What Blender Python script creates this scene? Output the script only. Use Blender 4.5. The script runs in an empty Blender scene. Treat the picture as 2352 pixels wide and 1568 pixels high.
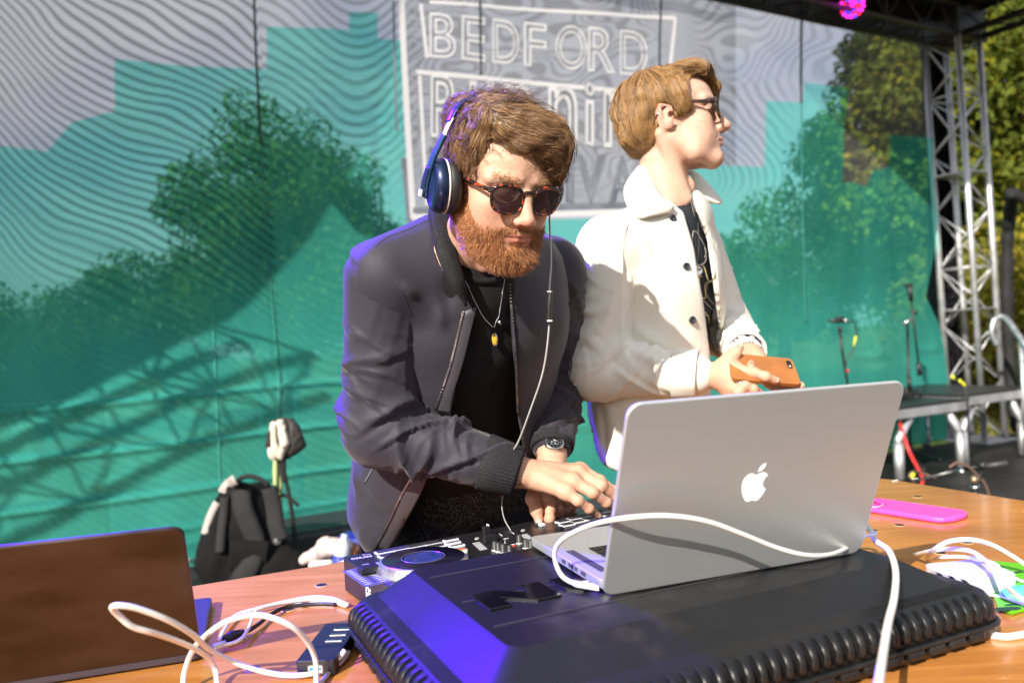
import bpy, bmesh, math, random
import numpy as np
from mathutils import Vector, Matrix
random.seed(7)
np.random.seed(7)
RNG = np.random.RandomState(11)
S = bpy.context.scene
COL = S.collection
rad = math.radians

# ---------------------------------------------------------------- camera
CAM_H = 1.28
ROLL = 0.052
CR, SR = math.cos(ROLL), math.sin(ROLL)
cam_data = bpy.data.cameras.new('camera')
cam = bpy.data.objects.new('camera', cam_data)
COL.objects.link(cam)
S.camera = cam
cam_data.sensor_width = 36.0
FPX = 1829.0
cam_data.lens = 36.0 * FPX / 2352.0
cam_data.clip_start = 0.05
cam_data.clip_end = 900.0
cam_data.dof.use_dof = True
cam_data.dof.focus_distance = 1.27
cam_data.dof.aperture_fstop = 3.6
CAM = Vector((0, 0, CAM_H))
AX_R = Vector((CR, 0, -SR)); AX_U = Vector((SR, 0, CR)); AX_F = Vector((0, 1, 0))
cam.matrix_world = Matrix((
    (AX_R.x, AX_U.x, 0, CAM.x),
    (AX_R.y, AX_U.y, -1, CAM.y),
    (AX_R.z, AX_U.z, 0, CAM.z),
    (0, 0, 0, 1)))
S.render.resolution_x = 1024
S.render.resolution_y = 682

# ---------------------------------------------------------------- sky, sun, exposure
SUN_DIR = Vector((-0.44, -0.74, 0.54)).normalized()     # towards the sun
sun_el = math.asin(SUN_DIR.z)
world = bpy.data.worlds.new('World')
S.world = world
world.use_nodes = True
wn = world.node_tree.nodes; wl = world.node_tree.links
wn.clear()
w_out = wn.new('ShaderNodeOutputWorld'); w_bg = wn.new('ShaderNodeBackground')
w_sky = wn.new('ShaderNodeTexSky')
w_sky.sky_type = 'NISHITA'
w_sky.sun_disc = False
w_sky.sun_elevation = sun_el
w_sky.sun_rotation = math.atan2(SUN_DIR.x, SUN_DIR.y)
w_sky.air_density = 1.0; w_sky.dust_density = 2.2; w_sky.ozone_density = 1.0
w_bg.inputs[1].default_value = 0.095
w_tc = wn.new('ShaderNodeTexCoord'); w_mp = wn.new('ShaderNodeMapping'); w_mp.inputs['Scale'].default_value = (1, 1, 2.6)
w_nz = wn.new('ShaderNodeTexNoise'); w_nz.inputs['Scale'].default_value = 2.6; w_nz.inputs['Detail'].default_value = 7; w_nz.inputs['Distortion'].default_value = .3
w_mr = wn.new('ShaderNodeMapRange'); w_mr.inputs[1].default_value = .36; w_mr.inputs[2].default_value = .60; w_mr.inputs[3].default_value = .25; w_mr.inputs[4].default_value = .92
w_mx = wn.new('ShaderNodeMix'); w_mx.data_type = 'RGBA'; w_mx.inputs['B'].default_value = (5.6, 5.6, 5.9, 1)
wl.new(w_tc.outputs['Generated'], w_mp.inputs[0]); wl.new(w_mp.outputs[0], w_nz.inputs['Vector']); wl.new(w_nz.outputs[0], w_mr.inputs[0]); wl.new(w_mr.outputs[0], w_mx.inputs['Factor'])
wl.new(w_sky.outputs[0], w_mx.inputs['A']); wl.new(w_mx.outputs['Result'], w_bg.inputs[0]); wl.new(w_bg.outputs[0], w_out.inputs[0])
sd = bpy.data.lights.new('sun', 'SUN')
sd.energy = 5.0; sd.angle = rad(0.5); sd.color = (1.0, 0.93, 0.82)
sun = bpy.data.objects.new('sun', sd); COL.objects.link(sun)
sun.rotation_euler = (-SUN_DIR).to_track_quat('-Z', 'Y').to_euler()
S.view_settings.view_transform = 'Standard'
S.view_settings.look = 'None'
S.view_settings.gamma = 1.0
S.view_settings.exposure = 0.75
S.view_settings.use_curve_mapping = False
S.cycles.max_bounces = 8
S.cycles.transparent_max_bounces = 16
S.cycles.use_denoising = True
S.cycles.caustics_reflective = False
S.cycles.caustics_refractive = False

# ---------------------------------------------------------------- placing helpers
def P(px, py, d):
    px, py, d = float(px), float(py), float(d)
    x = (px - 1176.0) / FPX; y = (784.0 - py) / FPX
    return CAM + d * (x * AX_R + y * AX_U + AX_F)
def onz(px, py, z):
    px, py, z = float(px), float(py), float(z)
    x = (px - 1176.0) / FPX; y = (784.0 - py) / FPX
    k = (x * AX_R + y * AX_U).z
    return P(px, py, (z - CAM_H) / k)
def proj(X, Y, Z):
    """world arrays -> photo coordinates (2352 wide) and depth"""
    d = Y
    rx = X * CR - (Z - CAM_H) * SR
    uy = X * SR + (Z - CAM_H) * CR
    return 1176.0 + FPX * rx / d, 784.0 - FPX * uy / d, d
V = Vector

# ---------------------------------------------------------------- noise
def _hash(ix, iy, iz, seed):
    h = (ix.astype(np.int64) * 374761393 + iy.astype(np.int64) * 668265263 + iz.astype(np.int64) * 2147483647 + seed * 144269) & 0xffffffff
    h = ((h ^ (h >> 13)) * 1274126177) & 0xffffffff
    h = h ^ (h >> 16)
    return (h & 0xffff) / 65535.0
def vnoise(x, y, z, seed=0):
    x, y, z = np.broadcast_arrays(np.asarray(x, float), np.asarray(y, float), np.asarray(z, float))
    ix, iy, iz = np.floor(x), np.floor(y), np.floor(z)
    fx, fy, fz = x - ix, y - iy, z - iz
    fx, fy, fz = [f * f * f * (f * (f * 6 - 15) + 10) for f in (fx, fy, fz)]
    r = 0
    for a in (0, 1):
        for b in (0, 1):
            for c in (0, 1):
                w = (fx if a else 1 - fx) * (fy if b else 1 - fy) * (fz if c else 1 - fz)
                r = r + w * _hash(ix + a, iy + b, iz + c, seed)
    return r * 2 - 1
def fnoise(x, y, z, seed=0, octv=3):
    r = 0; a = 1.0; t = 0
    for o in range(octv):
        r = r + a * vnoise(x * 2 ** o, y * 2 ** o, z * 2 ** o, seed + o * 17); t += a; a *= 0.5
    return r / t
def sstep(a, b, x):
    t = np.clip((x - a) / (b - a), 0, 1)
    return t * t * (3 - 2 * t)

# ---------------------------------------------------------------- materials
MATS = {}
def nmat(name):
    m = bpy.data.materials.new(name); m.use_nodes = True
    nt = m.node_tree
    b = nt.nodes['Principled BSDF']
    MATS[name] = m
    return m, nt, b
def lk(nt, a, b): nt.links.new(a, b)
def node(nt, t, **kw):
    n = nt.nodes.new(t)
    for k, v in kw.items():
        if k.startswith('i_'):
            n.inputs[int(k[2:]) if k[2:].isdigit() else k[2:]].default_value = v
        else:
            setattr(n, k, v)
    return n
def mat(name, col, rough=0.5, metal=0.0, var=0.12, vscale=20.0, bump=0.0, bscale=80.0, spec=0.5, coat=0.0, sheen=0.0, rvar=0.0, sss=0.0, emit=None, estr=0.0, stretch=None):
    """principled with slight procedural colour variation, roughness variation and bump"""
    if name in MATS: return MATS[name]
    m, nt, b = nmat(name)
    c4 = (col[0], col[1], col[2], 1)
    tc = node(nt, 'ShaderNodeTexCoord')
    src = tc.outputs['Object']
    if stretch:
        mp = node(nt, 'ShaderNodeMapping'); mp.inputs['Scale'].default_value = stretch
        lk(nt, src, mp.inputs[0]); src = mp.outputs[0]
    if var > 0:
        nz = node(nt, 'ShaderNodeTexNoise'); nz.inputs['Scale'].default_value = vscale; nz.inputs['Detail'].default_value = 5
        lk(nt, src, nz.inputs['Vector'])
        mr = node(nt, 'ShaderNodeMapRange'); mr.inputs[1].default_value = .25; mr.inputs[2].default_value = .75
        mr.inputs[3].default_value = 1 - var; mr.inputs[4].default_value = 1 + var
        lk(nt, nz.outputs[0], mr.inputs[0])
        mx = node(nt, 'ShaderNodeVectorMath', operation='SCALE'); mx.inputs[0].default_value = col
        lk(nt, mr.outputs[0], mx.inputs['Scale']); lk(nt, mx.outputs[0], b.inputs['Base Color'])
        if rvar > 0:
            m2 = node(nt, 'ShaderNodeMapRange'); m2.inputs[1].default_value = .3; m2.inputs[2].default_value = .7
            m2.inputs[3].default_value = max(0, rough - rvar); m2.inputs[4].default_value = rough + rvar
            lk(nt, nz.outputs[0], m2.inputs[0]); lk(nt, m2.outputs[0], b.inputs['Roughness'])
    else:
        b.inputs['Base Color'].default_value = c4
    if rvar == 0 or var == 0: b.inputs['Roughness'].default_value = rough
    b.inputs['Metallic'].default_value = metal
    b.inputs['Specular IOR Level'].default_value = spec
    b.inputs['Coat Weight'].default_value = coat
    b.inputs['Coat Roughness'].default_value = 0.12
    b.inputs['Sheen Weight'].default_value = sheen
    if sss > 0:
        b.inputs['Subsurface Weight'].default_value = sss
        b.inputs['Subsurface Radius'].default_value = (0.012, 0.005, 0.003)
        b.inputs['Subsurface Scale'].default_value = 0.5
    if bump > 0:
        nb = node(nt, 'ShaderNodeTexNoise'); nb.inputs['Scale'].default_value = bscale; nb.inputs['Detail'].default_value = 6
        lk(nt, src, nb.inputs['Vector'])
        bp = node(nt, 'ShaderNodeBump'); bp.inputs['Strength'].default_value = bump; bp.inputs['Distance'].default_value = 0.002
        lk(nt, nb.outputs[0], bp.inputs['Height']); lk(nt, bp.outputs[0], b.inputs['Normal'])
    if emit:
        b.inputs['Emission Color'].default_value = (*emit, 1); b.inputs['Emission Strength'].default_value = estr
    return m

# ---------------------------------------------------------------- object helpers
def mesh_obj(name, me, m=None, parent=None, smooth=None):
    o = bpy.data.objects.new(name, me); COL.objects.link(o)
    if m is not None:
        for q in (m if isinstance(m, (list, tuple)) else [m]): me.materials.append(q)
    if parent is not None:
        o.parent = parent
        if parent.type == 'EMPTY': o.matrix_parent_inverse = Matrix.Translation(-parent.location)
    return o
def raw(name, verts, faces, m=None, parent=None, smooth=True):
    me = bpy.data.meshes.new(name)
    if isinstance(verts, np.ndarray):
        n = len(verts); k = faces.shape[1]; f = len(faces)
        me.vertices.add(n); me.vertices.foreach_set('co', verts.astype(np.float32).ravel())
        me.loops.add(f * k); me.loops.foreach_set('vertex_index', faces.astype(np.int32).ravel())
        me.polygons.add(f); me.polygons.foreach_set('loop_start', np.arange(0, f * k, k, dtype=np.int32))
        me.update(calc_edges=True); me.validate()
    else:
        me.from_pydata([tuple(v) for v in verts], [], [tuple(f) for f in faces]); me.update()
    me.polygons.foreach_set('use_smooth', [smooth] * len(me.polygons))
    return mesh_obj(name, me, m, parent)
def tag(o, label=None, cat=None, group=None, kind=None):
    if label: o['label'] = label
    if cat: o['category'] = cat
    if group: o['group'] = group
    if kind: o['kind'] = kind
    return o
def thing(name, label, cat, loc=(0, 0, 0), group=None, kind=None):
    o = bpy.data.objects.new(name, None); COL.objects.link(o); o.location = loc
    o.empty_display_size = 0.05
    ROOTS.append(o)
    return tag(o, label, cat, group, kind)
ROOTS = []

class MB:
    """collects shapes (world coordinates) and links them as ONE mesh object"""
    def __init__(s): s.v = []; s.f = []; s.sm = []
    def add(s, vs, fs, smooth=False):
        o = len(s.v); s.v += [tuple(v) for v in vs]; s.f += [tuple(i + o for i in f) for f in fs]; s.sm += [smooth] * len(fs)
        return s
    def box(s, c, size, ax=None, bev=0.0):
        """ax: three axes (vectors)"""
        if ax is None: ax = (V((1, 0, 0)), V((0, 1, 0)), V((0, 0, 1)))
        c = V(c); h = [q / 2 for q in size]
        if bev <= 0:
            vs = [c + ax[0] * (h[0] * a) + ax[1] * (h[1] * b) + ax[2] * (h[2] * d) for a in (-1, 1) for b in (-1, 1) for d in (-1, 1)]
            return s.add(vs, [(0, 1, 3, 2), (4, 6, 7, 5), (0, 4, 5, 1), (2, 3, 7, 6), (0, 2, 6, 4), (1, 5, 7, 3)])
        bm = bmesh.new(); bmesh.ops.create_cube(bm, size=1.0)
        for v in bm.verts: v.co = V((v.co.x * size[0], v.co.y * size[1], v.co.z * size[2]))
        bmesh.ops.bevel(bm, geom=list(bm.edges), offset=bev, segments=2, affect='EDGES', profile=0.5, clamp_overlap=True)
        bm.verts.index_update()
        vs = [c + ax[0] * v.co.x + ax[1] * v.co.y + ax[2] * v.co.z for v in bm.verts]
        fs = [[v.index for v in f.verts] for f in bm.faces]
        bm.free()
        return s.add(vs, fs)
    def prism(s, poly, base, ax, ay, az, h, bev=0.0, segs=2):
        """poly: 2D list in (ax, ay), extruded by h along az"""
        bm = bmesh.new()
        vs = [bm.verts.new((p[0], p[1], 0)) for p in poly]
        f = bm.faces.new(vs)
        if f.normal.z < 0: f.normal_flip()
        r = bmesh.ops.extrude_face_region(bm, geom=[f])
        for g in r['geom']:
            if isinstance(g, bmesh.types.BMVert): g.co.z += h
        bmesh.ops.recalc_face_normals(bm, faces=list(bm.faces))
        if bev > 0:
            bmesh.ops.bevel(bm, geom=[e for e in bm.edges], offset=bev, segments=segs, affect='EDGES', profile=0.5, clamp_overlap=True)
        bm.verts.index_update()
        base = V(base)
        out = [base + ax * v.co.x + ay * v.co.y + az * v.co.z for v in bm.verts]
        fs = [[v.index for v in f.verts] for f in bm.faces]
        bm.free()
        return s.add(out, fs)
    def tube(s, pts, r, n=10, cap=True):
        pts = [V(p) for p in pts]
        rs = r if isinstance(r, (list, tuple)) else [r] * len(pts)
        T = []
        for i in range(len(pts)):
            a = pts[max(0, i - 1)]; b = pts[min(len(pts) - 1, i + 1)]
            T.append((b - a).normalized() if (b - a).length > 1e-9 else V((0, 0, 1)))
        up = V((0, 0, 1)) if abs(T[0].z) < .9 else V((1, 0, 0))
        nrm = (up - T[0] * up.dot(T[0])).normalized()
        vs = []; fs = []
        for i, p in enumerate(pts):
            nrm = (nrm - T[i] * nrm.dot(T[i]))
            nrm = nrm.normalized() if nrm.length > 1e-9 else T[i].orthogonal().normalized()
            bn = T[i].cross(nrm)
            for k in range(n):
                a = 2 * math.pi * k / n
                vs.append(p + (nrm * math.cos(a) + bn * math.sin(a)) * rs[i])
        for i in range(len(pts) - 1):
            for k in range(n):
                k2 = (k + 1) % n
                fs.append((i * n + k, i * n + k2, (i + 1) * n + k2, (i + 1) * n + k))
        if cap:
            fs.append(tuple(range(n))[::-1]); fs.append(tuple((len(pts) - 1) * n + k for k in range(n)))
        return s.add(vs, fs, True)
    def lathe(s, prof, base, ax, n=32, cap=False):
        """prof: list of (r, h) along axis ax"""
        ax = V(ax).normalized(); a0 = ax.orthogonal().normalized(); b0 = ax.cross(a0)
        base = V(base); vs = []; fs = []
        for (r, h) in prof:
            for k in range(n):
                a = 2 * math.pi * k / n
                vs.append(base + ax * h + (a0 * math.cos(a) + b0 * math.sin(a)) * r)
        for i in range(len(prof) - 1):
            for k in range(n):
                k2 = (k + 1) % n
                fs.append((i * n + k, i * n + k2, (i + 1) * n + k2, (i + 1) * n + k))
        if cap:
            fs.append(tuple(range(n))[::-1]); fs.append(tuple((len(prof) - 1) * n + k for k in range(n)))
        return s.add(vs, fs, True)
    def ball(s, c, r, n=12):
        c = V(c); rr = r if isinstance(r, (tuple, list)) else (r, r, r)
        bm = bmesh.new(); bmesh.ops.create_uvsphere(bm, u_segments=n, v_segments=max(4, n // 2 + 1), radius=1.0)
        bm.verts.index_update()
        vs = [c + V((v.co.x * rr[0], v.co.y * rr[1], v.co.z * rr[2])) for v in bm.verts]
        fs = [[v.index for v in f.verts] for f in bm.faces]; bm.free()
        return s.add(vs, fs, True)
    def strip(s, rows, closed=False):
        """rows: list of equally long point lists -> grid"""
        m = len(rows[0]); vs = [p for r in rows for p in r]; fs = []
        for i in range(len(rows) - 1):
            for k in range(m - 1 + (1 if closed else 0)):
                k2 = (k + 1) % m
                fs.append((i * m + k, i * m + k2, (i + 1) * m + k2, (i + 1) * m + k))
        return s.add(vs, fs, True)
    def build(s, name, m, parent=None, solid=None):
        me = bpy.data.meshes.new(name)
        me.from_pydata(s.v, [], s.f); me.update()
        me.polygons.foreach_set('use_smooth', s.sm)
        o = mesh_obj(name, me, m, parent)
        if solid:
            md = o.modifiers.new('s', 'SOLIDIFY'); md.thickness = solid; md.offset = 0
        return o
def spl(pts, n=12):
    """Catmull-Rom through points"""
    pts = [V(p) for p in pts]; out = []
    q = [pts[0] * 2 - pts[1]] + pts + [pts[-1] * 2 - pts[-2]]
    for i in range(1, len(q) - 2):
        p0, p1, p2, p3 = q[i - 1], q[i], q[i + 1], q[i + 2]
        for k in range(n):
            t = k / n
            out.append(0.5 * ((2 * p1) + (p2 - p0) * t + (2 * p0 - 5 * p1 + 4 * p2 - p3) * t * t + (3 * p1 - p0 - 3 * p2 + p3) * t ** 3))
    out.append(pts[-1]); return out

# ---------------------------------------------------------------- implicit shapes (numpy) + surface nets
def smin(a, b, k):
    if k <= 0: return np.minimum(a, b)
    h = np.maximum(k - np.abs(a - b), 0) / k
    return np.minimum(a, b) - h * h * k * 0.25
def cap(p0, p1, r0, r1=None):
    r1 = r0 if r1 is None else r1
    p0 = np.array(p0, float); p1 = np.array(p1, float); d = p1 - p0; L2 = max(float(d @ d), 1e-12)
    def f(x, y, z):
        ax, ay, az = x - p0[0], y - p0[1], z - p0[2]
        t = np.clip((ax * d[0] + ay * d[1] + az * d[2]) / L2, 0, 1)
        return np.sqrt((ax - t * d[0]) ** 2 + (ay - t * d[1]) ** 2 + (az - t * d[2]) ** 2) - (r0 + (r1 - r0) * t)
    R = max(r0, r1)
    return f, np.minimum(p0, p1) - R, np.maximum(p0, p1) + R
def ell(c, r, M=None):
    """ellipsoid; M: 3x3 whose rows are its axes"""
    c = np.array(c, float); r = np.array(r, float)
    Mx = np.eye(3) if M is None else np.array(M, float)
    def f(x, y, z):
        a, b, g = x - c[0], y - c[1], z - c[2]
        q = [(Mx[i][0] * a + Mx[i][1] * b + Mx[i][2] * g) for i in range(3)]
        k0 = np.sqrt((q[0] / r[0]) ** 2 + (q[1] / r[1]) ** 2 + (q[2] / r[2]) ** 2)
        k1 = np.sqrt((q[0] / r[0] ** 2) ** 2 + (q[1] / r[1] ** 2) ** 2 + (q[2] / r[2] ** 2) ** 2)
        return k0 * (k0 - 1) / np.maximum(k1, 1e-6)
    R = r.max()
    if M is None: return f, c - r, c + r
    return f, c - R, c + R
def ecap(p0, p1, side, a0, b0, a1, b1):
    """elliptic tapered capsule: half-width a along 'side', half-depth b across"""
    p0 = np.array(p0, float); p1 = np.array(p1, float); d = p1 - p0; L = np.linalg.norm(d); t_ = d / L
    s = np.array(side, float); s = s - t_ * (s @ t_); s /= np.linalg.norm(s); w = np.cross(t_, s)
    def f(x, y, z):
        ax, ay, az = x - p0[0], y - p0[1], z - p0[2]
        h = ax * t_[0] + ay * t_[1] + az * t_[2]
        t = np.clip(h / L, 0, 1)
        e = h - t * L
        q = ax * s[0] + ay * s[1] + az * s[2]
        g = ax * w[0] + ay * w[1] + az * w[2]
        a = a0 + (a1 - a0) * t; b = b0 + (b1 - b0) * t
        m = np.minimum(a, b)
        k0 = np.sqrt((q / a) ** 2 + (g / b) ** 2 + (e / m) ** 2)
        k1 = np.sqrt((q / a ** 2) ** 2 + (g / b ** 2) ** 2 + (e / m ** 2) ** 2)
        return k0 * (k0 - 1) / np.maximum(k1, 1e-6)
    R = max(a0, b0, a1, b1)
    return f, np.minimum(p0, p1) - R, np.maximum(p0, p1) + R
def halfspace(p, n):
    p = np.array(p, float); n = np.array(n, float); n = n / np.linalg.norm(n)
    return (lambda x, y, z: (x - p[0]) * n[0] + (y - p[1]) * n[1] + (z - p[2]) * n[2]), None, None
def polysdf(poly, qx, qy):
    """signed distance (negative inside) to a 2D polygon"""
    d = np.full(np.broadcast(qx, qy).shape, 1e9); ins = np.zeros(d.shape, bool)
    n = len(poly)
    for i in range(n):
        ax, ay = poly[i]; bx, by = poly[(i + 1) % n]
        ex, ey = bx - ax, by - ay
        wx, wy = qx - ax, qy - ay
        t = np.clip((wx * ex + wy * ey) / max(ex * ex + ey * ey, 1e-9), 0, 1)
        d = np.minimum(d, (wx - ex * t) ** 2 + (wy - ey * t) ** 2)
        c = ((ay > qy) != (by > qy)) & (qx < (bx - ax) * (qy - ay) / ((by - ay) if abs(by - ay) > 1e-9 else 1e-9) + ax)
        ins ^= c
    d = np.sqrt(d)
    return np.where(ins, -d, d)
def outline(poly, dref):
    """a garment's outline: prism through the place the person stands in (metres)"""
    def f(x, y, z):
        px, py, d = proj(x, y, z)
        sh = np.broadcast(px, py).shape
        px = np.broadcast_to(px, sh); py = np.broadcast_to(py, sh)
        return polysdf(poly, px, py) * (dref / FPX)
    return f, None, None
class Shape:
    def __init__(s): s.ops = []
    def add(s, p, k=0.0): s.ops.append(('u', p, k)); return s
    def cut(s, p, k=0.0): s.ops.append(('s', p, k)); return s
    def keep(s, p, k=0.0): s.ops.append(('i', p, k)); return s
    def ev(s, x, y, z):
        D = None
        for op, (f, lo, hi), k in s.ops:
            e = f(x, y, z)
            if D is None: D = e
            elif op == 'u': D = smin(D, e, k)
            elif op == 's': D = -smin(-D, e, k)
            else: D = -smin(-D, -e, k)
        return D
    def grid(s, lo, hi, h):
        lo = np.array(lo, float); hi = np.array(hi, float)
        n = np.ceil((hi - lo) / h).astype(int) + 1
        ax = [(lo[i] + h * np.arange(n[i])).astype(np.float32) for i in range(3)]
        D = np.full(n, 50 * h, np.float32)
        for op, (f, l, g), k in s.ops:
            if l is None: sl = [slice(0, n[i]) for i in range(3)]
            else:
                m = k + 3 * h
                a = np.clip(np.floor((l - m - lo) / h).astype(int), 0, n); b = np.clip(np.ceil((g + m - lo) / h).astype(int) + 1, 0, n)
                sl = [slice(a[i], b[i]) for i in range(3)]
                if any(b[i] <= a[i] for i in range(3)): continue
            X = ax[0][sl[0]][:, None, None]; Y = ax[1][sl[1]][None, :, None]; Z = ax[2][sl[2]][None, None, :]
            e = f(X, Y, Z)
            Q = D[sl[0], sl[1], sl[2]]
            if op == 'u': r = smin(Q, e, k)
            elif op == 's': r = -smin(-Q, e, k)
            else: r = -smin(-Q, -e, k)
            D[sl[0], sl[1], sl[2]] = r
        D[0] = D[-1] = 50 * h; D[:, 0] = D[:, -1] = 50 * h; D[:, :, 0] = D[:, :, -1] = 50 * h
        return nets(D, lo, h)
def nets(D, lo, h):
    c = [D[a:D.shape[0] - 1 + a, b:D.shape[1] - 1 + b, g:D.shape[2] - 1 + g] for a in (0, 1) for b in (0, 1) for g in (0, 1)]
    s = [q < 0 for q in c]
    cnt = sum(q.astype(np.int8) for q in s)
    act = (cnt > 0) & (cnt < 8)
    I = np.argwhere(act)
    idx = np.full(act.shape, -1, np.int32); idx[act] = np.arange(len(I))
    offs = np.array([(a, b, g) for a in (0, 1) for b in (0, 1) for g in (0, 1)], float)
    vals = [q[act] for q in c]
    acc = np.zeros((len(I), 3)); num = np.zeros(len(I))
    for i in range(8):
        for j in range(i + 1, 8):
            if np.abs(offs[i] - offs[j]).sum() != 1: continue
            a, b = vals[i], vals[j]
            m = (a < 0) != (b < 0)
            t = np.where(m, a / np.where(m, a - b, 1), 0)
            acc += np.where(m[:, None], offs[i] + t[:, None] * (offs[j] - offs[i]), 0); num += m
    pos = lo + h * (I + acc / num[:, None])
    Sg = D < 0
    F = []
    for ax in range(3):
        o = [(1, 2), (2, 0), (0, 1)][ax]
        A = [slice(0, None)] * 3; B = [slice(0, None)] * 3
        A[ax] = slice(0, -1); B[ax] = slice(1, None)
        ch = Sg[tuple(A)] != Sg[tuple(B)]
        E = np.argwhere(ch)
        flip = Sg[tuple(A)][ch]
        q = []
        for (da, db) in ((-1, -1), (0, -1), (0, 0), (-1, 0)):
            e = E.copy(); e[:, o[0]] += da; e[:, o[1]] += db
            q.append(idx[e[:, 0], e[:, 1], e[:, 2]])
        q = np.stack(q, 1)
        q[~flip] = q[~flip][:, ::-1]
        F.append(q)
    F = np.concatenate(F)
    F = F[(F >= 0).all(1)]
    return pos, F
def vnormals(v, f):
    n = np.zeros_like(v)
    a = np.cross(v[f[:, 2]] - v[f[:, 0]], v[f[:, 3]] - v[f[:, 1]])
    for k in range(4): np.add.at(n, f[:, k], a)
    return n / np.maximum(np.linalg.norm(n, axis=1, keepdims=True), 1e-12)
def relax(v, f, it=1, w=0.5):
    for _ in range(it):
        s = np.zeros_like(v); c = np.zeros(len(v))
        for k in range(4):
            a, b = f[:, k], f[:, (k + 1) % 4]
            np.add.at(s, a, v[b]); np.add.at(s, b, v[a]); np.add.at(c, a, 1); np.add.at(c, b, 1)
        v = v * (1 - w) + w * s / np.maximum(c, 1)[:, None]
    return v
def attr(o, name, col):
    a = o.data.color_attributes.new(name, 'FLOAT_COLOR', 'POINT')
    c = np.ones((len(o.data.vertices), 4), np.float32); c[:, :3] = col
    a.data.foreach_set('color', c.ravel())
# ================================================================ SETTING
eu = V((.908, .419, 0)); ev_ = V((-.419, .908, 0))            # table / stage directions: along, away
E2 = V((.883, .469, 0)); N2 = V((.469, -.883, 0))             # backdrop: along, towards the camera
UP = V((0, 0, 1))
# ---- stage floor
flm, nt, b = nmat('stage_floor')
tc = node(nt, 'ShaderNodeTexCoord')
nz = node(nt, 'ShaderNodeTexNoise'); nz.inputs['Scale'].default_value = 2.2; nz.inputs['Detail'].default_value = 8; lk(nt, tc.outputs['Object'], nz.inputs['Vector'])
n3 = node(nt, 'ShaderNodeTexNoise'); n3.inputs['Scale'].default_value = 60; n3.inputs['Detail'].default_value = 6; lk(nt, tc.outputs['Object'], n3.inputs['Vector'])
mx = node(nt, 'ShaderNodeMix', data_type='RGBA'); mx.inputs['A'].default_value = (.008, .008, .009, 1); mx.inputs['B'].default_value = (.026, .024, .023, 1)
mr = node(nt, 'ShaderNodeMapRange'); mr.inputs[1].default_value = .42; mr.inputs[2].default_value = .75; lk(nt, nz.outputs[0], mr.inputs[0]); lk(nt, mr.outputs[0], mx.inputs['Factor'])
lk(nt, mx.outputs['Result'], b.inputs['Base Color']); b.inputs['Roughness'].default_value = .5; b.inputs['Specular IOR Level'].default_value = .35
bp = node(nt, 'ShaderNodeBump'); bp.inputs['Strength'].default_value = .25; bp.inputs['Distance'].default_value = .002; lk(nt, n3.outputs[0], bp.inputs['Height']); lk(nt, bp.outputs[0], b.inputs['Normal'])
def uvp(u, v_, z=0): return eu * u + ev_ * v_ + UP * z
def plank(mb, u0, u1, v0, v1, z0, z1): mb.box(uvp((u0 + u1) / 2, (v0 + v1) / 2, (z0 + z1) / 2), (u1 - u0, v1 - v0, z1 - z0), (eu, ev_, UP), bev=.004)
sf = thing('stage_floor', None, None, tuple(uvp(2, 1.5, -.1)), kind='structure')
for i in range(-3, 6):
    for j in range(-2, 3):
        mb = MB(); u0, v0 = i * 2.0 + .35, j * 1.9 + .33
        u1 = min(u0 + 1.994, 10.0)
        v1 = min(v0 + 1.894, 5.62 if u0 < 6.0 else 5.62)
        if v0 > v1: continue
        plank(mb, u0, u1, v0, v1, -.04, 0 - .0015 * ((i * 7 + j * 3) % 3))
        mb.build('deck_panel', flm, sf)
mb = MB(); mb.box(uvp(2.5, 1.0, -.32), (17.6, 9.0, .5), (eu, ev_, UP)); mb.build('deck_frame', mat('dark_steel', (.03, .03, .032), .6, metal=.4), sf)
# ---- grass field
gm, nt, b = nmat('grass_field')
tc = node(nt, 'ShaderNodeTexCoord'); nz = node(nt, 'ShaderNodeTexNoise'); nz.inputs['Scale'].default_value = .6; nz.inputs['Detail'].default_value = 10; lk(nt, tc.outputs['Object'], nz.inputs['Vector'])
cr = node(nt, 'ShaderNodeValToRGB'); cr.color_ramp.elements[0].position = .35; cr.color_ramp.elements[0].color = (.075, .095, .018, 1); cr.color_ramp.elements[1].position = .68; cr.color_ramp.elements[1].color = (.26, .21, .07, 1)
lk(nt, nz.outputs[0], cr.inputs[0]); lk(nt, cr.outputs[0], b.inputs['Base Color']); b.inputs['Roughness'].default_value = .9; b.inputs['Specular IOR Level'].default_value = .1
n_ = 90; xs = np.sign(np.linspace(-1, 1, n_)) * np.abs(np.linspace(-1, 1, n_)) ** 2.2 * 420
gx, gy = np.meshgrid(xs, xs + 6); gz = -.55 + .12 * vnoise(gx * .15, gy * .15, 0 * gx, 5) * sstep(9, 14, np.hypot(gx - 1.5, gy - 2))
gv_ = np.stack([gx.ravel(), gy.ravel(), gz.ravel()], 1); ii = np.arange(n_ * n_).reshape(n_, n_)
gf_ = np.stack([ii[:-1, :-1], ii[:-1, 1:], ii[1:, 1:], ii[1:, :-1]], -1).reshape(-1, 4)
tag(raw('ground', gv_, gf_, gm), kind='structure')
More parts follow.
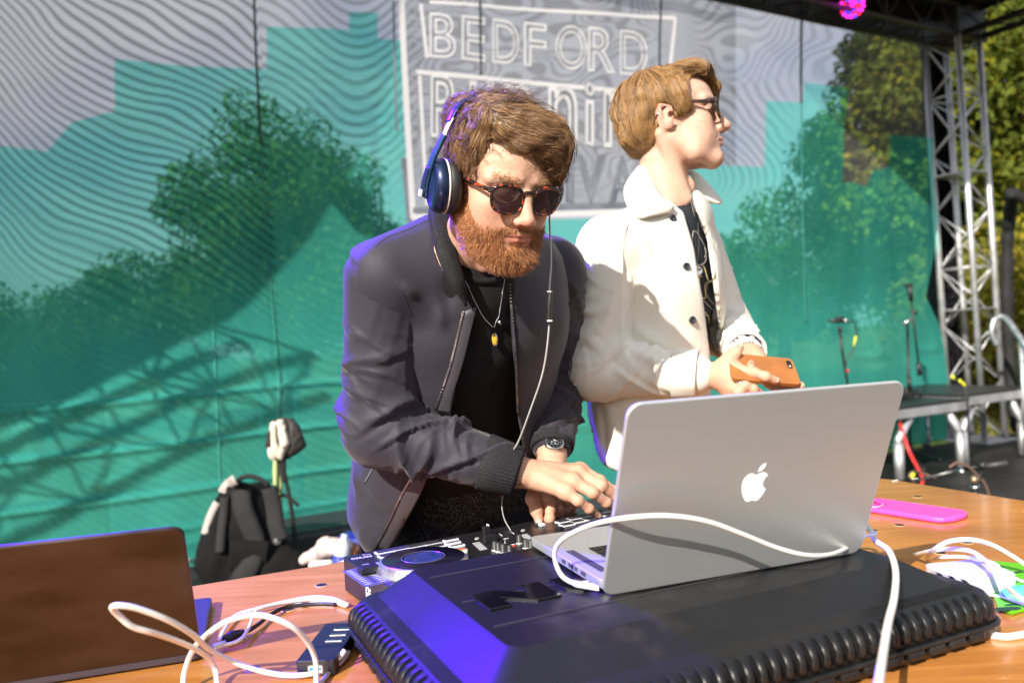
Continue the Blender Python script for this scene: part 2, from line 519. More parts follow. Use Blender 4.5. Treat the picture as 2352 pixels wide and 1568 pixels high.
# grass tufts behind the stage: many blades, one object
def blades(name, n, region, h, m, seed):
    rs = np.random.RandomState(seed); u, v_ = region(rs, n)
    base = np.stack([u * eu.x + v_ * ev_.x, u * eu.y + v_ * ev_.y, np.full(n, -.56)], 1)
    a = rs.rand(n) * 6.28; w = .006 + .006 * rs.rand(n); hh = h * (.5 + rs.rand(n)); ln = rs.normal(size=(n, 2)) * .35
    s_ = np.stack([np.cos(a) * w, np.sin(a) * w, 0 * a], 1); t_ = np.stack([ln[:, 0] * hh, ln[:, 1] * hh, hh], 1)
    vs = np.stack([base - s_, base + s_, base + s_ * .6 + t_ * .55, base - s_ * .6 + t_ * .55], 1).reshape(-1, 3)
    v2 = np.stack([base - s_ * .6 + t_ * .55, base + s_ * .6 + t_ * .55, base + t_ + s_ * .1, base + t_ - s_ * .1], 1).reshape(-1, 3)
    vs = np.concatenate([vs, v2]); f = np.arange(len(vs)).reshape(-1, 4)
    return tag(raw(name, vs, f, m), kind='stuff')
blm = mat('grass_blade', (.20, .19, .045), .8, var=.5, vscale=1.5, spec=.1)
blades('grass', 26000, lambda r, n: (r.uniform(-6, 14, n), 5.7 + 12 * r.rand(n) ** 1.6), .28, blm, 3)

# ---- printed mesh backdrop
Q0 = V((-1.9, 4.8, 0))
def bd_hit(px, py):
    """point of the backdrop plane seen at a place of the photograph -> (s, z)"""
    o = P(px, py, 1.0) - CAM
    t = (Q0 - CAM).dot(N2) / o.dot(N2)
    p = CAM + o * t
    return (p - Q0).dot(E2), p.z
def bd_disp(s, z):
    """hanging cloth: soft vertical waves, folds over a rail low on the left"""
    s = np.asarray(s, float); z = np.asarray(z, float)
    d = .035 * vnoise(s * .9, z * .35, 0, 7) + .014 * vnoise(s * 2.6, z * .8, 3, 8)
    for zc, a_ in ((.28, .010), (.50, .016), (.78, .018), (1.06, .016)):
        d = d + a_ * np.exp(-((z - zc - .02 * np.sin(s * 2)) / .022) ** 2) * sstep(2.6, 1.0, s)
    d = d + .010 * (1 - np.abs(vnoise(s * 2.2 + z * 1.8, z * 2.6, 1, 9)) * 3).clip(0) * sstep(1.7, .9, z)
    # pressed seams
    for sc_ in SEAMS: d = d - .003 * np.exp(-((s - sc_) / .012) ** 2)
    return d
SEAMS = [bd_hit(x_, y_)[0] for x_, y_ in ((618, 620), (1106, 150), (1516, 100), (1848, 500))] + [bd_hit(248, 1100)[0]]
def bd_pt(s, z, off=0.0):
    return Q0 + E2 * float(s) + UP * float(z) + N2 * (float(bd_disp(s, z)) + off)
edge = [(2132, 60), (2138, 200), (2142, 317), (2140, 396), (2153, 504), (2146, 564), (2127, 681), (2158, 740), (2173, 798), (2183, 876), (2184, 940), (2181, 1005)]
eh = [bd_hit(*q) for q in edge][::-1]
ez_ = np.array([q[1] for q in eh]); es_ = np.array([q[0] for q in eh])
NS, NZ = 860, 560
zt = 4.12
jj, kk = np.meshgrid(np.arange(NS), np.arange(NZ), indexing='ij')
z = .045 + (zt - .045) * kk / (NZ - 1)
s_r = np.interp(z, ez_, es_)
s_l = -2.9
tt = jj / (NS - 1)
tt = tt ** 1.12
s = s_l + (s_r - s_l) * tt
dd = bd_disp(s, z)
bx = Q0.x + E2.x * s + N2.x * dd; by = Q0.y + E2.y * s + N2.y * dd
fpx, fpy, bdd = proj(bx, by, z)
# print: turquoise below, pale grey above, stepped outline between them
tq_poly = [(-900, 1700), (-900, 335), (0, 335), (108, 348), (165, 282), (250, 258), (262, 262), (264, 136), (420, 152), (612, 160), (612, 62), (760, 66), (802, 70), (802, 28), (868, 30), (868, 90), (924, 92), (924, 232), (932, 330), (936, 510),
           (1480, 500), (1520, 380), (1624, 378), (1755, 384), (1760, 232), (1845, 236), (1848, 190), (1950, 202), (1938, 300), (1936, 420), (1955, 418), (1990, 428), (2005, 392), (2040, 384), (2044, 310), (2142, 316), (2400, 320), (2400, 1700)]
dpoly = polysdf(tq_poly, fpx, fpy)
tq = sstep(1.5, -1.5, dpoly)
# interference of the two mesh layers: drawn where the photograph shows it
n1 = fnoise(fpx / 420, fpy / 300, 0, 31); n2a = fnoise(fpx / 210, fpy / 160, 1, 37); n3a = fnoise(fpx / 600, fpy / 500, 2, 39)
phL = (fpy - .66 * fpx - 55 * np.sin(fpx / 95.0) * .35) / 25.5 + 2.2 * n1 + .00038 * (fpx - 300) ** 2 / 25
phM = (fpy - 165 * np.exp(-((fpx - 820) / 150.0) ** 2)) / 27.0 + 1.4 * n1
phT = 10.5 * fnoise(fpx / 260, fpy / 150, 5, 43) + fpy / 55.0
phR = 15 * fnoise(fpx / 420, fpy / 300, 7, 47) + (fpx * .35 + fpy) / 60.0
phS = np.hypot((fpx - 1560) * .85, (fpy - 420)) / 15.5 + 2.5 * n2a
def bandm(ph, sh=.0): return sstep(-.15, .75, np.sin(2 * np.pi * ph))
moL = bandm(phL) * sstep(760, 420, fpy - .12 * fpx) * (fpx < 590 + 75 * fpy / 1000)
moM = .72 * bandm(phM) * sstep(520, 250, fpy) * (fpx >= 590 + 75 * fpy / 1000) * sstep(1000, 900, fpx)
moT = .50 * bandm(phT) * sstep(900, 980, fpx) * sstep(1560, 1470, fpx) * sstep(520, 330, fpy)
moR = .50 * bandm(phR) * sstep(1560, 1640, fpx) * sstep(260, 120, fpy)
moS = .62 * bandm(phS) * sstep(1620, 1660, fpx) * sstep(150, 230, fpy) * sstep(480, 380, fpy) * sstep(1860, 1750, fpx)
moF = .22 * bandm(phL * 1.15) * sstep(700, 420, np.abs(fpy - 700)) * (fpx < 900)
mo = np.clip(moL + moM + moT + moR + moS + moF, 0, 1)
panel = .5 + .5 * vnoise(fpx / 200, fpy / 400, 3, 51)
grey = np.array([.47, .475, .53]); teal = np.array([.055, .39, .325])
c = grey[None, None] * (1 - tq[..., None]) + teal[None, None] * tq[..., None]
# white frame lines and the pale field behind the lettering
fieldp = [(934, -60), (934, 500), (1500, 480), (1690, 430), (1690, -60)]
inf = sstep(2, -2, polysdf(fieldp, fpx, fpy)) * (1 - tq)
c = c * (1 - .25 * inf[..., None]) + np.array([.40, .42, .48]) * .25 * inf[..., None]
c = c * (1 - .25 * inf[..., None])
mesh_shadow = (1 - .72 * mo)
c = c * (1 - .66 * (sstep(1560, 1750, fpx) * (1 - tq))[..., None])  # upper right print darkened to stand in for the roof's shade
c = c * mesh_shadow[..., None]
# how closed the cloth is: the shade-darkened right part is thin, the low turquoise is dense
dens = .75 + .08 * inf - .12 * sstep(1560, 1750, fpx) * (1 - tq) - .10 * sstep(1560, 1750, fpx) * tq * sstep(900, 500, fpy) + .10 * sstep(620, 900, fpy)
dens = np.clip(dens - .26 * sstep(900, 450, fpy) * (1 - .5 * inf) + .28 * mo - .0, 0, .96)
bv_ = np.stack([bx.ravel(), by.ravel(), z.ravel()], 1)
ii = np.arange(NS * NZ).reshape(NS, NZ)
bf_ = np.stack([ii[:-1, :-1], ii[1:, :-1], ii[1:, 1:], ii[:-1, 1:]], -1).reshape(-1, 4)
bm_, nt, b = nmat('printed_mesh')
nt.nodes.remove(b)
out = [q for q in nt.nodes if q.type == 'OUTPUT_MATERIAL'][0]
at = node(nt, 'ShaderNodeVertexColor', layer_name='Col')
at2 = node(nt, 'ShaderNodeAttribute', attribute_name='dens')
df = node(nt, 'ShaderNodeBsdfDiffuse'); tl = node(nt, 'ShaderNodeBsdfTranslucent'); tr = node(nt, 'ShaderNodeBsdfTransparent')
tcc = node(nt, 'ShaderNodeTexCoord'); nzc = node(nt, 'ShaderNodeTexNoise'); nzc.inputs['Scale'].default_value = 3.0; nzc.inputs['Detail'].default_value = 6
mpc = node(nt, 'ShaderNodeMapping'); mpc.inputs['Scale'].default_value = (1, 1, .35); lk(nt, tcc.outputs['Object'], mpc.inputs[0]); lk(nt, mpc.outputs[0], nzc.inputs['Vector'])
mrc = node(nt, 'ShaderNodeMapRange'); mrc.inputs[1].default_value = .3; mrc.inputs[2].default_value = .7; mrc.inputs[3].default_value = .86; mrc.inputs[4].default_value = 1.12; lk(nt, nzc.outputs[0], mrc.inputs[0])
scv = node(nt, 'ShaderNodeVectorMath', operation='SCALE'); lk(nt, at.outputs[0], scv.inputs[0]); lk(nt, mrc.outputs[0], scv.inputs['Scale'])
trc = node(nt, 'ShaderNodeVertexColor', layer_name='Thread'); lk(nt, trc.outputs[0], tr.inputs[0])
lk(nt, scv.outputs[0], df.inputs[0]); lk(nt, scv.outputs[0], tl.inputs[0])
m1 = node(nt, 'ShaderNodeMixShader'); m1.inputs[0].default_value = .38; lk(nt, df.outputs[0], m1.inputs[1]); lk(nt, tl.outputs[0], m1.inputs[2])
m2 = node(nt, 'ShaderNodeMixShader'); lk(nt, at2.outputs['Fac'], m2.inputs[0]); lk(nt, tr.outputs[0], m2.inputs[1]); lk(nt, m1.outputs[0], m2.inputs[2])
lk(nt, m2.outputs[0], out.inputs['Surface'])
backdrop = thing('backdrop', 'large turquoise and grey printed mesh backdrop with festival lettering behind the stage', 'backdrop', tuple(Q0 + E2 * 3))
cloth = raw('printed_cloth', bv_, bf_, bm_, backdrop)
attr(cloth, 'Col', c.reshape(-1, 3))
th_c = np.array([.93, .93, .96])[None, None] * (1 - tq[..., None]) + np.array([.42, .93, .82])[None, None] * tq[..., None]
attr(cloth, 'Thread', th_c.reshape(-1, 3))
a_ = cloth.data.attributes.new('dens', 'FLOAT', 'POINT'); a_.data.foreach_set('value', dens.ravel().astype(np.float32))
# darker seam tapes
sm = mat('seam_dark', (.02, .025, .03), .8); smt = mat('seam_teal', (.02, .16, .14), .8)
def seam(pts, r, m, name='seam'):
    q = [bd_hit(x_, y_) for x_, y_ in pts]
    zz = np.linspace(q[0][1], q[-1][1], 60)[::1]; zs = np.array([p[1] for p in q]); ss = np.array([p[0] for p in q]); o_ = np.argsort(zs)
    MB().tube([bd_pt(np.interp(z_, zs[o_], ss[o_]), z_, .004) for z_ in zz], r, 5).build(name, m, backdrop)
seam([(583, -20), (588, 110), (600, 330)], .0075, sm); seam([(600, 332), (618, 620), (640, 860), (642, 1100)], .0045, smt)
seam([(1104, -20), (1106, 100), (1108, 170)], .008, sm); seam([(1516, -20), (1514, 150)], .009, sm)
seam([(1844, -10), (1843, 200), (1844, 236)], .011, sm); seam([(1844, 237), (1846, 500), (1850, 740)], .007, smt)
seam([(2118, 60), (2112, 300)], .012, sm)
seam([(862, 440), (868, 530), (890, 700)], .004, smt); seam([(487, 700), (497, 960), (508, 1200)], .003, mat('seam_pale', (.06, .36, .30), .8))
# lettering
def text_flat(txt, outline_r=None, spacing=1.0, bold=0.0):
    cu = bpy.data.curves.new('lettering', 'FONT'); cu.body = txt; cu.space_character = spacing; cu.resolution_u = 6
    if outline_r: cu.fill_mode = 'NONE' if hasattr(cu, 'fill_mode') else 'NONE'; cu.bevel_depth = outline_r; cu.bevel_resolution = 1
    cu.offset = bold
    o = bpy.data.objects.new('lettering', cu); COL.objects.link(o)
    bpy.context.view_layer.update()
    me = bpy.data.meshes.new_from_object(o.evaluated_get(bpy.context.evaluated_depsgraph_get()))
    bpy.data.objects.remove(o); bpy.data.curves.remove(cu)
    v = np.array([tuple(q.co) for q in me.vertices]); f = [tuple(p.vertices) for p in me.polygons]; bpy.data.meshes.remove(me)
    return v, f
def place_text(txt, quad, m, parent, mapper, outline_r=None, spacing=1.0, bold=0.0, name='lettering', zs=.02, off=.004, smooth=False):
    """quad: photo corners top-left, top-right, bottom-right, bottom-left"""
    v, f = text_flat(txt, outline_r, spacing, bold)
    lo, hi = v.min(0), v.max(0); u = (v[:, 0] - lo[0]) / (hi[0] - lo[0]); w = (v[:, 1] - lo[1]) / (hi[1] - lo[1])
    q = np.array(quad, float)
    px = (q[3] * (1 - u)[:, None] + q[2] * u[:, None]) * (1 - w)[:, None] + (q[0] * (1 - u)[:, None] + q[1] * u[:, None]) * w[:, None]
    vs = [mapper(px[i][0], px[i][1], off + v[i][2] * zs) for i in range(len(v))]
    me = bpy.data.meshes.new(name); me.from_pydata([tuple(p) for p in vs], [], f); me.update()
    return mesh_obj(name, me, m, parent)
def bmap(px, py, off):
    s_, z_ = bd_hit(px, py); return bd_pt(s_, z_, off)
PW, nt, b = nmat('print_white'); nt.nodes.remove(b)
_d = node(nt, 'ShaderNodeBsdfDiffuse'); _t = node(nt, 'ShaderNodeBsdfTranslucent'); _m = node(nt, 'ShaderNodeMixShader'); _d.inputs[0].default_value = _t.inputs[0].default_value = (.70, .70, .73, 1); _m.inputs[0].default_value = .2
lk(nt, _d.outputs[0], _m.inputs[1]); lk(nt, _t.outputs[0], _m.inputs[2]); lk(nt, _m.outputs[0], [q for q in nt.nodes if q.type == 'OUTPUT_MATERIAL'][0].inputs['Surface']); PD = mat('print_slate', (.16, .18, .22), .8, var=.3, vscale=5)
for i, ch in enumerate('BEDFORD'):
    x0 = 990 + i * 72.5; y0 = 26 + i * 7.0; dw = (60, 56, 62, 52, 70, 62, 64)[i]
    place_text(ch, [(x0, y0), (x0 + dw, y0 + 6), (x0 + dw, y0 + 108), (x0, y0 + 102)], PW, backdrop, bmap, .020, zs=.0)
for i, (ch, x0, dw) in enumerate((('R', 992, 72), ('u', 1080, 58), ('n', 1160, 64), ('n', 1262, 66), ('i', 1345, 22), ('n', 1386, 66), ('g', 1470, 66))):
    yt = 166 + i * 5; yb = 312 + i * 5
    if ch in 'un': yt += 12
    if ch == 'g': yb += 40
    place_text(ch, [(x0, yt), (x0 + dw, yt + 5), (x0 + dw, yb + 5), (x0, yb)], PD, backdrop, bmap, None, bold=.03)
    place_text(ch, [(x0 + 1, yt), (x0 + dw + 1, yt + 5), (x0 + dw + 1, yb + 5), (x0 + 1, yb)], PW, backdrop, bmap, .022, zs=.0, off=.007)
for i, (ch, x0, dw) in enumerate((('F', 990, 48), ('E', 1050, 48), ('S', 1110, 56), ('T', 1170, 60), ('I', 1303, 18), ('V', 1326, 66), ('A', 1400, 62), ('L', 1476, 46))):
    yt = 334 + (x0 - 990) * .055; yb = yt + 112
    place_text(ch, [(x0, yt), (x0 + dw, yt + 3), (x0 + dw, yb + 3), (x0, yb)], PD, backdrop, bmap, .022, zs=.0)
    place_text(ch, [(x0 + 8, yt + 9), (x0 + dw - 8, yt + 11), (x0 + dw - 8, yb - 6), (x0 + 8, yb - 8)], PD, backdrop, bmap, .018, zs=.0)
def band(pts, w, m, name='print_line', off=.003):
    rows = []
    for i, p in enumerate(pts):
        a = V((*pts[max(0, i - 1)], 0)); b2 = V((*pts[min(len(pts) - 1, i + 1)], 0)); t_ = (b2 - a).normalized(); nn = V((-t_.y, t_.x, 0)) * w / 2
        rows.append([bmap(p[0] + nn.x, p[1] + nn.y, off), bmap(p[0] - nn.x, p[1] - nn.y, off)])
    MB().strip(rows).build(name, m, backdrop)
def dense(a, b2, n=14): return [(a[0] + (b2[0] - a[0]) * k / n, a[1] + (b2[1] - a[1]) * k / n) for k in range(n + 1)]
band(dense((923, -20), (952, 500)), 14, PW); band(dense((906, 0), (914, 300)), 5, PD); band(dense((930, 360), (944, 512)), 12, PD, off=.002)
band(dense((970, 6), (985, 130)), 8, PW); band(dense((990, 2), (1548, 44)), 8, PW); band(dense((1548, 44), (1536, 170)), 7, PW)
band(dense((960, 162), (1420, 208)), 10, PW); band(dense((968, 170), (985, 470)), 8, PW)
band(dense((950, 498), (1480, 486)), 14, PW); band(dense((950, 482), (1480, 470)), 14, PD)
# eyelets, hem and top rope
hem = [bd_pt(s_, zt - .01, .004) for s_ in np.linspace(-2.9, np.interp(zt, ez_, es_), 60)]
MB().tube(hem, .014, 6).build('top_hem', sm, backdrop)
MB().tube([bd_pt(s_, .05, .004) for s_ in np.linspace(-2.9, es_[0], 60)], .006, 5).build('bottom_hem', smt, backdrop)
eyl = MB().lathe([(.008, 0), (.014, .001), (.016, .0), (.014, -.001)], (0, 0, 0), N2, 12)
for k, s_ in enumerate(np.arange(-2.6, 7.0, .5)):
    q = bd_pt(s_, .085, .006); e_ = MB(); e_.lathe([(.007, 0), (.013, .002), (.016, .0)], q, N2, 12); e_.build('eyelet', mat('zinc', (.6, .6, .6), .35, metal=1), backdrop)
# second layer above the hem, seen darker under the roof
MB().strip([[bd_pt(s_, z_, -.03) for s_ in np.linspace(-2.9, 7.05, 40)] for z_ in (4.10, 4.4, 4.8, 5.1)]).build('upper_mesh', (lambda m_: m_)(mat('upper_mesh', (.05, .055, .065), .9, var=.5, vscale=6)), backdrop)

# ---- guard rail behind the cloth (the folds hang over it)
gr = thing('guard_rail', 'metal guard rail showing faintly through the lower turquoise backdrop', 'railing', tuple(Q0 - N2 * .12))
GAL = mat('galvanised', (.55, .56, .58), .4, metal=.9, var=.15, vscale=12, rvar=.1)
for z_ in (.28, .50, .78, 1.06):
    MB().tube([Q0 + E2 * s_ - N2 * .10 + UP * z_ for s_ in (-2.8, 0.36)], .018, 8).build('rail', GAL, gr)
    MB().tube([Q0 + E2 * s_ - N2 * .10 + UP * z_ for s_ in (.60, 2.7)], .018, 8).build('rail', GAL, gr)
for s_ in (-2.7, -1.2, .38, .60, 2.6):
    MB().tube([Q0 + E2 * s_ - N2 * .10 + UP * z_ for z_ in (-.02, 1.12)], .022, 8).build('post', GAL, gr)

# ---- black side drape
BLKC = mat('black_cloth', (.010, .010, .012), .95, var=.3, vscale=4, bump=.3, bscale=300, spec=.1)
dr = thing('side_drape', 'black side drape hanging between the backdrop edge and the aluminium tower', 'drape', tuple(P(2165, 560, 8.55)))
rows = []
for y_, xl, xr in ((40, 2100, 2172), (150, 2118, 2178), (300, 2130, 2184), (450, 2134, 2190), (560, 2132, 2196), (700, 2128, 2202), (800, 2150, 2208), (880, 2170, 2212), (935, 2184, 2212)):
    rows.append([P(xl + (xr - xl) * k / 14, y_, 8.72 + .05 * math.sin(k * 1.7 + y_ * .004)) for k in range(15)])
MB().strip(rows).build('cloth', BLKC, dr, solid=.01)

# ---- aluminium truss tower
ALU = mat('aluminium_tube', (.60, .60, .62), .48, metal=.8, var=.12, vscale=8, rvar=.1)
def truss(name, label, p0, p1, w, upv, seg, parent=None, m=ALU, chord=.025, lace=.010, cat='truss', ends=True):
    t = thing(name, label, cat, tuple(p0))
    d = (p1 - p0); L = d.length; d.normalize(); a = (upv - d * upv.dot(d)).normalized(); b2 = d.cross(a)
    cs = [(a * i + b2 * j) * (w / 2) for i, j in ((-1, -1), (1, -1), (1, 1), (-1, 1))]
    for c_ in cs: MB().tube([p0 + c_, p1 + c_], chord, 12).build('chord', m, t)
    n_ = max(1, round(L / seg))
    for k in range(n_):
        q0 = p0 + d * (L * k / n_); q1 = p0 + d * (L * (k + .5) / n_); q2 = p0 + d * (L * (k + 1) / n_)
        for i in range(4):
            c0, c1_ = cs[i], cs[(i + 1) % 4]
            if i % 2: c0, c1_ = c1_, c0
            MB().tube([q0 + c0, q1 + c1_, q2 + c0], lace, 6).build('lacing', m, t)
    for k in range(0, n_ + 1, 3 if n_ > 3 else n_):
        q = p0 + d * (L * k / n_)
        for i in range(4): MB().tube([q + cs[i], q + cs[(i + 1) % 4]], lace, 6).build('crossbar', m, t)
    return t
tb = onz(2246, 1006, .02); tt_ = tb + UP * 4.15 + V((-.06, 0, 0))
tower = truss('truss_tower', 'silver aluminium box truss tower at the right edge of the stage', tb, tt_, .36, N2, .62, chord=.030, lace=.009)
MB().box(tb + UP * -.010, (.52, .52, .02), (E2, N2, UP), bev=.003).build('base_plate', ALU, tower)
for z_ in (1.35, 2.75): MB().box(tb + UP * z_ + V((-.02 * z_ / 1.35, 0, 0)), (.40, .40, .012), (E2, N2, UP)).build('joint_plate', ALU, tower)
# ---- roof beams and canopy over the back corner
DARK = mat('black_truss', (.035, .035, .038), .5, metal=.5, var=.2)
rb = tb + UP * 4.28
truss('roof_truss', 'dark roof truss running along the top of the backdrop', rb + E2 * .25, rb - E2 * 6.5 + UP * .05, .30, UP, .5, m=DARK, chord=.028)
truss('roof_truss', 'dark roof beam rising from the tower towards the top right corner', rb + N2 * .10 + UP * .02, rb + N2 * 2.6 + E2 * .1 + UP * .02, .30, UP, .5, m=DARK, chord=.035)
MB().box(tt_ + UP * .12, (.44, .44, .26), (E2, N2, UP), bev=.01).build('corner_block', DARK, tower)
cn = thing('canopy', 'black stage canopy above the corner of the roof trusses', 'canopy', tuple(rb + UP * .4))
rows = [[rb + E2 * (u_ * 4.4 - 4.0) + N2 * (v_ * 2.4 - .3) + UP * (.22 + .42 * v_ + .01 * math.sin(u_ * 9)) for u_ in np.linspace(0, 1, 14)] for v_ in np.linspace(0, 1, 8)]
MB().strip(rows).build('sheet', BLKC, cn, solid=.01)
rows = [[rb + E2 * (u_ * 6.5 - 6.2) - N2 * .02 + UP * (.30 - .28 * k - (.012 * math.sin(u_ * 40) * k)) for u_ in np.linspace(0, 1, 60)] for k in (0, .5, 1)]
MB().strip(rows).build('valance', BLKC, cn, solid=.008)

def tosun(px, py, t, dz=0.0):
    s_, z_ = bd_hit(px, py); return bd_pt(s_, z_) + SUN_DIR * t + UP * dz
wing = thing('canopy', 'unseen black side wing added to the canopy left of the frame to shade the backdrop', 'canopy', tuple(tosun(250, 700, 3)))
wl_ = [tosun(-400, 1130, 3.0), tosun(-60, 1010, 3.0), tosun(120, 930, 3.0), tosun(330, 830, 3.0), tosun(520, 735, 3.0), tosun(650, 610, 3.0), tosun(770, 450, 3.0), tosun(880, 230, 3.0), tosun(935, -120, 3.0)]  # added unseen sheet, its edge traced back from the shade line on the backdrop
wl_ = spl(wl_, 4)
MB().strip([[p_ - E2 * (k * (1.2 + .25 * i)) + UP * k * (.9 if i < 16 else .25) for i, p_ in enumerate(wl_)] for k in (0, .35, .7, 1.0)]).build('sheet', BLKC, wing, solid=.01)
truss('roof_truss', 'silver truss under the side wing of the canopy, left of the frame', tosun(-400, 1200, 3.1), tosun(640, 800, 3.1), .30, UP, .55, chord=.022, lace=.010)
# ---- trees
lfm = {}
def leaf_mat(name, col, tcol):
    m, nt, b = nmat(name); nt.nodes.remove(b)
    out = [q for q in nt.nodes if q.type == 'OUTPUT_MATERIAL'][0]
    at = node(nt, 'ShaderNodeVertexColor', layer_name='Col'); df = node(nt, 'ShaderNodeBsdfDiffuse'); tl = node(nt, 'ShaderNodeBsdfTranslucent')
    lk(nt, at.outputs[0], df.inputs[0]); lk(nt, at.outputs[0], tl.inputs[0])
    mm = node(nt, 'ShaderNodeMixShader'); mm.inputs[0].default_value = .35; lk(nt, df.outputs[0], mm.inputs[1]); lk(nt, tl.outputs[0], mm.inputs[2]); lk(nt, mm.outputs[0], out.inputs['Surface'])
    return m
LEAF = leaf_mat('leaf', None, None)
BARK = mat('bark', (.10, .075, .05), .9, var=.3, vscale=12, bump=.6, bscale=30)
def tree(label, base, h, w, n, seed, col, leaf=.11, clumps=46, low=.12, group='trees behind the stage'):
    rs = np.random.RandomState(seed); t = thing('tree', label, 'tree', tuple(base), group)
    base = np.array(base, float)
    # clump centres spread through an uneven crown
    cc = []
    while len(cc) < clumps:
        q = rs.uniform(-1, 1, 3); r = np.linalg.norm(q)
        if r > 1 or r < .25: continue
        cc.append(base + np.array([q[0] * w * .5, q[1] * w * .5, h * (low + (1 - low) * (.52 + .48 * q[2] * (1 - .25 * abs(q[0])))) ]))
    cc = np.array(cc); cr = rs.uniform(.10, .20, clumps) * w
    i = rs.randint(0, clumps, n); d = rs.normal(size=(n, 3)); d /= np.linalg.norm(d, axis=1, keepdims=True)
    p = cc[i] + d * (cr[i] * rs.rand(n) ** .35)[:, None] * np.array([1, 1, .78])
    a = rs.normal(size=(n, 3)); a /= np.linalg.norm(a, axis=1, keepdims=True); b2 = np.cross(a, rs.normal(size=(n, 3))); b2 /= np.linalg.norm(b2, axis=1, keepdims=True)
    sz = leaf * (.6 + .8 * rs.rand(n))[:, None]
    vs = np.stack([p - a * sz * .5, p + b2 * sz * .34, p + a * sz * .6, p - b2 * sz * .34], 1).reshape(-1, 3)
    o = raw('crown', vs, np.arange(4 * n).reshape(-1, 4), LEAF, t, smooth=False)
    cl = np.array(col)[None] * (.65 + .7 * rs.rand(n))[:, None] * (.75 + .5 * rs.rand(clumps))[i][:, None]
    yl = (rs.rand(n) < .25)[:, None]; cl = np.where(yl, cl * np.array([1.7, 1.35, .8]), cl)
    attr(o, 'Col', np.repeat(cl, 4, 0))
    mb = MB(); top = V(base) + V((rs.uniform(-.3, .3), rs.uniform(-.3, .3), h * .8))
    mb.tube(spl([V(base) + V((0, 0, -.3)), V(base) + V((.1, 0, h * .25)), V(base) + V((-.1, .1, h * .5)), top], 5), [w * .045 * (1 - .8 * k / 15) for k in range(16)], 8)
    mb.build('trunk', BARK, t)
    for k in range(7):
        c_ = V(cc[rs.randint(clumps)]); s0 = V(base) + V((0, 0, h * rs.uniform(.2, .55)))
        MB().tube(spl([s0, (s0 + c_) * .5 + V((0, 0, .3)), c_], 5), [.018 * w * (1 - .8 * q / 10) for q in range(11)], 6).build('branch', BARK, t)
    return t
def gp(px, d): q = P(px, 900, d); return (q.x, q.y, -.6)
tree('broad round tree seen through the turquoise backdrop left of the lettering', gp(650, 21), 8.2, 5.6, 40000, 1, (.085, .14, .030), .13, 130)
tree('low tree showing through the backdrop between the round tree and the left edge', gp(380, 22), 4.6, 5.0, 16000, 2, (.08, .13, .030), .13, 60)
tree('small tree showing through the backdrop at the far left edge', gp(90, 20), 3.9, 5.5, 16000, 3, (.075, .125, .030), .12, 60)
tree('low tree showing through the backdrop just left of the bearded man', gp(870, 24), 5.6, 4.0, 9000, 4, (.055, .10, .024), .14)
tree('tree showing through the backdrop right of the man in the white jacket', gp(1800, 23), 5.9, 5.2, 15000, 5, (.055, .10, .024), .14, 60)
tree('bush showing through the backdrop behind the man in the white jacket', gp(1560, 24), 4.8, 5.0, 6000, 6, (.05, .09, .022), .20)
tree('tall dark tree behind the right end of the backdrop', gp(2110, 19), 9.0, 4.6, 42000, 7, (.035, .055, .016), .14, 110)
tree('tall olive tree right of the truss tower', gp(2390, 17), 9.5, 6.8, 42000, 8, (.13, .165, .030), .17, 90, .02)
tree('yellow-green tree behind the truss tower', gp(2265, 22), 8.4, 6.0, 26000, 9, (.12, .15, .030), .20, 60, .02)
tree('low sunlit hedge tree beside the stage stairs', gp(2330, 13.5), 3.4, 4.2, 16000, 10, (.20, .20, .035), .10, 60, .0)
# ================================================================ PEOPLE
def frame_of(psi, phi, roll=0.0):
    """head axes as columns: person's right, forward, up"""
    f = V((math.sin(psi) * math.cos(phi), -math.cos(psi) * math.cos(phi), -math.sin(phi)))
    r = f.cross(V((0, 0, 1))).normalized(); u = r.cross(f).normalized()
    if roll:
        q = Matrix.Rotation(roll, 3, f); r = q @ r; u = q @ u
    return np.array([[r.x, f.x, u.x], [r.y, f.y, u.y], [r.z, f.z, u.z]])

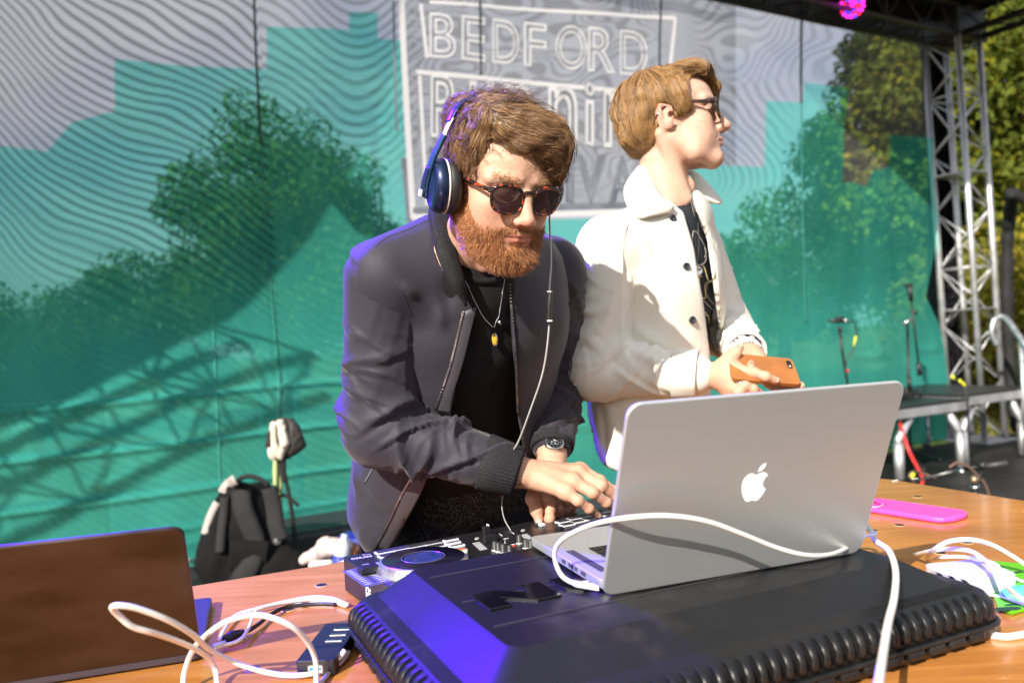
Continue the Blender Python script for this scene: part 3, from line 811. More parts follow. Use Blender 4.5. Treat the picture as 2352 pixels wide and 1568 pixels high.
def head_shape(beard, neck_to, neck_r=5.6, slim=1.0):
    """face and skull in centimetres: +x the person's right, +y forward, +z up, origin between the ears at eye height"""
    s = Shape()
    s.add(ell((0, -0.9, 3.1), (7.5, 9.3, 8.3)))
    s.add(ell((0, 2.6, 3.2), (6.7, 6.4, 5.6)), 1.5)
    s.add(ell((0, 2.8, -3.2), (5.9 * slim, 5.7, 6.6)), 2.0)
    for q in (-1, 1):
        s.add(cap((5.6 * slim * q, -0.6, -5.0), (4.6 * slim * q, 3.2, -8.4), 1.5, 1.6), 2.2)
        s.add(cap((4.6 * slim * q, 3.2, -8.4), (1.6 * q, 7.0, -10.0), 1.6, 1.6), 1.6)
        s.add(ell((4.3 * slim * q, 5.0, -2.5), (2.1, 2.6, 2.0)), 2.0)
        s.add(ell((3.2 * q, 4.9, -5.4), (2.6, 2.8, 3.0)), 2.2)
        s.add(cap((1.4 * q, 8.3, 1.9), (5.2 * q, 6.7, 1.6), 0.95, 0.9), 1.2)
    s.add(ell((0, 7.2, -9.7), (2.3, 1.9, 1.7)), 1.6)
    s.add(ell((0, 6.6, -6.4), (3.4, 2.6, 2.9)), 1.6)
    for q in (-1, 1):
        s.cut(ell((3.2 * q, 10.0, -0.1), (2.0, 2.2, 1.35)), 1.1)
        s.add(ell((3.2 * q, 7.15, -0.1), (1.45, 1.3, 1.2)), 0.25)
        s.add(cap((1.9 * q, 8.25, 0.45), (4.5 * q, 7.35, 0.35), 0.30, 0.3), 0.35)
        s.add(cap((1.9 * q, 8.15, -0.65), (4.4 * q, 7.4, -0.6), 0.22, 0.22), 0.35)
    s.add(cap((0, 8.3, 1.0), (0, 9.2, -0.6), 0.75, 0.7), 1.0)
    s.add(cap((0, 9.1, -0.4), (0, 10.65, -3.5), 0.68, 0.85), 0.8)
    s.add(ecap((0, 7.9, -0.2), (0, 9.0, -3.9), (1, 0, 0), 0.8, 1.0, 1.25, 1.5), 1.0)
    s.add(ell((0, 10.7, -3.8), (1.0, 0.95, 0.85)), 0.7)
    for q in (-1, 1):
        s.add(ell((1.22 * q, 9.6, -4.15), (0.72, 1.05, 0.75)), 0.45)
        s.cut(ell((0.62 * q, 10.2, -4.85), (0.36, 0.62, 0.40)), 0.18)
    s.cut(cap((0, 9.9, -5.2), (0, 9.6, -5.9), 0.28, 0.3), 0.5)
    for q in (-1, 1):
        s.add(cap((0.45 * q, 9.2, -6.3), (2.6 * q, 7.9, -6.8), 0.50, 0.28), 0.4)
        s.add(cap((0.5 * q, 8.95, -7.35), (2.3 * q, 7.95, -7.0), 0.60, 0.34), 0.4)
        s.cut(cap((0, 9.95, -6.8), (2.7 * q, 8.3, -6.9), 0.17, 0.1), 0.16)
    s.cut(ell((0, 9.5, -8.25), (1.7, 0.7, 0.55)), 0.7)
    for q in (-1, 1):
        s.cut(cap((1.75 * q, 9.55, -4.7), (3.3 * q, 8.35, -6.5), 0.16, 0.14), 0.55)
        s.cut(cap((1.9 * q, 8.75, -1.35), (4.0 * q, 8.0, -1.75), 0.10, 0.08), 0.4)
    # ears
    for q in (-1, 1):
        a = rad(14)
        M = [[q * math.cos(a), -math.sin(a) * 1.0, 0], [q * math.sin(a), math.cos(a), 0], [0, 0, 1]]
        s.add(ell((7.55 * q, -1.3, -0.4), (0.62, 1.75, 3.0), M), 0.5)
        s.cut(ell((8.2 * q, -0.9, 0.0), (0.55, 1.05, 2.0), M), 0.35)
        s.add(cap((7.6 * q, -0.2, 0.9), (7.9 * q, -1.9, 1.6), 0.22, 0.24), 0.3)
        s.add(cap((7.9 * q, -1.9, 1.6), (7.9 * q, -2.0, -1.2), 0.24, 0.22), 0.3)
        s.cut(ell((7.7 * q, -0.2, -0.9), (0.8, 0.45, 0.6)), 0.3)
        s.add(ell((7.45 * q, -0.7, -2.9), (0.45, 0.75, 0.75)), 0.5)
    # neck
    nt = np.array(neck_to, float)
    s.add(cap((0, -2.2, -5.5), nt, neck_r * 0.97, neck_r * 1.05), 2.0)
    for q in (-1, 1):
        s.add(cap((6.0 * q, -2.4, -3.8), nt + np.array([1.8 * q, 4.2, 0]), 1.2, 1.3), 1.2)
    s.add(ell(np.array((0, 3.2, -11.0)) * 0.45 + (nt + np.array([0, 4.6, 0])) * 0.55, (.8, .8, 1.3)), 1.6)
    return s

def skin_colour(v, beard):
    """pigment: lips, cheeks, nose tip, ears; v in head centimetres"""
    x, y, z = v[:, 0], v[:, 1], v[:, 2]
    base = np.array([0.64, 0.375, 0.265])
    if not beard: base = np.array([0.63, 0.39, 0.29])
    c = np.tile(base, (len(v), 1))
    def mix(m, col):
        nonlocal c
        c = c * (1 - m[:, None]) + np.array(col) * m[:, None]
    red = np.exp(-(((np.abs(x) - 4.2) / 2.2) ** 2 + ((z + 3.0) / 2.2) ** 2)) * (y > 3)
    mix(0.4 * red, (0.62, 0.24, 0.17))
    mix(0.55 * np.exp(-((x / 1.6) ** 2 + ((y - 11) / 1.6) ** 2 + ((z + 4) / 1.3) ** 2)), (0.62, 0.22, 0.16))
    mix(0.5 * sstep(7.2, 8.0, np.abs(x)) * (y < 2) * (y > -4), (0.60, 0.22, 0.16))
    u = np.abs(x)
    zc = -6.85 - 0.02 * u
    lip = sstep(1.0, 0.72, np.abs(z - zc) / (1.0 * np.clip(1.05 - (u / 2.7) ** 2, 0.02, 1))) * (y > 7.3) * (u < 2.7)
    mix(0.85 * lip, (0.56, 0.20, 0.17))
    n = fnoise(x * 0.8, y * 0.8, z * 0.8, 3)
    c = c * (1 + 0.06 * n[:, None] * np.array([0.5, 1, 1]))
    if not beard:
        st = sstep(-5.0, -7.5, z) * sstep(2, 6, y) * (1 - lip) * (z > -12.5)
        mix(0.16 * st, (0.34, 0.20, 0.13))
        mix(0.30 * np.exp(-(((u - 3.4) / 2.0) ** 2 + ((z - 1.7) / 0.35) ** 2)) * (y > 5), (0.36, 0.19, 0.09))
    else:
        mix(0.35 * sstep(-3.5, -6.5, z) * sstep(0.0, 3, y) * (z > -14), (0.36, 0.14, 0.06))
    return c

def make_skin():
    m, nt, b = nmat('skin')
    at = node(nt, 'ShaderNodeVertexColor', layer_name='Col')
    tc = node(nt, 'ShaderNodeTexCoord')
    nz = node(nt, 'ShaderNodeTexNoise'); nz.inputs['Scale'].default_value = 220; nz.inputs['Detail'].default_value = 4
    n2 = node(nt, 'ShaderNodeTexVoronoi'); n2.inputs['Scale'].default_value = 900
    lk(nt, tc.outputs['Object'], nz.inputs['Vector']); lk(nt, tc.outputs['Object'], n2.inputs['Vector'])
    mr = node(nt, 'ShaderNodeMapRange'); mr.inputs[1].default_value = .3; mr.inputs[2].default_value = .7; mr.inputs[3].default_value = .92; mr.inputs[4].default_value = 1.07
    lk(nt, nz.outputs[0], mr.inputs[0])
    mx = node(nt, 'ShaderNodeVectorMath', operation='SCALE'); lk(nt, at.outputs[0], mx.inputs[0]); lk(nt, mr.outputs[0], mx.inputs['Scale'])
    lk(nt, mx.outputs[0], b.inputs['Base Color'])
    ad = node(nt, 'ShaderNodeMath', operation='ADD'); lk(nt, nz.outputs[0], ad.inputs[0])
    ml = node(nt, 'ShaderNodeMath', operation='MULTIPLY'); ml.inputs[1].default_value = .4; lk(nt, n2.outputs['Distance'], ml.inputs[0]); lk(nt, ml.outputs[0], ad.inputs[1])
    bp = node(nt, 'ShaderNodeBump'); bp.inputs['Strength'].default_value = .55; bp.inputs['Distance'].default_value = .0014
    lk(nt, ad.outputs[0], bp.inputs['Height']); lk(nt, bp.outputs[0], b.inputs['Normal'])
    b.inputs['Roughness'].default_value = .47; b.inputs['Specular IOR Level'].default_value = .4
    b.inputs['Subsurface Weight'].default_value = .22
    b.inputs['Subsurface Radius'].default_value = (.009, .0035, .002); b.inputs['Subsurface Scale'].default_value = .6
    return m
SKIN = make_skin()

def strands(name, paths, r0, m, parent, cols=None, taper=0.25, sides=3):
    """paths: (N, K, 3) array -> one mesh of thin tapered hairs"""
    N, K, _ = paths.shape
    T = np.gradient(paths, axis=1); T /= np.maximum(np.linalg.norm(T, axis=2, keepdims=True), 1e-9)
    rv = RNG.normal(size=(N, 1, 3)); A = np.cross(T, rv); A /= np.maximum(np.linalg.norm(A, axis=2, keepdims=True), 1e-9)
    B = np.cross(T, A)
    rr = (r0 * (1 - (1 - taper) * np.linspace(0, 1, K) ** 1.5))[None, :, None] * (0.7 + 0.6 * RNG.rand(N, 1, 1))
    vs = np.stack([paths + rr * (A * math.cos(2 * math.pi * k / sides) + B * math.sin(2 * math.pi * k / sides)) for k in range(sides)], 2)
    base = (np.arange(N) * K * sides)[:, None, None] + (np.arange(K - 1) * sides)[None, :, None]
    k = np.arange(sides)[None, None, :]; k2 = (k + 1) % sides
    F = np.stack([base + k, base + k2, base + k2 + sides, base + k + sides], -1).reshape(-1, 4)
    o = raw(name, vs.reshape(-1, 3), F, m, parent)
    if cols is not None:
        attr(o, 'Col', np.repeat(cols, K * sides, axis=0))
    return o
def hair_mat(name, rough=.42, spec=.6):
    m, nt, b = nmat(name)
    at = node(nt, 'ShaderNodeVertexColor', layer_name='Col'); lk(nt, at.outputs[0], b.inputs['Base Color'])
    b.inputs['Roughness'].default_value = rough; b.inputs['Specular IOR Level'].default_value = spec
    b.inputs['Sheen Weight'].default_value = 0.0
    return m
HAIR = hair_mat('hair')

def shell_flow(shape, pts, dirf, K, step, h0, h1, wob, seed, clump=.35):
    """walk points over an implicit surface (head centimetres) along a direction field"""
    p = pts.copy(); out = []
    N = len(p); e = 0.05
    ph = RNG.rand(N)
    for k in range(K):
        for _ in range(2):
            d = shape.ev(p[:, 0], p[:, 1], p[:, 2])
            g = np.stack([shape.ev(p[:, 0] + e, p[:, 1], p[:, 2]) - d, shape.ev(p[:, 0], p[:, 1] + e, p[:, 2]) - d, shape.ev(p[:, 0], p[:, 1], p[:, 2] + e) - d], 1)
            g /= np.maximum(np.linalg.norm(g, axis=1, keepdims=True), 1e-9)
            tgt = h0 + (h1 - h0) * k / (K - 1) + clump * vnoise(p[:, 0] * .62, p[:, 1] * .62, p[:, 2] * .62, seed + 77)
            p = p + g * (tgt - d)[:, None]
        out.append(p.copy())
        D = dirf(p)
        D = D + wob * np.stack([vnoise(p[:, 0] * .9, p[:, 1] * .9, p[:, 2] * .9 + ph * .6, seed + i) for i in range(3)], 1)
        D = D - g * (D * g).sum(1)[:, None]
        D /= np.maximum(np.linalg.norm(D, axis=1, keepdims=True), 1e-9)
        p = p + D * step * (0.75 + .5 * ph[:, None])
    return np.stack(out, 1)

# ------------------------------------------------------------ head coordinates of the two people
R1 = frame_of(rad(30), rad(24))
O1 = np.array(P(1210, 433, 1.20)) - R1 @ np.array([0, .088, .008])
R2 = frame_of(rad(80), rad(-7), rad(0))
SC2 = 1.05
def warp2(v):
    v = np.array(v, float); w = v.copy(); z = v[..., 2]
    w[..., 1] = v[..., 1] * np.where(v[..., 1] > 0, 1.05, 1.12); w[..., 2] = np.where(z > 0, z * .93, z * 1.05)
    return w
O2 = np.array(P(1676, 288, 1.80)) - R2 @ (warp2([0, 11.5, -3.8]) * .01 * SC2)
def W1(v): return O1 + (np.asarray(v) * .01) @ R1.T
def W2(v): return O2 + (warp2(v) * .01 * SC2) @ R2.T
def L1(w): return ((np.asarray(w, float) - O1) @ R1) * 100
def L2(w): return ((np.asarray(w, float) - O2) @ R2) * 100 / SC2

def hand_shape(wr, palm, fingers, arm=None, wr_r=.026, wr_ax=None):
    """palm: list of MCP points with radius; fingers: list of [(point, radius), ...]"""
    s = Shape()
    if arm is not None:
        s.add(cap(arm, wr, .034, wr_r))
    for i, (p, r) in enumerate(palm):
        s.add(cap(wr, p, wr_r * .80, r), .014 if i or arm is not None else 0)
        if i: s.add(cap(palm[i - 1][0], p, palm[i - 1][1], r), .008)
    for fg in fingers:
        for i in range(len(fg) - 1):
            s.add(cap(fg[i][0], fg[i + 1][0], fg[i][1], fg[i + 1][1]), .0045 if i else .009)
        for (p, r) in fg[1:-1]:
            s.add(ell(p, (r * 1.03,) * 3), .005)
    return s
def bounds(s, pad):
    lo = np.min([o[1][1] for o in s.ops if o[1][1] is not None], 0) - pad
    hi = np.max([o[1][2] for o in s.ops if o[1][2] is not None], 0) + pad
    return lo, hi
def hand_col(v, tips, knk):
    c = np.tile(np.array([0.62, 0.345, 0.235]), (len(v), 1))
    for p in knk:
        m = .55 * np.exp(-((v - np.array(p)) ** 2).sum(1) / .009 ** 2); c = c * (1 - m[:, None]) + np.array([.58, .22, .15]) * m[:, None]
    for p in tips:
        m = .5 * np.exp(-((v - np.array(p)) ** 2).sum(1) / .012 ** 2); c = c * (1 - m[:, None]) + np.array([.62, .22, .16]) * m[:, None]
    n = fnoise(v[:, 0] * 60, v[:, 1] * 60, v[:, 2] * 60, 5)
    return c * (1 + .07 * n[:, None] * np.array([.4, 1, 1]))
def join_bodies(name, parts, parent):
    vs, fs, cs, o = [], [], [], 0
    for v, f, c in parts:
        vs.append(v); fs.append(f + o); cs.append(c); o += len(v)
    ob = raw(name, np.concatenate(vs), np.concatenate(fs), SKIN, parent)
    attr(ob, 'Col', np.concatenate(cs))
    return ob
def nails(pts, parent):
    """pts: (tip, previous joint, up direction, width)"""
    for (tip, prev, up, w) in pts:
        t = (V(tip) - V(prev)).normalized(); u = V(up); u = (u - t * u.dot(t)).normalized(); s = t.cross(u)
        rows = []
        for a in np.linspace(-1, 1, 7):
            rows.append([V(tip) + t * (w * (.1 + 1.1 * b) * 1.0) + u * (w * (1.02 * math.sqrt(max(0, 1 - .55 * a * a)) - .10 * (b - .3) ** 2 + .06)) * .98 + s * (w * .74 * a * (1 - .25 * b * b)) for b in np.linspace(-.9, .55, 6)])
        MB().strip(rows).build('fingernail', mat('nail', (.66, .40, .33), .25, var=.03), parent)

# ------------------------------------------------------------ fold displacement for cloth
def fold_disp(v, n, axis, freq, amp, warp, seed, aniso=4.0, ridge=True):
    """ridged noise stretched along 'axis' (folds run along it)"""
    a = np.array(axis, float); a /= np.linalg.norm(a)
    al = v @ a
    q = v - al[:, None] * a
    w = fnoise(v[:, 0] * freq * .5, v[:, 1] * freq * .5, v[:, 2] * freq * .5, seed + 5) * warp
    x = q[:, 0] * freq + w; y = q[:, 1] * freq + w; z = q[:, 2] * freq
    k = al * freq / aniso
    r = vnoise(x + a[0] * k, y + a[1] * k, z + a[2] * k, seed)
    r2 = vnoise(2.1 * x + a[0] * k * 2, 2.1 * y + a[1] * k * 2, 2.1 * z + a[2] * k * 2, seed + 9)
    if ridge: d = (1 - np.abs(r) * 2.2) * .7 + (1 - np.abs(r2) * 2.2) * .3
    else: d = r
    return amp * d
def strokes(v, lines, rref):
    """sharp folds drawn where they run in the garment: (points, width, height) in metres"""
    out = np.zeros(len(v))
    for pts, wd, ht in lines:
        p = np.array([tuple(q) for q in pts], float); best = np.full(len(v), 1e9); tt = np.zeros(len(v))
        for i in range(len(p) - 1):
            d = p[i + 1] - p[i]; t = np.clip(((v - p[i]) @ d) / (d @ d), 0, 1)
            ds = np.linalg.norm(v - p[i] - t[:, None] * d, axis=1)
            m = ds < best; best[m] = ds[m]; tt[m] = (i + t[m]) / (len(p) - 1)
        e = np.sqrt(np.clip(np.sin(np.clip(tt, 0.02, .98) * math.pi), 0, 1))
        out += ht * e * np.exp(-(best / wd) ** 2)
    return out

def cyl_folds(v, a, b, ref, n, tc, ts, amp, w, seed, span=1.1, slope=.03):
    """crisp part-ring folds round a limb running from a to b"""
    rs = np.random.RandomState(seed)
    a = np.array(a, float); b = np.array(b, float); d = b - a; L = np.linalg.norm(d); d /= L
    r = np.array(ref, float); r = r - d * (r @ d); r /= np.linalg.norm(r); q = np.cross(d, r)
    p = v - a; t = p @ d; th = np.arctan2(p @ q, p @ r)
    out = np.zeros(len(v))
    for i in range(n):
        t0 = (tc + ts * rs.randn()) * L; th0 = rs.uniform(-math.pi, math.pi); sp = span * rs.uniform(.6, 1.5)
        dth = (th - th0 + math.pi) % (2 * math.pi) - math.pi
        sl = slope * rs.uniform(-1, 1) * 1.6; wi = w * rs.uniform(.6, 1.5)
        x = (t - t0 - sl * dth - .006 * np.sin(3 * dth + i)) / wi
        prof = np.exp(-np.abs(x) * 1.5) * 1.15 - .5 * np.exp(-((x - 1.3) / .8) ** 2)
        out += amp * rs.uniform(.5, 1.3) * prof * np.exp(-(dth / sp) ** 4)
    return out

from mathutils.bvhtree import BVHTree
def bvh_of(*objs):
    vs, fs, o = [], [], 0
    for ob in objs:
        me = ob.data; n = len(me.vertices)
        co = np.empty(n * 3, np.float32); me.vertices.foreach_get('co', co); vs += [tuple(q) for q in co.reshape(-1, 3)]
        fs += [tuple(i + o for i in p.vertices) for p in me.polygons]; o += n
    return BVHTree.FromPolygons(vs, fs)
def surf(bv, px, py, off=.001, dflt=1.5):
    """the point on a garment that lies at this place of the photograph"""
    d = (P(px, py, 1.0) - CAM).normalized()
    h = bv.ray_cast(CAM, d, 6.0)
    if h[0] is None: return P(px, py, dflt)
    return h[0] - d * off
# ================================================================ MAN AT THE CONTROLLER
man1 = thing('person', 'person with a ginger beard, headphones and tortoiseshell sunglasses leaning over the DJ controller', 'person', (0.02, 1.85, 0))
hs1 = head_shape(True, L1(P(1066, 610, 1.44)), 5.5)
hv, hf = hs1.grid((-9.6, -22, -26), (9.6, 13.5, 13), 0.2)
hc = skin_colour(hv, True)
body_parts = [(W1(hv), hf, hc)]

# right hand: palm down over the pads, little finger nearest the camera
def cD(x, y, d): return P((1150 + x / 3.92) / 1.0629, (1000 + y / 3.92) / 1.0629, d)
wrR = cD(440, 592, 1.455)
elbR = P(876, 985, 1.47)
fR = [
    [(cD(905, 790, 1.425), .0118), (cD(1025, 868, 1.415), .0092), (cD(1130, 945, 1.425), .0080), (cD(1205, 1005, 1.44), .0066)],
    [(cD(970, 690, 1.445), .0128), (cD(1165, 790, 1.43), .0102), (cD(1295, 885, 1.445), .0086), (cD(1385, 955, 1.465), .0070)],
    [(cD(1020, 610, 1.475), .0132), (cD(1245, 722, 1.45), .0104), (cD(1375, 815, 1.465), .0088), (cD(1465, 900, 1.485), .0072)],
    [(cD(1045, 575, 1.51), .0128), (cD(1235, 680, 1.49), .0102), (cD(1360, 770, 1.50), .0086), (cD(1440, 850, 1.51), .0072)],
]
thR = [(cD(620, 640, 1.50), .016), (cD(800, 760, 1.53), .013), (cD(930, 850, 1.54), .0105), (cD(1010, 900, 1.55), .0085)]
s = hand_shape(tuple(wrR), [(tuple(f[0][0]), f[0][1]) for f in fR], [[(tuple(a), r) for a, r in f] for f in fR] + [[(tuple(a), r) for a, r in thR]], arm=tuple(elbR * .35 + wrR * .65), wr_r=.0255)
s.add(ell(tuple(cD(700, 650, 1.47)), (.036, .030, .021)), .02)
s.add(ell(tuple(cD(478, 640, 1.437)), (.010, .010, .010)), .012)      # wrist bone
# tendons on the back of the hand
for f in fR[:3]:
    a = V(wrR) * .45 + V(f[0][0]) * .55
    s.add(cap(tuple(a + V((0, -.004, .010))), tuple(V(f[0][0]) + V((0, -.001, .004))), .0045, .0075), .012)
lo, hi = bounds(s, .01)
v, f = s.grid(lo, hi, .0015)
body_parts.append((v, f, hand_col(v, [q[-1][0] for q in fR], [q[1][0] for q in fR] + [q[0][0] for q in fR])))
tipsR = fR
# left hand below it, fingers pointing down on the deck
wrL = cD(775, 530, 1.575)
fL = [
    [(cD(735, 830, 1.535), .0125), (cD(752, 950, 1.515), .0100), (cD(752, 1040, 1.505), .0088), (cD(742, 1105, 1.50), .0072)],
    [(cD(810, 850, 1.55), .0125), (cD(838, 945, 1.545), .0100), (cD(832, 1000, 1.55), .0090), (cD(815, 1020, 1.57), .0076)],
    [(cD(870, 850, 1.565), .0120), (cD(902, 940, 1.56), .0096), (cD(890, 995, 1.57), .0086), (cD(868, 1010, 1.59), .0072)],
    [(cD(925, 840, 1.58), .0110), (cD(968, 915, 1.575), .0086), (cD(965, 972, 1.585), .0078), (cD(945, 995, 1.60), .0066)],
]
thL = [(cD(640, 700, 1.545), .0165), (cD(590, 850, 1.52), .0130), (cD(625, 960, 1.505), .0112), (cD(652, 1060, 1.498), .0085)]
s = hand_shape(tuple(wrL), [(tuple(f[0][0]), f[0][1]) for f in fL], [[(tuple(a), r) for a, r in f] for f in fL] + [[(tuple(a), r) for a, r in thL]], arm=tuple(V(wrL) + (P(1262, 860, 1.74) - V(wrL)).normalized() * .10), wr_r=.0255)
s.add(ell(tuple(cD(720, 740, 1.555)), (.032, .026, .030)), .02)
lo, hi = bounds(s, .01)
v, f = s.grid(lo, hi, .0015)
body_parts.append((v, f, hand_col(v, [q[-1][0] for q in fL] + [thL[-1][0]], [q[1][0] for q in fL])))

# trunk and legs (inside the clothes)
pelv = P(1075, 1215, 1.86); belly = P(1085, 1010, 1.74); chest = P(1085, 760, 1.56); nbase = P(1062, 600, 1.43)
shR = P(885, 640, 1.40); shL = P(1262, 625, 1.62)
side1 = (shL - shR).normalized()
elbL = P(1262, 860, 1.74)
s = Shape()
s.add(ecap(tuple(pelv), tuple(belly), tuple(side1), .150, .105, .145, .100))
s.add(ecap(tuple(belly), tuple(chest), tuple(side1), .145, .100, .165, .105), .05)
s.add(ecap(tuple(chest), tuple(nbase), tuple(side1), .165, .100, .075, .070), .05)
s.add(cap(tuple(nbase), tuple(shR * .9 + nbase * .1), .055, .060), .05); s.add(cap(tuple(nbase), tuple(shL * .9 + nbase * .1), .055, .060), .05)
s.add(cap(tuple(shR), tuple(elbR), .05, .042), .03); s.add(cap(tuple(elbR), tuple(wrR), .042, .030), .02)
s.add(cap(tuple(shL), tuple(elbL), .05, .042), .03); s.add(cap(tuple(elbL), tuple(wrL), .042, .030), .02)
ft = []
for q, dx in ((-1, -.13), (1, .16)):
    hip = V((pelv.x + dx * .75, 1.90, .90)); kn = V((hip.x + .02 * q, 1.86, .50)); an = V((hip.x + .03 * q, 1.96, .09))
    ft.append((hip, kn, an))
    s.add(cap(tuple(hip), tuple(kn), .080, .055), .05); s.add(cap(tuple(kn), tuple(an), .055, .038), .02)
lo, hi = bounds(s, .02)
v, f = s.grid(lo, hi, .011)
body_parts.append((v, f, np.tile([.6, .35, .24], (len(v), 1))))
body1 = join_bodies('body', body_parts, man1)
nails([(fR[0][3][0], fR[0][2][0], (-.3, -.75, .55), .0066), (fL[0][3][0], fL[0][2][0], (.1, -1, .25), .0068), (thL[3][0], thL[2][0], (-.2, -1, .1), .0082)], body1)

# ---- t-shirt
def nylon(name, col):
    m = mat(name, col, .64, var=.18, vscale=9, spec=.30, sheen=.15)
    nt = m.node_tree; b = nt.nodes['Principled BSDF']; tc = node(nt, 'ShaderNodeTexCoord')
    a = node(nt, 'ShaderNodeTexNoise'); a.inputs['Scale'].default_value = 8; a.inputs['Detail'].default_value = 4; a.inputs['Distortion'].default_value = .5
    lk(nt, tc.outputs['Object'], a.inputs['Vector'])
    s_ = node(nt, 'ShaderNodeMath', operation='SUBTRACT'); s_.inputs[1].default_value = .5; lk(nt, a.outputs[0], s_.inputs[0])
    ab = node(nt, 'ShaderNodeMath', operation='ABSOLUTE'); lk(nt, s_.outputs[0], ab.inputs[0])
    pw = node(nt, 'ShaderNodeMath', operation='POWER'); pw.inputs[1].default_value = .55; lk(nt, ab.outputs[0], pw.inputs[0])
    bp = node(nt, 'ShaderNodeBump'); bp.inputs['Strength'].default_value = .30; bp.inputs['Distance'].default_value = .006; bp.invert = True
    lk(nt, pw.outputs[0], bp.inputs['Height'])
    w = node(nt, 'ShaderNodeTexNoise'); w.inputs['Scale'].default_value = 900; lk(nt, tc.outputs['Object'], w.inputs['Vector'])
    b2 = node(nt, 'ShaderNodeBump'); b2.inputs['Strength'].default_value = .10; b2.inputs['Distance'].default_value = .001; lk(nt, w.outputs[0], b2.inputs['Height']); lk(nt, bp.outputs[0], b2.inputs['Normal'])
    lk(nt, b2.outputs[0], b.inputs['Normal'])
    return m
JK = nylon('jacket_nylon', (.029, .026, .038))
JKI = mat('jacket_lining', (.030, .029, .036), .6, var=.1, bump=.15, bscale=500)
TEE = mat('black_cotton', (.010, .010, .012), .85, var=.15, vscale=30, bump=.2, bscale=700, spec=.25)
s = Shape()
s.add(ecap(tuple(P(1078, 1045, 1.79)), tuple(belly), tuple(side1), .158, .112, .155, .110))
s.add(ecap(tuple(belly), tuple(chest), tuple(side1), .155, .108, .178, .112), .06)
s.add(ecap(tuple(chest), tuple(nbase + V((0, .03, -.02))), tuple(side1), .178, .108, .085, .075), .06)
s.add(ecap(tuple(P(1115, 750, 1.50)), tuple(P(1105, 668, 1.43)), tuple(side1), .100, .07, .07, .060), .05)
s.add(cap(tuple(nbase), tuple(shR), .058, .060), .05); s.add(cap(tuple(nbase), tuple(shL), .058, .060), .05)
lo, hi = bounds(s, .02)
v, f = s.grid(lo, hi, .007)
n = vnormals(v, f)
v = v + n * fold_disp(v, n, (.15, 0, 1), 9, .006, 1.0, 3, 4, False)[:, None]
v += n * strokes(v, [(spl([P(1075, 700, 1.45), P(1060, 850, 1.55), P(1040, 990, 1.6)], 6), .012, .008), (spl([P(1150, 700, 1.45), P(1165, 850, 1.55), P(1120, 1000, 1.6)], 6), .014, .008),
                     (spl([P(1060, 960, 1.6), P(1120, 1010, 1.6), P(1190, 1000, 1.6)], 6), .012, .008)], 0)[:, None]
tee_o = raw('t_shirt', v, f, TEE, man1)
# neckline band
BT0 = bvh_of(tee_o)
MB().tube(spl([surf(BT0, *q, .001) for q in ((1058, 612), (1072, 632), (1100, 645), (1140, 642), (1168, 622))], 8), .006, 8).build('neckband', TEE, man1)

# ---- trousers (dark tweed)
def tweed():
    m, nt, b = nmat('tweed')
    tc = node(nt, 'ShaderNodeTexCoord')
    mp = node(nt, 'ShaderNodeMapping'); mp.inputs['Rotation'].default_value = (0, rad(20), rad(12)); lk(nt, tc.outputs['Object'], mp.inputs[0])
    vo = node(nt, 'ShaderNodeTexVoronoi'); vo.inputs['Scale'].default_value = 330; vo.inputs['Randomness'].default_value = .55; lk(nt, mp.outputs[0], vo.inputs['Vector'])
    nz = node(nt, 'ShaderNodeTexNoise'); nz.inputs['Scale'].default_value = 60; lk(nt, mp.outputs[0], nz.inputs['Vector'])
    cr = node(nt, 'ShaderNodeMapRange'); cr.inputs[1].default_value = .12; cr.inputs[2].default_value = .40; cr.inputs[3].default_value = 1; cr.inputs[4].default_value = 0; lk(nt, vo.outputs['Distance'], cr.inputs[0])
    mu = node(nt, 'ShaderNodeMath', operation='MULTIPLY'); lk(nt, cr.outputs[0], mu.inputs[0]); lk(nt, nz.outputs[0], mu.inputs[1])
    mx = node(nt, 'ShaderNodeMix', data_type='RGBA'); mx.inputs['A'].default_value = (.008, .008, .010, 1); mx.inputs['B'].default_value = (.42, .43, .47, 1)
    lk(nt, mu.outputs[0], mx.inputs['Factor']); lk(nt, mx.outputs['Result'], b.inputs['Base Color'])
    bp = node(nt, 'ShaderNodeBump'); bp.inputs['Strength'].default_value = .6; bp.inputs['Distance'].default_value = .001; lk(nt, cr.outputs[0], bp.inputs['Height']); lk(nt, bp.outputs[0], b.inputs['Normal'])
    b.inputs['Roughness'].default_value = .85; b.inputs['Specular IOR Level'].default_value = .2
    return m
s = Shape()
s.add(ecap(tuple(P(1085, 1085, 1.80)), tuple(pelv + V((0, 0, -.06))), tuple(side1), .168, .128, .180, .138))
for hip, kn, an in ft:
    s.add(cap(tuple(hip), tuple(kn), .096, .070), .04); s.add(cap(tuple(kn), tuple(an + V((0, 0, -.01))), .070, .060), .02)
lo, hi = bounds(s, .02)
v, f = s.grid(lo, hi, .008)
n = vnormals(v, f)
v = v + n * fold_disp(v, n, (.5, 0, .6), 8, .007, 1.2, 13, 3)[:, None]
raw('trousers', v, f, tweed(), man1)
for hip, kn, an in ft:
    s = Shape(); s.add(ell((an.x, an.y - .02, .055), (.05, .06, .055))); s.add(ell((an.x, an.y - .13, .04), (.048, .09, .04)), .05); s.keep(halfspace((0, 0, 0.004), (0, 0, -1)), .004)
    lo, hi = bounds(s, .02); v, f = s.grid(lo, hi, .006); raw('shoe', v, f, mat('shoe_black', (.02, .02, .02), .5), man1)

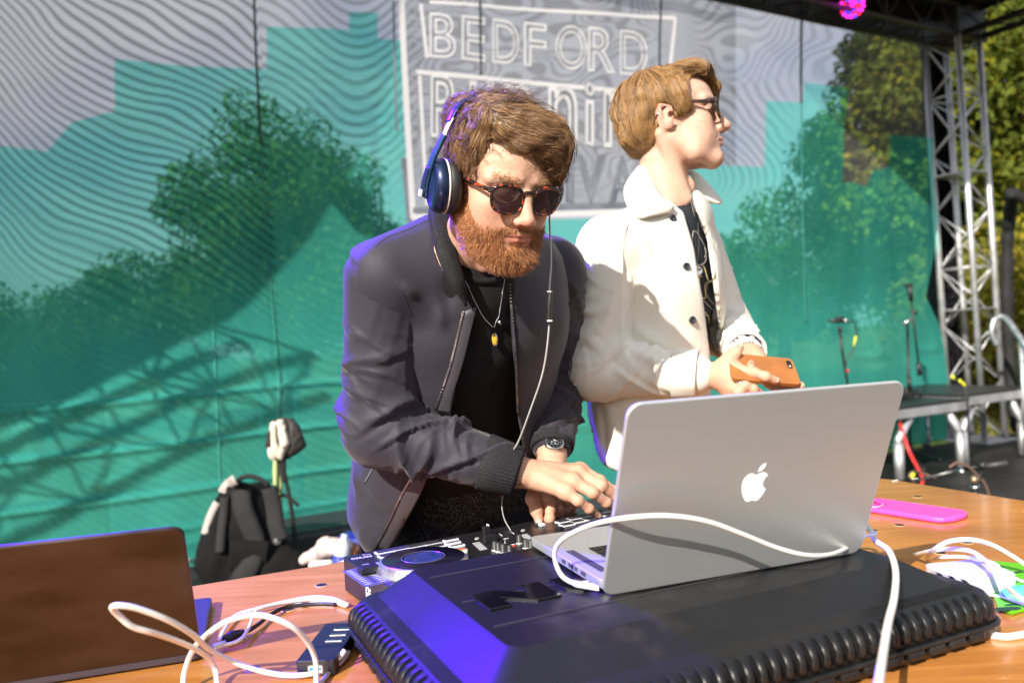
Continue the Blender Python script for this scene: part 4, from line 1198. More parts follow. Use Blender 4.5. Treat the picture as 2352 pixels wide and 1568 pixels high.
# ---- bomber jacket
out_poly = [(962, 490), (900, 520), (842, 556), (812, 590), (800, 660), (796, 780), (791, 880), (784, 960), (780, 1050), (784, 1130), (800, 1190), (826, 1245), (842, 1268),
            (1010, 1262), (1010, 1085), (1330, 1085), (1330, 1000), (1318, 860), (1312, 740), (1306, 640), (1296, 590), (1270, 545), (1200, 520), (1130, 480), (1050, 470)]
def lp(*p): return [tuple(q) for q in p]
s = Shape()
hipR = P(905, 1230, 1.66); hipL = P(1240, 1130, 1.86)
cL = P(900, 900, 1.62)
FW = V((.012, -.030, .006))
s.add(ecap(tuple(P(1010, 1220, 1.80)), tuple(P(1040, 1000, 1.72) + FW), tuple(side1), .235, .160, .205, .155))
s.add(ecap(tuple(P(1040, 1000, 1.72) + FW), tuple(P(1075, 740, 1.575) + FW), tuple(side1), .205, .153, .205, .148), .06)
s.add(ecap(tuple(P(1075, 740, 1.575) + FW), tuple(nbase + V((0, .03, -.02))), tuple(side1), .200, .146, .115, .105), .06)
s.add(cap(tuple(P(1012, 548, 1.43)), tuple(shR + V((.02, .02, .004))), .048, .066), .05)
s.add(cap(tuple(P(1170, 570, 1.52)), tuple(shL + V((-.02, .02, .01))), .045, .070), .05)
s.add(cap(tuple(nbase + V((0, .03, -.01))), tuple(shR), .060, .072), .05); s.add(cap(tuple(nbase + V((0, .03, -.01))), tuple(shL), .060, .080), .06)
s.keep(outline(out_poly, 1.5), .02)
# hollow
inn = Shape()
inn.add(ecap(tuple(P(1010, 1330, 1.86)), tuple(P(1040, 1000, 1.72) + FW), tuple(side1), .222, .147, .192, .141))
inn.add(ecap(tuple(P(1040, 1000, 1.72) + FW), tuple(P(1075, 740, 1.575) + FW), tuple(side1), .192, .139, .190, .134), .05)
inn.add(ecap(tuple(P(1075, 740, 1.575) + FW), tuple(nbase + V((0, .03, -.02))), tuple(side1), .187, .132, .103, .092), .05)
s.cut((lambda x, y, z: inn.ev(x, y, z), None, None), .004)
# the open front
op = [(1040, 430), (1050, 560), (1068, 650), (1084, 688), (1096, 702), (1083, 753), (1060, 840), (1030, 979), (984, 1091), (898, 1262), (880, 1400), (1500, 1400), (1500, 1130), (1240, 1120), (1200, 1040), (1188, 960), (1180, 820), (1172, 720), (1166, 650), (1176, 560), (1180, 430)]
fr = outline(op, 1.5); mid = chest * .5 + belly * .5
nrm_front = side1.cross(V((0, 0, 1))).normalized()
if nrm_front.y > 0: nrm_front = -nrm_front
spine = (chest - pelv).normalized(); nf2 = side1.cross(spine).normalized()
if nf2.y > 0: nf2 = -nf2
hsf = halfspace(tuple(mid), tuple(-nf2))
s.cut((lambda x, y, z: np.maximum(fr[0](x, y, z), hsf[0](x, y, z)), None, None), .008)
# neck hole
s.cut(cap(tuple(nbase + V((0, .03, .0))), tuple(W1([0, -3, -9])), .058, .070), .01)
s.cut(halfspace((0, 0, .805), (0, 0, 1)), .01) if False else None
lo = np.array((-.47, 1.2, .78)); hi = np.array((.27, 2.08, 1.66))
v, f = s.grid(lo, hi, .0052)
n = vnormals(v, f)
px, py, dd = proj(v[:, 0], v[:, 1], v[:, 2])
amp = fold_disp(v, n, (.12, 0, 1), 7.5, .0065, 1.0, 21, 6, False)
amp += fold_disp(v, n, (.5, 0, .7), 20, .0022, 1.5, 29, 3) * sstep(1050, 1150, py)
amp += strokes(v, [
    (spl([P(930, 650, 1.30), P(1010, 720, 1.36), P(1010, 850, 1.45), P(985, 960, 1.5)], 6), .010, .010),
    (spl([P(900, 640, 1.30), P(975, 700, 1.38), P(980, 800, 1.42), P(960, 900, 1.5)], 6), .010, .012),
    (spl([P(1010, 600, 1.32), P(1030, 680, 1.36), P(1020, 800, 1.45)], 6), .012, -.008),
    (spl([P(1250, 640, 1.5), P(1225, 760, 1.5), P(1215, 900, 1.6)], 6), .012, .010),
    (spl([P(1215, 600, 1.45), P(1205, 740, 1.5), P(1200, 880, 1.6)], 6), .010, -.008),
    (spl([P(815, 1080, 1.6), P(850, 1150, 1.62), P(855, 1240, 1.66)], 6), .014, .012),
    (spl([P(880, 1090, 1.58), P(900, 1150, 1.62), P(880, 1230, 1.66)], 6), .014, -.012)], 0)
v = v + n * amp[:, None]
jacket = raw('bomber_jacket', relax(v, f, 1), f, JK, man1)

# sleeves
def sleeve(name, a, e, w, ra, re, rw, amp_, seed, cuffr, extra=None, res=.0045, flat=None):
    s = Shape()
    s.add(cap(tuple(a), tuple(e), ra, re)); s.add(cap(tuple(e), tuple(w), re, rw), .03)
    if extra: extra(s)
    lo, hi = bounds(s, .03)
    v, f = s.grid(lo, hi, res)
    n = vnormals(v, f)
    ax1 = np.array(e - a); ax2 = np.array(w - e)
    # share of upper / lower arm
    t = np.clip(((v - np.array(e)) @ (ax2 / np.linalg.norm(ax2))) / .06 * .5 + .5, 0, 1)
    # folds run round the arm, thickest near the elbow
    ref = V(ax1).cross(V(ax2)) if abs(V(ax1).normalized().dot(V(ax2).normalized())) < .97 else V((0, 1, 0))
    d1 = cyl_folds(v, a, e, ref, 15, .80, .22, amp_, .0085, seed) + cyl_folds(v, a, e, ref, 9, .35, .22, amp_ * .45, .008, seed + 5)
    d2 = cyl_folds(v, e, w, ref, 16, .40, .28, amp_, .0085, seed + 9, 1.1, .05)
    d1 = d1 + cyl_folds(v, a, e, ref, 16, .60, .30, amp_ * .25, .0048, seed + 15, .7, .05)
    d2 = d2 + cyl_folds(v, e, w, ref, 16, .45, .30, amp_ * .25, .0048, seed + 19, .7, .06)
    d3 = fold_disp(v, n, (.3, .1, .9), 9, .0022, 1.0, seed + 3, 3, False)
    return s, v, f, n, d1 * (1 - t) + d2 * t + d3
s_, v, f, n, dsp = sleeve('sleeve', shR + V((.0, .0, .0)), elbR, wrR * .84 + elbR * .16, .071, .066, .045, .0125, 31, .04)
dsp += strokes(v, [
    (spl([P(905, 1010, 1.38), P(985, 990, 1.38), P(1060, 1020, 1.40), P(1110, 1010, 1.42)], 6), .009, .010),
    (spl([P(890, 930, 1.38), P(930, 985, 1.37), P(1010, 1050, 1.39), P(1100, 1060, 1.41)], 6), .010, .012),
    (spl([P(900, 1080, 1.42), P(980, 1110, 1.40), P(1080, 1085, 1.41)], 6), .010, .010),
    (spl([P(800, 760, 1.38), P(850, 800, 1.34), P(930, 860, 1.36)], 6), .008, .009),
    (spl([P(805, 860, 1.38), P(860, 880, 1.35), P(940, 900, 1.38)], 6), .009, .010),
    (spl([P(840, 620, 1.30), P(880, 700, 1.31), P(940, 780, 1.34)], 6), .010, .010)], 0)
raw('sleeve', relax(v + n * dsp[:, None], f, 1), f, JK, jacket)
s_, v, f, n, dsp = sleeve('sleeve', shL, elbL, wrL * .72 + elbL * .28, .076, .068, .048, .0080, 57, .04)
raw('sleeve', relax(v + n * dsp[:, None], f, 1), f, JK, jacket)
# ribbed cuffs, collar
RIB = None
def rib_mat():
    m, nt, b = nmat('rib_knit')
    tc = node(nt, 'ShaderNodeTexCoord')
    nz = node(nt, 'ShaderNodeTexNoise'); nz.inputs['Scale'].default_value = 500; nz.inputs['Detail'].default_value = 3
    lk(nt, tc.outputs['Object'], nz.inputs['Vector'])
    mr = node(nt, 'ShaderNodeMapRange'); mr.inputs[1].default_value = .55; mr.inputs[2].default_value = .75; lk(nt, nz.outputs[0], mr.inputs[0])
    mx = node(nt, 'ShaderNodeMix', data_type='RGBA'); mx.inputs['A'].default_value = (.016, .016, .019, 1); mx.inputs['B'].default_value = (.06, .06, .065, 1)
    lk(nt, mr.outputs[0], mx.inputs['Factor']); lk(nt, mx.outputs['Result'], b.inputs['Base Color'])
    bp = node(nt, 'ShaderNodeBump'); bp.inputs['Strength'].default_value = .5; bp.inputs['Distance'].default_value = .001; lk(nt, nz.outputs[0], bp.inputs['Height']); lk(nt, bp.outputs[0], b.inputs['Normal'])
    b.inputs['Roughness'].default_value = .9; b.inputs['Specular IOR Level'].default_value = .25
    return m
RIB = rib_mat()
def ribbed_tube(pts, rs, nrib, depth, m, name, parent, n=None, flat=1.0, upv=None):
    pts = [V(p) for p in pts]; n = nrib * 4; mb = MB(); rows = []
    T = (pts[-1] - pts[0]).normalized()
    a0 = (upv or T.orthogonal()); a0 = (a0 - T * a0.dot(T)).normalized(); b0 = T.cross(a0)
    for i, p in enumerate(pts):
        row = []
        for k in range(n):
            a = 2 * math.pi * k / n
            r = rs[i] + depth * math.cos(a * nrib)
            row.append(p + a0 * math.cos(a) * r * flat + b0 * math.sin(a) * r)
        rows.append(row)
    mb.strip(rows, True)
    return mb.build(name, m, parent)
dirc = (wrR - elbR).normalized()
c0 = wrR - dirc * .068; c1 = wrR + dirc * .004
ribbed_tube([c0, c0 + dirc * .004, c0 + dirc * .030, c1 - dirc * .006, c1, c1 - dirc * .002, c1 - dirc * .02], [.044, .052, .050, .0465, .0425, .039, .036], 46, .0006, RIB, 'cuff', jacket)
dirl = (wrL - elbL).normalized(); c0 = wrL - dirl * .095; c1 = wrL - dirl * .036
ribbed_tube([c0, c0 + dirl * .005, c0 + dirl * .03, c1 - dirl * .006, c1, c1 - dirl * .002, c1 - dirl * .02], [.040, .050, .048, .045, .041, .038, .036], 46, .0006, RIB, 'cuff', jacket)
# collar band: standing rib around the neck and down the opening
ci = spl([P(1070, 700, 1.345), P(1066, 640, 1.325), P(1048, 575, 1.335), P(1033, 491, 1.385), P(1052, 462, 1.50), P(1115, 470, 1.57), P(1180, 530, 1.53), P(1188, 590, 1.47), P(1184, 645, 1.425)], 8)
co = spl([P(1070, 702, 1.340), P(1030, 645, 1.315), P(1000, 570, 1.315), P(985, 480, 1.375), P(1030, 500, 1.52), P(1115, 540, 1.60), P(1215, 560, 1.55), P(1222, 610, 1.48), P(1186, 650, 1.42)], 8)
rows = []
for i in range(len(ci)):
    a_, b_ = ci[i], co[i]; m_ = (a_ + b_) * .5; rr = m_ - (nbase + V((0, .02, .02))); rr.z *= .3; rr = rr.normalized(); w_ = (a_ - b_).length
    rows.append([a_ * (1 - k) + b_ * k + rr * (w_ * .32 * math.sin(math.pi * min(k * 1.15, 1)) + .006 * (1 - k)) for k in (0, .08, .25, .5, .75, .92, 1.0)])
MB().strip(rows).build('collar', RIB, jacket, solid=.005)
# zip facings with teeth on both edges
ZIP = mat('zip_metal', (.55, .55, .58), .3, metal=1.0, var=.1)
def facing(path, w_px, side, d_off, name):
    q = spl(path, 10); rows = []
    for i, (p) in enumerate(q):
        t = (q[min(i + 1, len(q) - 1)] - q[max(i - 1, 0)]).normalized()
        s_dir = t.cross(V((0, -1, 0))).normalized() * side
        rows.append([p + s_dir * w_px * a + V((0, -.004 * math.sin(a * 3), 0)) + V((0, -d_off, 0)) for a in (0, .12, .3, .55, .8, 1.0)])
    o = MB().strip(rows).build(name, mat('jacket_facing', (.052, .046, .055), .45, var=.15, vscale=15, bump=.2, bscale=200, spec=.6), jacket, solid=.0025)
    # teeth
    mb = MB(); L = 0; step = .0034
    for i in range(len(q) - 1):
        seg = (q[i + 1] - q[i]); n_ = max(1, int(seg.length / step))
        t = seg.normalized(); s_dir = t.cross(V((0, -1, 0))).normalized() * side
        for k in range(n_):
            c = q[i] + seg * (k / n_) + s_dir * w_px * .12 + V((0, -d_off - .004, 0))
            mb.box(c, (.0028, .0015, .0018), (s_dir, V((0, 1, 0)), t))
    z = mb.build('zip_teeth', ZIP, jacket)
    z['kind'] = 'stuff'
BJ = bvh_of(*([jacket] + [c for c in jacket.children if c.name.startswith('sleeve')]))
BJ0 = bvh_of(jacket)
def line_on(bv, pts, off):
    out = []
    for q in spl([V((x_, y_, 0)) for x_, y_ in pts], 8):
        if bv.ray_cast(CAM, (P(q[0], q[1], 1.0) - CAM).normalized(), 6.0)[0] is not None: out.append(surf(bv, q[0], q[1], off))
    return out
def teeth(path, parent):
    mb = MB(); L = 0
    for i in range(len(path) - 1):
        seg = path[i + 1] - path[i]; n_ = max(1, int(seg.length / .0034)); t_ = seg.normalized()
        s_ = t_.cross(V((0, -1, 0))).normalized()
        for k in range(n_): mb.box(path[i] + seg * (k / n_), (.0034, .0016, .0017), (s_, s_.cross(t_), t_))
    z = mb.build('zip_teeth', ZIP, parent); z['kind'] = 'stuff'
BLK = mat('zip_tape', (.006, .006, .007), .8)
FAC = mat('jacket_facing', (.050, .045, .056), .5, var=.15, vscale=15, bump=.2, bscale=200, spec=.4, sheen=.2)
for zl, ed in (([(1064, 716), (1036, 832), (1014, 900), (1000, 940)], [(1094, 706), (1062, 836), (1040, 905), (1034, 948)]),
               ([(952, 1084), (920, 1140), (888, 1208), (857, 1264)], [(982, 1096), (958, 1148), (926, 1206), (898, 1258)])):
    bq = BJ if zl[0][1] < 1000 else BJ0
    za = [surf(bq, q[0], q[1], .004, 1.6) for q in spl([V((x_, y_, 0)) for x_, y_ in zl], 8)]
    ea = [P(q[0], q[1], (z_ - CAM).y + .002) for q, z_ in zip(spl([V((x_, y_, 0)) for x_, y_ in ed], 8), za)]
    rows = [[a_ * (1 - k) + b_ * k + V((0, -.0025 * math.sin(k * math.pi), 0)) for k in (0, .15, .4, .7, .92, 1)] for a_, b_ in zip(za, ea)]
    MB().strip(rows).build('front_facing', FAC, jacket, solid=.003)
    MB().tube([p + V((0, -.001, 0)) for p in za], .0032, 6).build('zip_tape', BLK, jacket)
    teeth([p + V((0, -.0042, 0)) for p in za], jacket)
za = line_on(BJ, [(1170, 655), (1176, 720), (1184, 819), (1187, 862), (1190, 950)], .003)
MB().tube(za, .003, 6).build('zip_tape', BLK, jacket)
teeth([p + V((0, -.0042, 0)) for p in za], jacket)
# stitched seams and the side pocket
for pts in ([(838, 566), (872, 590), (905, 632), (928, 680), (945, 725)], [(860, 566), (890, 545), (935, 528), (985, 505)]):
    MB().tube(line_on(BJ, pts, -.0003), .0011, 5).build('seam', JKI, jacket)
MB().tube(line_on(BJ0, [(874, 1040), (858, 1072), (838, 1108)], .0), .0022, 6).build('pocket_zip', mat('grey_zip', (.12, .14, .15), .5), jacket)
# arm-pocket string on the far sleeve
MB().tube(spl([P(1290, 760, 1.62), P(1308, 790, 1.61), P(1313, 840, 1.61), P(1304, 870, 1.62), P(1309, 800, 1.615)], 8), .0014, 5).build('drawstring', JKI, jacket)

# ---- hair
cap_shape = Shape()
cap_shape.add(ell((.3, -1.8, 4.4), (7.7, 9.4, 8.0)))
cap_shape.add(ell((-1.6, 5.6, 8.3), (5.2, 5.0, 3.5)), 2.0)       # swept-over top
cap_shape.add(ell((-4.2, 6.2, 6.2), (3.0, 4.0, 3.2)), 1.5)
cap_shape.add(ell((-5.3, 7.0, 3.9), (1.5, 2.3, 2.5)), 1.0)       # lock hanging over his left brow
cap_shape.add(ell((1.8, 1.5, 9.2), (6.0, 6.3, 3.5)), 1.8)
cap_shape.add(ell((3.5, -5, 8.6), (4.2, 4.2, 3.8)), 1.5)         # curls at the crown
cap_shape.add(ell((6.4, 0.5, 5.6), (2.0, 4.4, 3.8)), 1.2)
# forehead and face stay free
hairline = Shape()
hairline.add(ell((2.9, 10.6, 0.8), (5.2, 4.4, 5.6)))
hairline.add(ell((-1.8, 10.9, -0.6), (5.4, 3.9, 4.6)), 1.0)
hairline.add(ell((0, 9.5, -6), (9.4, 7.4, 7.5)), 1.0)
hairline.add(ell((0, 0, -8.5), (9.6, 12, 7.2)), .5)
def hl(x, y, z): return hairline.ev(x, y, z)
cap_shape.cut((hl, np.array([-12., -14, -18]), np.array([12., 16, 8])), .6)
def flow1(p):
    x, y, z = p[:, 0], p[:, 1], p[:, 2]
    # from a parting on his right, over the top towards his left and forward, then down
    top = sstep(3.5, 8.5, z)
    right = sstep(4.4, 6.5, x)
    back = sstep(-2, -7, y)
    d = np.stack([-1.0 * top - .15, .55 * top + .15, -.15 * top - .75 * (1 - top)], 1)
    d = d * (1 - right[:, None]) + right[:, None] * np.stack([-.05 + 0 * x, -.15 + 0 * x, -1.0 + 0 * x], 1) * 1.0
    d = d * (1 - back[:, None]) + back[:, None] * np.stack([-.3 * np.sign(x), -.4 + 0 * x, -.9 + 0 * x], 1)
    lock = sstep(-3.5, -6, x) * sstep(3, 6, y)
    d = d * (1 - lock[:, None]) + lock[:, None] * np.stack([-.35 + 0 * x, .25 + 0 * x, -1 + 0 * x], 1)
    return d
def hair_body(shape, lo, hi, flow, wf, amp, colr, W, parent, seed, res=.2):
    v, f = shape.grid(lo, hi, res)
    n = vnormals(v, f)
    # locks: noise stretched along the flow, sampled by walking upstream
    q = v.copy(); acc = np.zeros(len(v))
    for k in range(5):
        acc += vnoise(q[:, 0] * wf, q[:, 1] * wf, q[:, 2] * wf, seed) / 5
        D = flow(q); D = D - n * (D * n).sum(1)[:, None]; D /= np.maximum(np.linalg.norm(D, axis=1, keepdims=True), 1e-9)
        q = q - D * .45
    v2 = v + n * (acc * amp - .42)[:, None]
    o = raw('hair', W(v2), f, HAIR, parent)
    c = np.array(colr)[None, :] * (1 + .9 * acc)[:, None]
    attr(o, 'Col', np.clip(c, .004, 1))
    return o, v2, n

lo = np.array([-10., -13, -7]); hi = np.array([10.5, 12, 15])
hair1, hv2, hn2 = hair_body(cap_shape, lo, hi, flow1, 1.0, .8, (.110, .075, .034), W1, man1, 77)
def hair_strands(shape, v, n, flow, N, K, step, h0, h1, wob, cols, W, parent, seed, r0, ok=None, lift=None):
    idx = RNG.choice(len(v), N)
    p = v[idx] + n[idx] * .05
    if ok is not None: p = p[ok(p)]
    paths = shell_flow(shape, p, flow, K, step, h0, h1, wob, seed)
    if lift is not None: paths = lift(paths)
    cl = vnoise(p[:, 0] * 1.3, p[:, 1] * 1.3, p[:, 2] * 1.3, seed + 3)
    t = np.clip(.45 + .45 * cl + .28 * RNG.randn(len(p)), 0, 1)[:, None]
    c = np.array(cols[0]) * (1 - t) + np.array(cols[1]) * t
    sh = paths.shape
    return strands('hair_strands', W(paths.reshape(-1, 3)).reshape(sh), r0, HAIR, parent, c)
hair_strands(cap_shape, hv2, hn2, flow1, 20000, 12, .54, .12, .5, .62, ((.085, .040, .017), (.56, .33, .16)), W1, hair1, 5, .00030)
# loose curls at the crown and fly-away hairs
def curl_lift(p):
    N, K, _ = p.shape; k = np.linspace(0, 1, K)[None, :]; ph = RNG.rand(N, 1) * 6.28
    a = .35 + .5 * RNG.rand(N, 1)
    q = p.copy(); q[:, :, 2] += a * k * 1.4 * (1 + np.sin(k * 5 + ph)); q[:, :, 0] += a * k * np.sin(k * 7 + ph); q[:, :, 1] += a * k * np.cos(k * 7 + ph)
    return q
hair_strands(cap_shape, hv2, hn2, flow1, 3800, 12, .45, .2, .7, 1.2, ((.05, .022, .012), (.20, .10, .05)), W1, hair1, 15, .00038, ok=lambda p: (p[:, 0] > .5) & (p[:, 1] < 4.5) & (p[:, 2] > 5), lift=curl_lift)
hair_strands(cap_shape, hv2, hn2, flow1, 900, 12, .45, .3, 1.2, 1.9, ((.10, .05, .02), (.42, .24, .12)), W1, hair1, 25, .0003)

# ---- beard, moustache, brows
def face_roots(hvv, hn, N, mask):
    pr = mask(hvv); pr = pr / pr.sum()
    i = RNG.choice(len(hvv), N, p=pr)
    t1 = np.cross(hn[i], RNG.normal(size=(N, 3))) * .14
    return hvv[i] + t1, hn[i]
def beard_mask(p):
    x, y, z = np.abs(p[:, 0]), p[:, 1], p[:, 2]
    line = np.interp(y, [-1.5, 0.5, 3.0, 6.0, 7.5, 9.0], [0.8, 0.3, -2.8, -5.6, -5.6, -5.0])
    m = sstep(.35, -.7, z - line) * (y > -1.8) * (z > np.interp(y, [-2, 2, 8], [-7.5, -11.2, -13.0]))
    lip = ((x / 2.7) ** 2 + ((z + 7.0) / 1.12) ** 2) < 1
    bare = ((np.abs(x - 1.7) / .8) ** 2 + ((z + 8.1) / .45) ** 2 < 1) & (y > 7)
    nose = (z > -5.15) & (x < 2.4) & (y > 8)
    return m * (~lip) * (1 - .7 * bare) * (~nose) * (x < 8.3)
hn = vnormals(hv, hf)
def grow(roots, nrm, K, length, out, down, curl, cols, r0, name, parent, seed, W):
    N = len(roots); p = roots.copy(); path = [p - nrm * .06, ]
    rph = RNG.rand(N) * 5
    dirn = nrm * out + down; dirn /= np.linalg.norm(dirn, axis=1, keepdims=True)
    jit = RNG.normal(size=(N, 3)) * .34
    for k in range(1, K):
        t = k / (K - 1)
        D = dirn * (1 - .35 * t) + np.array([0, 0, -1.0]) * .35 * t + jit + curl * np.stack([vnoise(p[:, 0] * 2.2, p[:, 1] * 2.2, p[:, 2] * 2.2 + rph, seed + i) for i in range(3)], 1)
        D /= np.linalg.norm(D, axis=1, keepdims=True)
        p = p + D * (length / (K - 1))[:, None]
        path.append(p)
    P3 = np.stack(path, 1)
    t = np.clip(.5 + .35 * RNG.randn(N) + .3 * vnoise(roots[:, 0] * .8, roots[:, 1] * .8, roots[:, 2] * .8, seed + 7), 0, 1)[:, None]
    c = np.array(cols[0]) * (1 - t) + np.array(cols[1]) * t
    return strands(name, W(P3.reshape(-1, 3)).reshape(P3.shape), r0, HAIR, parent, c, taper=.35)
rt, rn = face_roots(hv, hn, 15000, lambda p: beard_mask(p) + 1e-12)
x, y, z = rt[:, 0], rt[:, 1], rt[:, 2]
ln = .42 + 1.10 * sstep(-7.2, -9.8, z) * sstep(1, 6, y) + .35 * RNG.rand(len(rt)) + .3 * sstep(-3, -7, z)
ln = np.where((z > -6.6) & (np.abs(x) < 3.4) & (y > 7.5), .62, ln)
dn = np.stack([x * .05, .15 + 0 * y, -.9 + 0 * z], 1)
ms = ((z > -6.6) & (np.abs(x) < 3.4) & (y > 7.5))[:, None]
dn = np.where(ms, np.stack([np.sign(x) * .85, 0 * x + .1, -.30 + 0 * x], 1), dn)
grow(rt, rn, 6, ln, .85, dn, .55, ((.24, .075, .020), (.66, .31, .13)), .00030, 'beard', man1, 41, W1)
# brows
rt, rn = face_roots(hv, hn, 420, lambda p: np.exp(-((p[:, 2] - 1.7 - .12 * np.abs(p[:, 0])) / .36) ** 2) * (np.abs(p[:, 0]) > 1.2) * (np.abs(p[:, 0]) < 5.2) * (p[:, 1] > 5) + 1e-12)
for sg_ in (1, -1):
    k_ = rt[:, 0] * sg_ > 0; q_ = rt[k_]
    grow(q_, rn[k_], 4, np.full(len(q_), .6), .2, np.stack([np.sign(q_[:, 0]) * 1.0, 0 * q_[:, 0], .15 + 0 * q_[:, 0]], 1), .3, ((.40, .22, .10), (.66, .42, .22)), .00022, 'eyebrow', man1, 51, W1)
# short hair at the temple and sideburn
rt, rn = face_roots(hv, hn, 2600, lambda p: ((np.abs(p[:, 0]) > 5.6) & (p[:, 1] > -2) & (p[:, 1] < 4.6) & (p[:, 2] > .2) & (p[:, 2] < 6.5)) * 1.0 + 1e-12)
grow(rt, rn, 4, np.full(len(rt), .7), .5, np.stack([0 * rt[:, 0], -.3 + 0 * rt[:, 0], -.8 + 0 * rt[:, 0]], 1), .4, ((.10, .05, .02), (.32, .17, .08)), .0003, 'sideburn', man1, 61, W1)

# ---- sunglasses
def tortoise(name, dark, amber, sc, thr):
    m, nt, b = nmat(name)
    tc = node(nt, 'ShaderNodeTexCoord')
    nz = node(nt, 'ShaderNodeTexNoise'); nz.inputs['Scale'].default_value = sc; nz.inputs['Detail'].default_value = 3; nz.inputs['Distortion'].default_value = .6
    lk(nt, tc.outputs['Object'], nz.inputs['Vector'])
    mr = node(nt, 'ShaderNodeMapRange'); mr.inputs[1].default_value = thr; mr.inputs[2].default_value = thr + .07; lk(nt, nz.outputs[0], mr.inputs[0])
    mx = node(nt, 'ShaderNodeMix', data_type='RGBA'); mx.inputs['A'].default_value = (*dark, 1); mx.inputs['B'].default_value = (*amber, 1)
    lk(nt, mr.outputs[0], mx.inputs['Factor']); lk(nt, mx.outputs['Result'], b.inputs['Base Color'])
    b.inputs['Roughness'].default_value = .12; b.inputs['Coat Weight'].default_value = .6
    return m
def lens_mat(name, col, a=.86):
    m, nt, b = nmat(name)
    b.inputs['Base Color'].default_value = (*col, 1); b.inputs['Roughness'].default_value = .05; b.inputs['Alpha'].default_value = a
    b.inputs['Specular IOR Level'].default_value = .8
    return m
def sunglasses(label, W, fm, lm, sc=1.0, zc=-.9, yc=9.75, temple_z=.5, wl=2.5, hlf=2.08, sweep=.35, group=None, fr=1.0):
    t = thing('sunglasses', label, 'sunglasses', tuple(W([0, yc, zc])))
    def sup(a, w, h):
        c, s_ = math.cos(a), math.sin(a)
        e = .78
        x = w * abs(c) ** e * (1 if c > 0 else -1); z = h * abs(s_) ** e * (1 if s_ > 0 else -1)
        x += .22 * (z / h) * (1 if z > 0 else .3) * .9
        return x, z
    def pt(q, a, w, h):
        x, z = sup(a, w, h); X = 3.35 + x
        return [q * X, yc - .055 * (X - 1) ** 2 * sweep * 2 - .03 * z, zc + z]
    mb = MB()
    for q in (1, -1):
        loop = [pt(q, 2 * math.pi * k / 40, wl, hlf) for k in range(41)]
        rs = [fr * .0021 + .0013 * max(0, math.sin(2 * math.pi * k / 40)) for k in range(41)]
        mb.tube([W(p) for p in loop], rs, 8, cap=False)
        hx = pt(q, .32, wl, hlf)
        mb.box(W([q * 6.05, hx[1] - .12, zc + 1.15]), (.009, .005, .0085), bev=.0015)
    mb.tube([W(p) for p in spl([(-1.15, yc + .02, zc + 1.05), (-.6, yc + .22, zc + 1.32), (.6, yc + .22, zc + 1.32), (1.15, yc + .02, zc + 1.05)], 5)], .0024, 8)
    mb.build('frame', fm, t)
    for q in (1, -1):
        rows = []
        for s_ in (0.02, .35, .7, 1.0):
            rows.append([W(V(pt(q, 2 * math.pi * k / 36, wl * s_, hlf * s_)) + V((0, .12 * (1 - s_ * s_), 0))) for k in range(36)])
        MB().strip(rows, True).build('lens', lm, t)
        tp = spl([(q * 6.15, yc - .95, zc + 1.15), (q * 6.9, yc - 3.2, zc + 1.25), (q * 7.5, 2.6, temple_z), (q * 7.75, -.6, temple_z - .1), (q * 7.8, -2.6, temple_z - 1.6), (q * 7.6, -3.4, temple_z - 2.8)], 6)
        rows = []
        for i, p in enumerate(tp):
            h = (.36 if i < 12 else .22) * fr ** .5
            rows.append([W(p + V((0, 0, h))), W(p + V((q * .13, 0, h * .6))), W(p + V((q * .13, 0, -h * .6))), W(p + V((0, 0, -h))), W(p + V((-q * .1, 0, 0)))])
        MB().strip(rows, True).build('temple_arm', fm, t)
    return t
TORT = tortoise('tortoiseshell', (.010, .004, .003), (.36, .050, .009), 125, .54)
sunglasses('tortoiseshell sunglasses with round dark lenses on the bearded man', W1, TORT, lens_mat('lens_brown', (.040, .017, .017), .92))

# ---- headphones
HB = mat('headphone_blue', (.010, .022, .070), .36, metal=.5, var=.08, vscale=200, bump=.03, bscale=900, coat=.2)
HBL = mat('headphone_light_blue', (.02, .07, .17), .35, metal=.4, var=.05)
PAD = mat('ear_pad', (.012, .012, .013), .55, var=.1, bump=.35, bscale=350)
WHT = mat('white_plastic', (.78, .77, .74), .35, var=.04, vscale=40)
hp = thing('headphones', 'blue and black over-ear headphones on the bearded man', 'headphones', tuple(W1([8, -1, 0])))
def cup(q, cen, tilt):
    ax = V((q, tilt[0], tilt[1])).normalized()
    def pr(prof): return [(r * .01, h * .01) for r, h in prof]
    c = W1(cen); a = V(W1(np.array(cen) + np.array(ax))) - V(c)
    MB().lathe(pr([(2.2, -1.1), (3.3, -1.25), (4.2, -.9), (4.35, -.2), (4.3, .5), (4.05, .75), (3.2, .8)]), c, a, 40).build('ear_pad', PAD, hp)
    MB().lathe(pr([(4.0, .72), (4.28, .78), (4.30, 1.0), (4.1, 1.05)]), c, a, 40).build('trim_ring', WHT, hp)
    MB().lathe(pr([(4.15, 1.02), (4.26, 1.12), (4.20, 2.0), (3.85, 2.75), (3.2, 3.05), (3.1, 2.95), (1.2, 2.75), (0.02, 2.7)]), c, a, 40).build('ear_cup', HB, hp)
    return ax
cR = [8.0, -1.2, -1.6]; axR = cup(1, cR, (-.18, -.06))
cup(-1, [-8.0, -1.2, -1.4], (-.15, -.05))
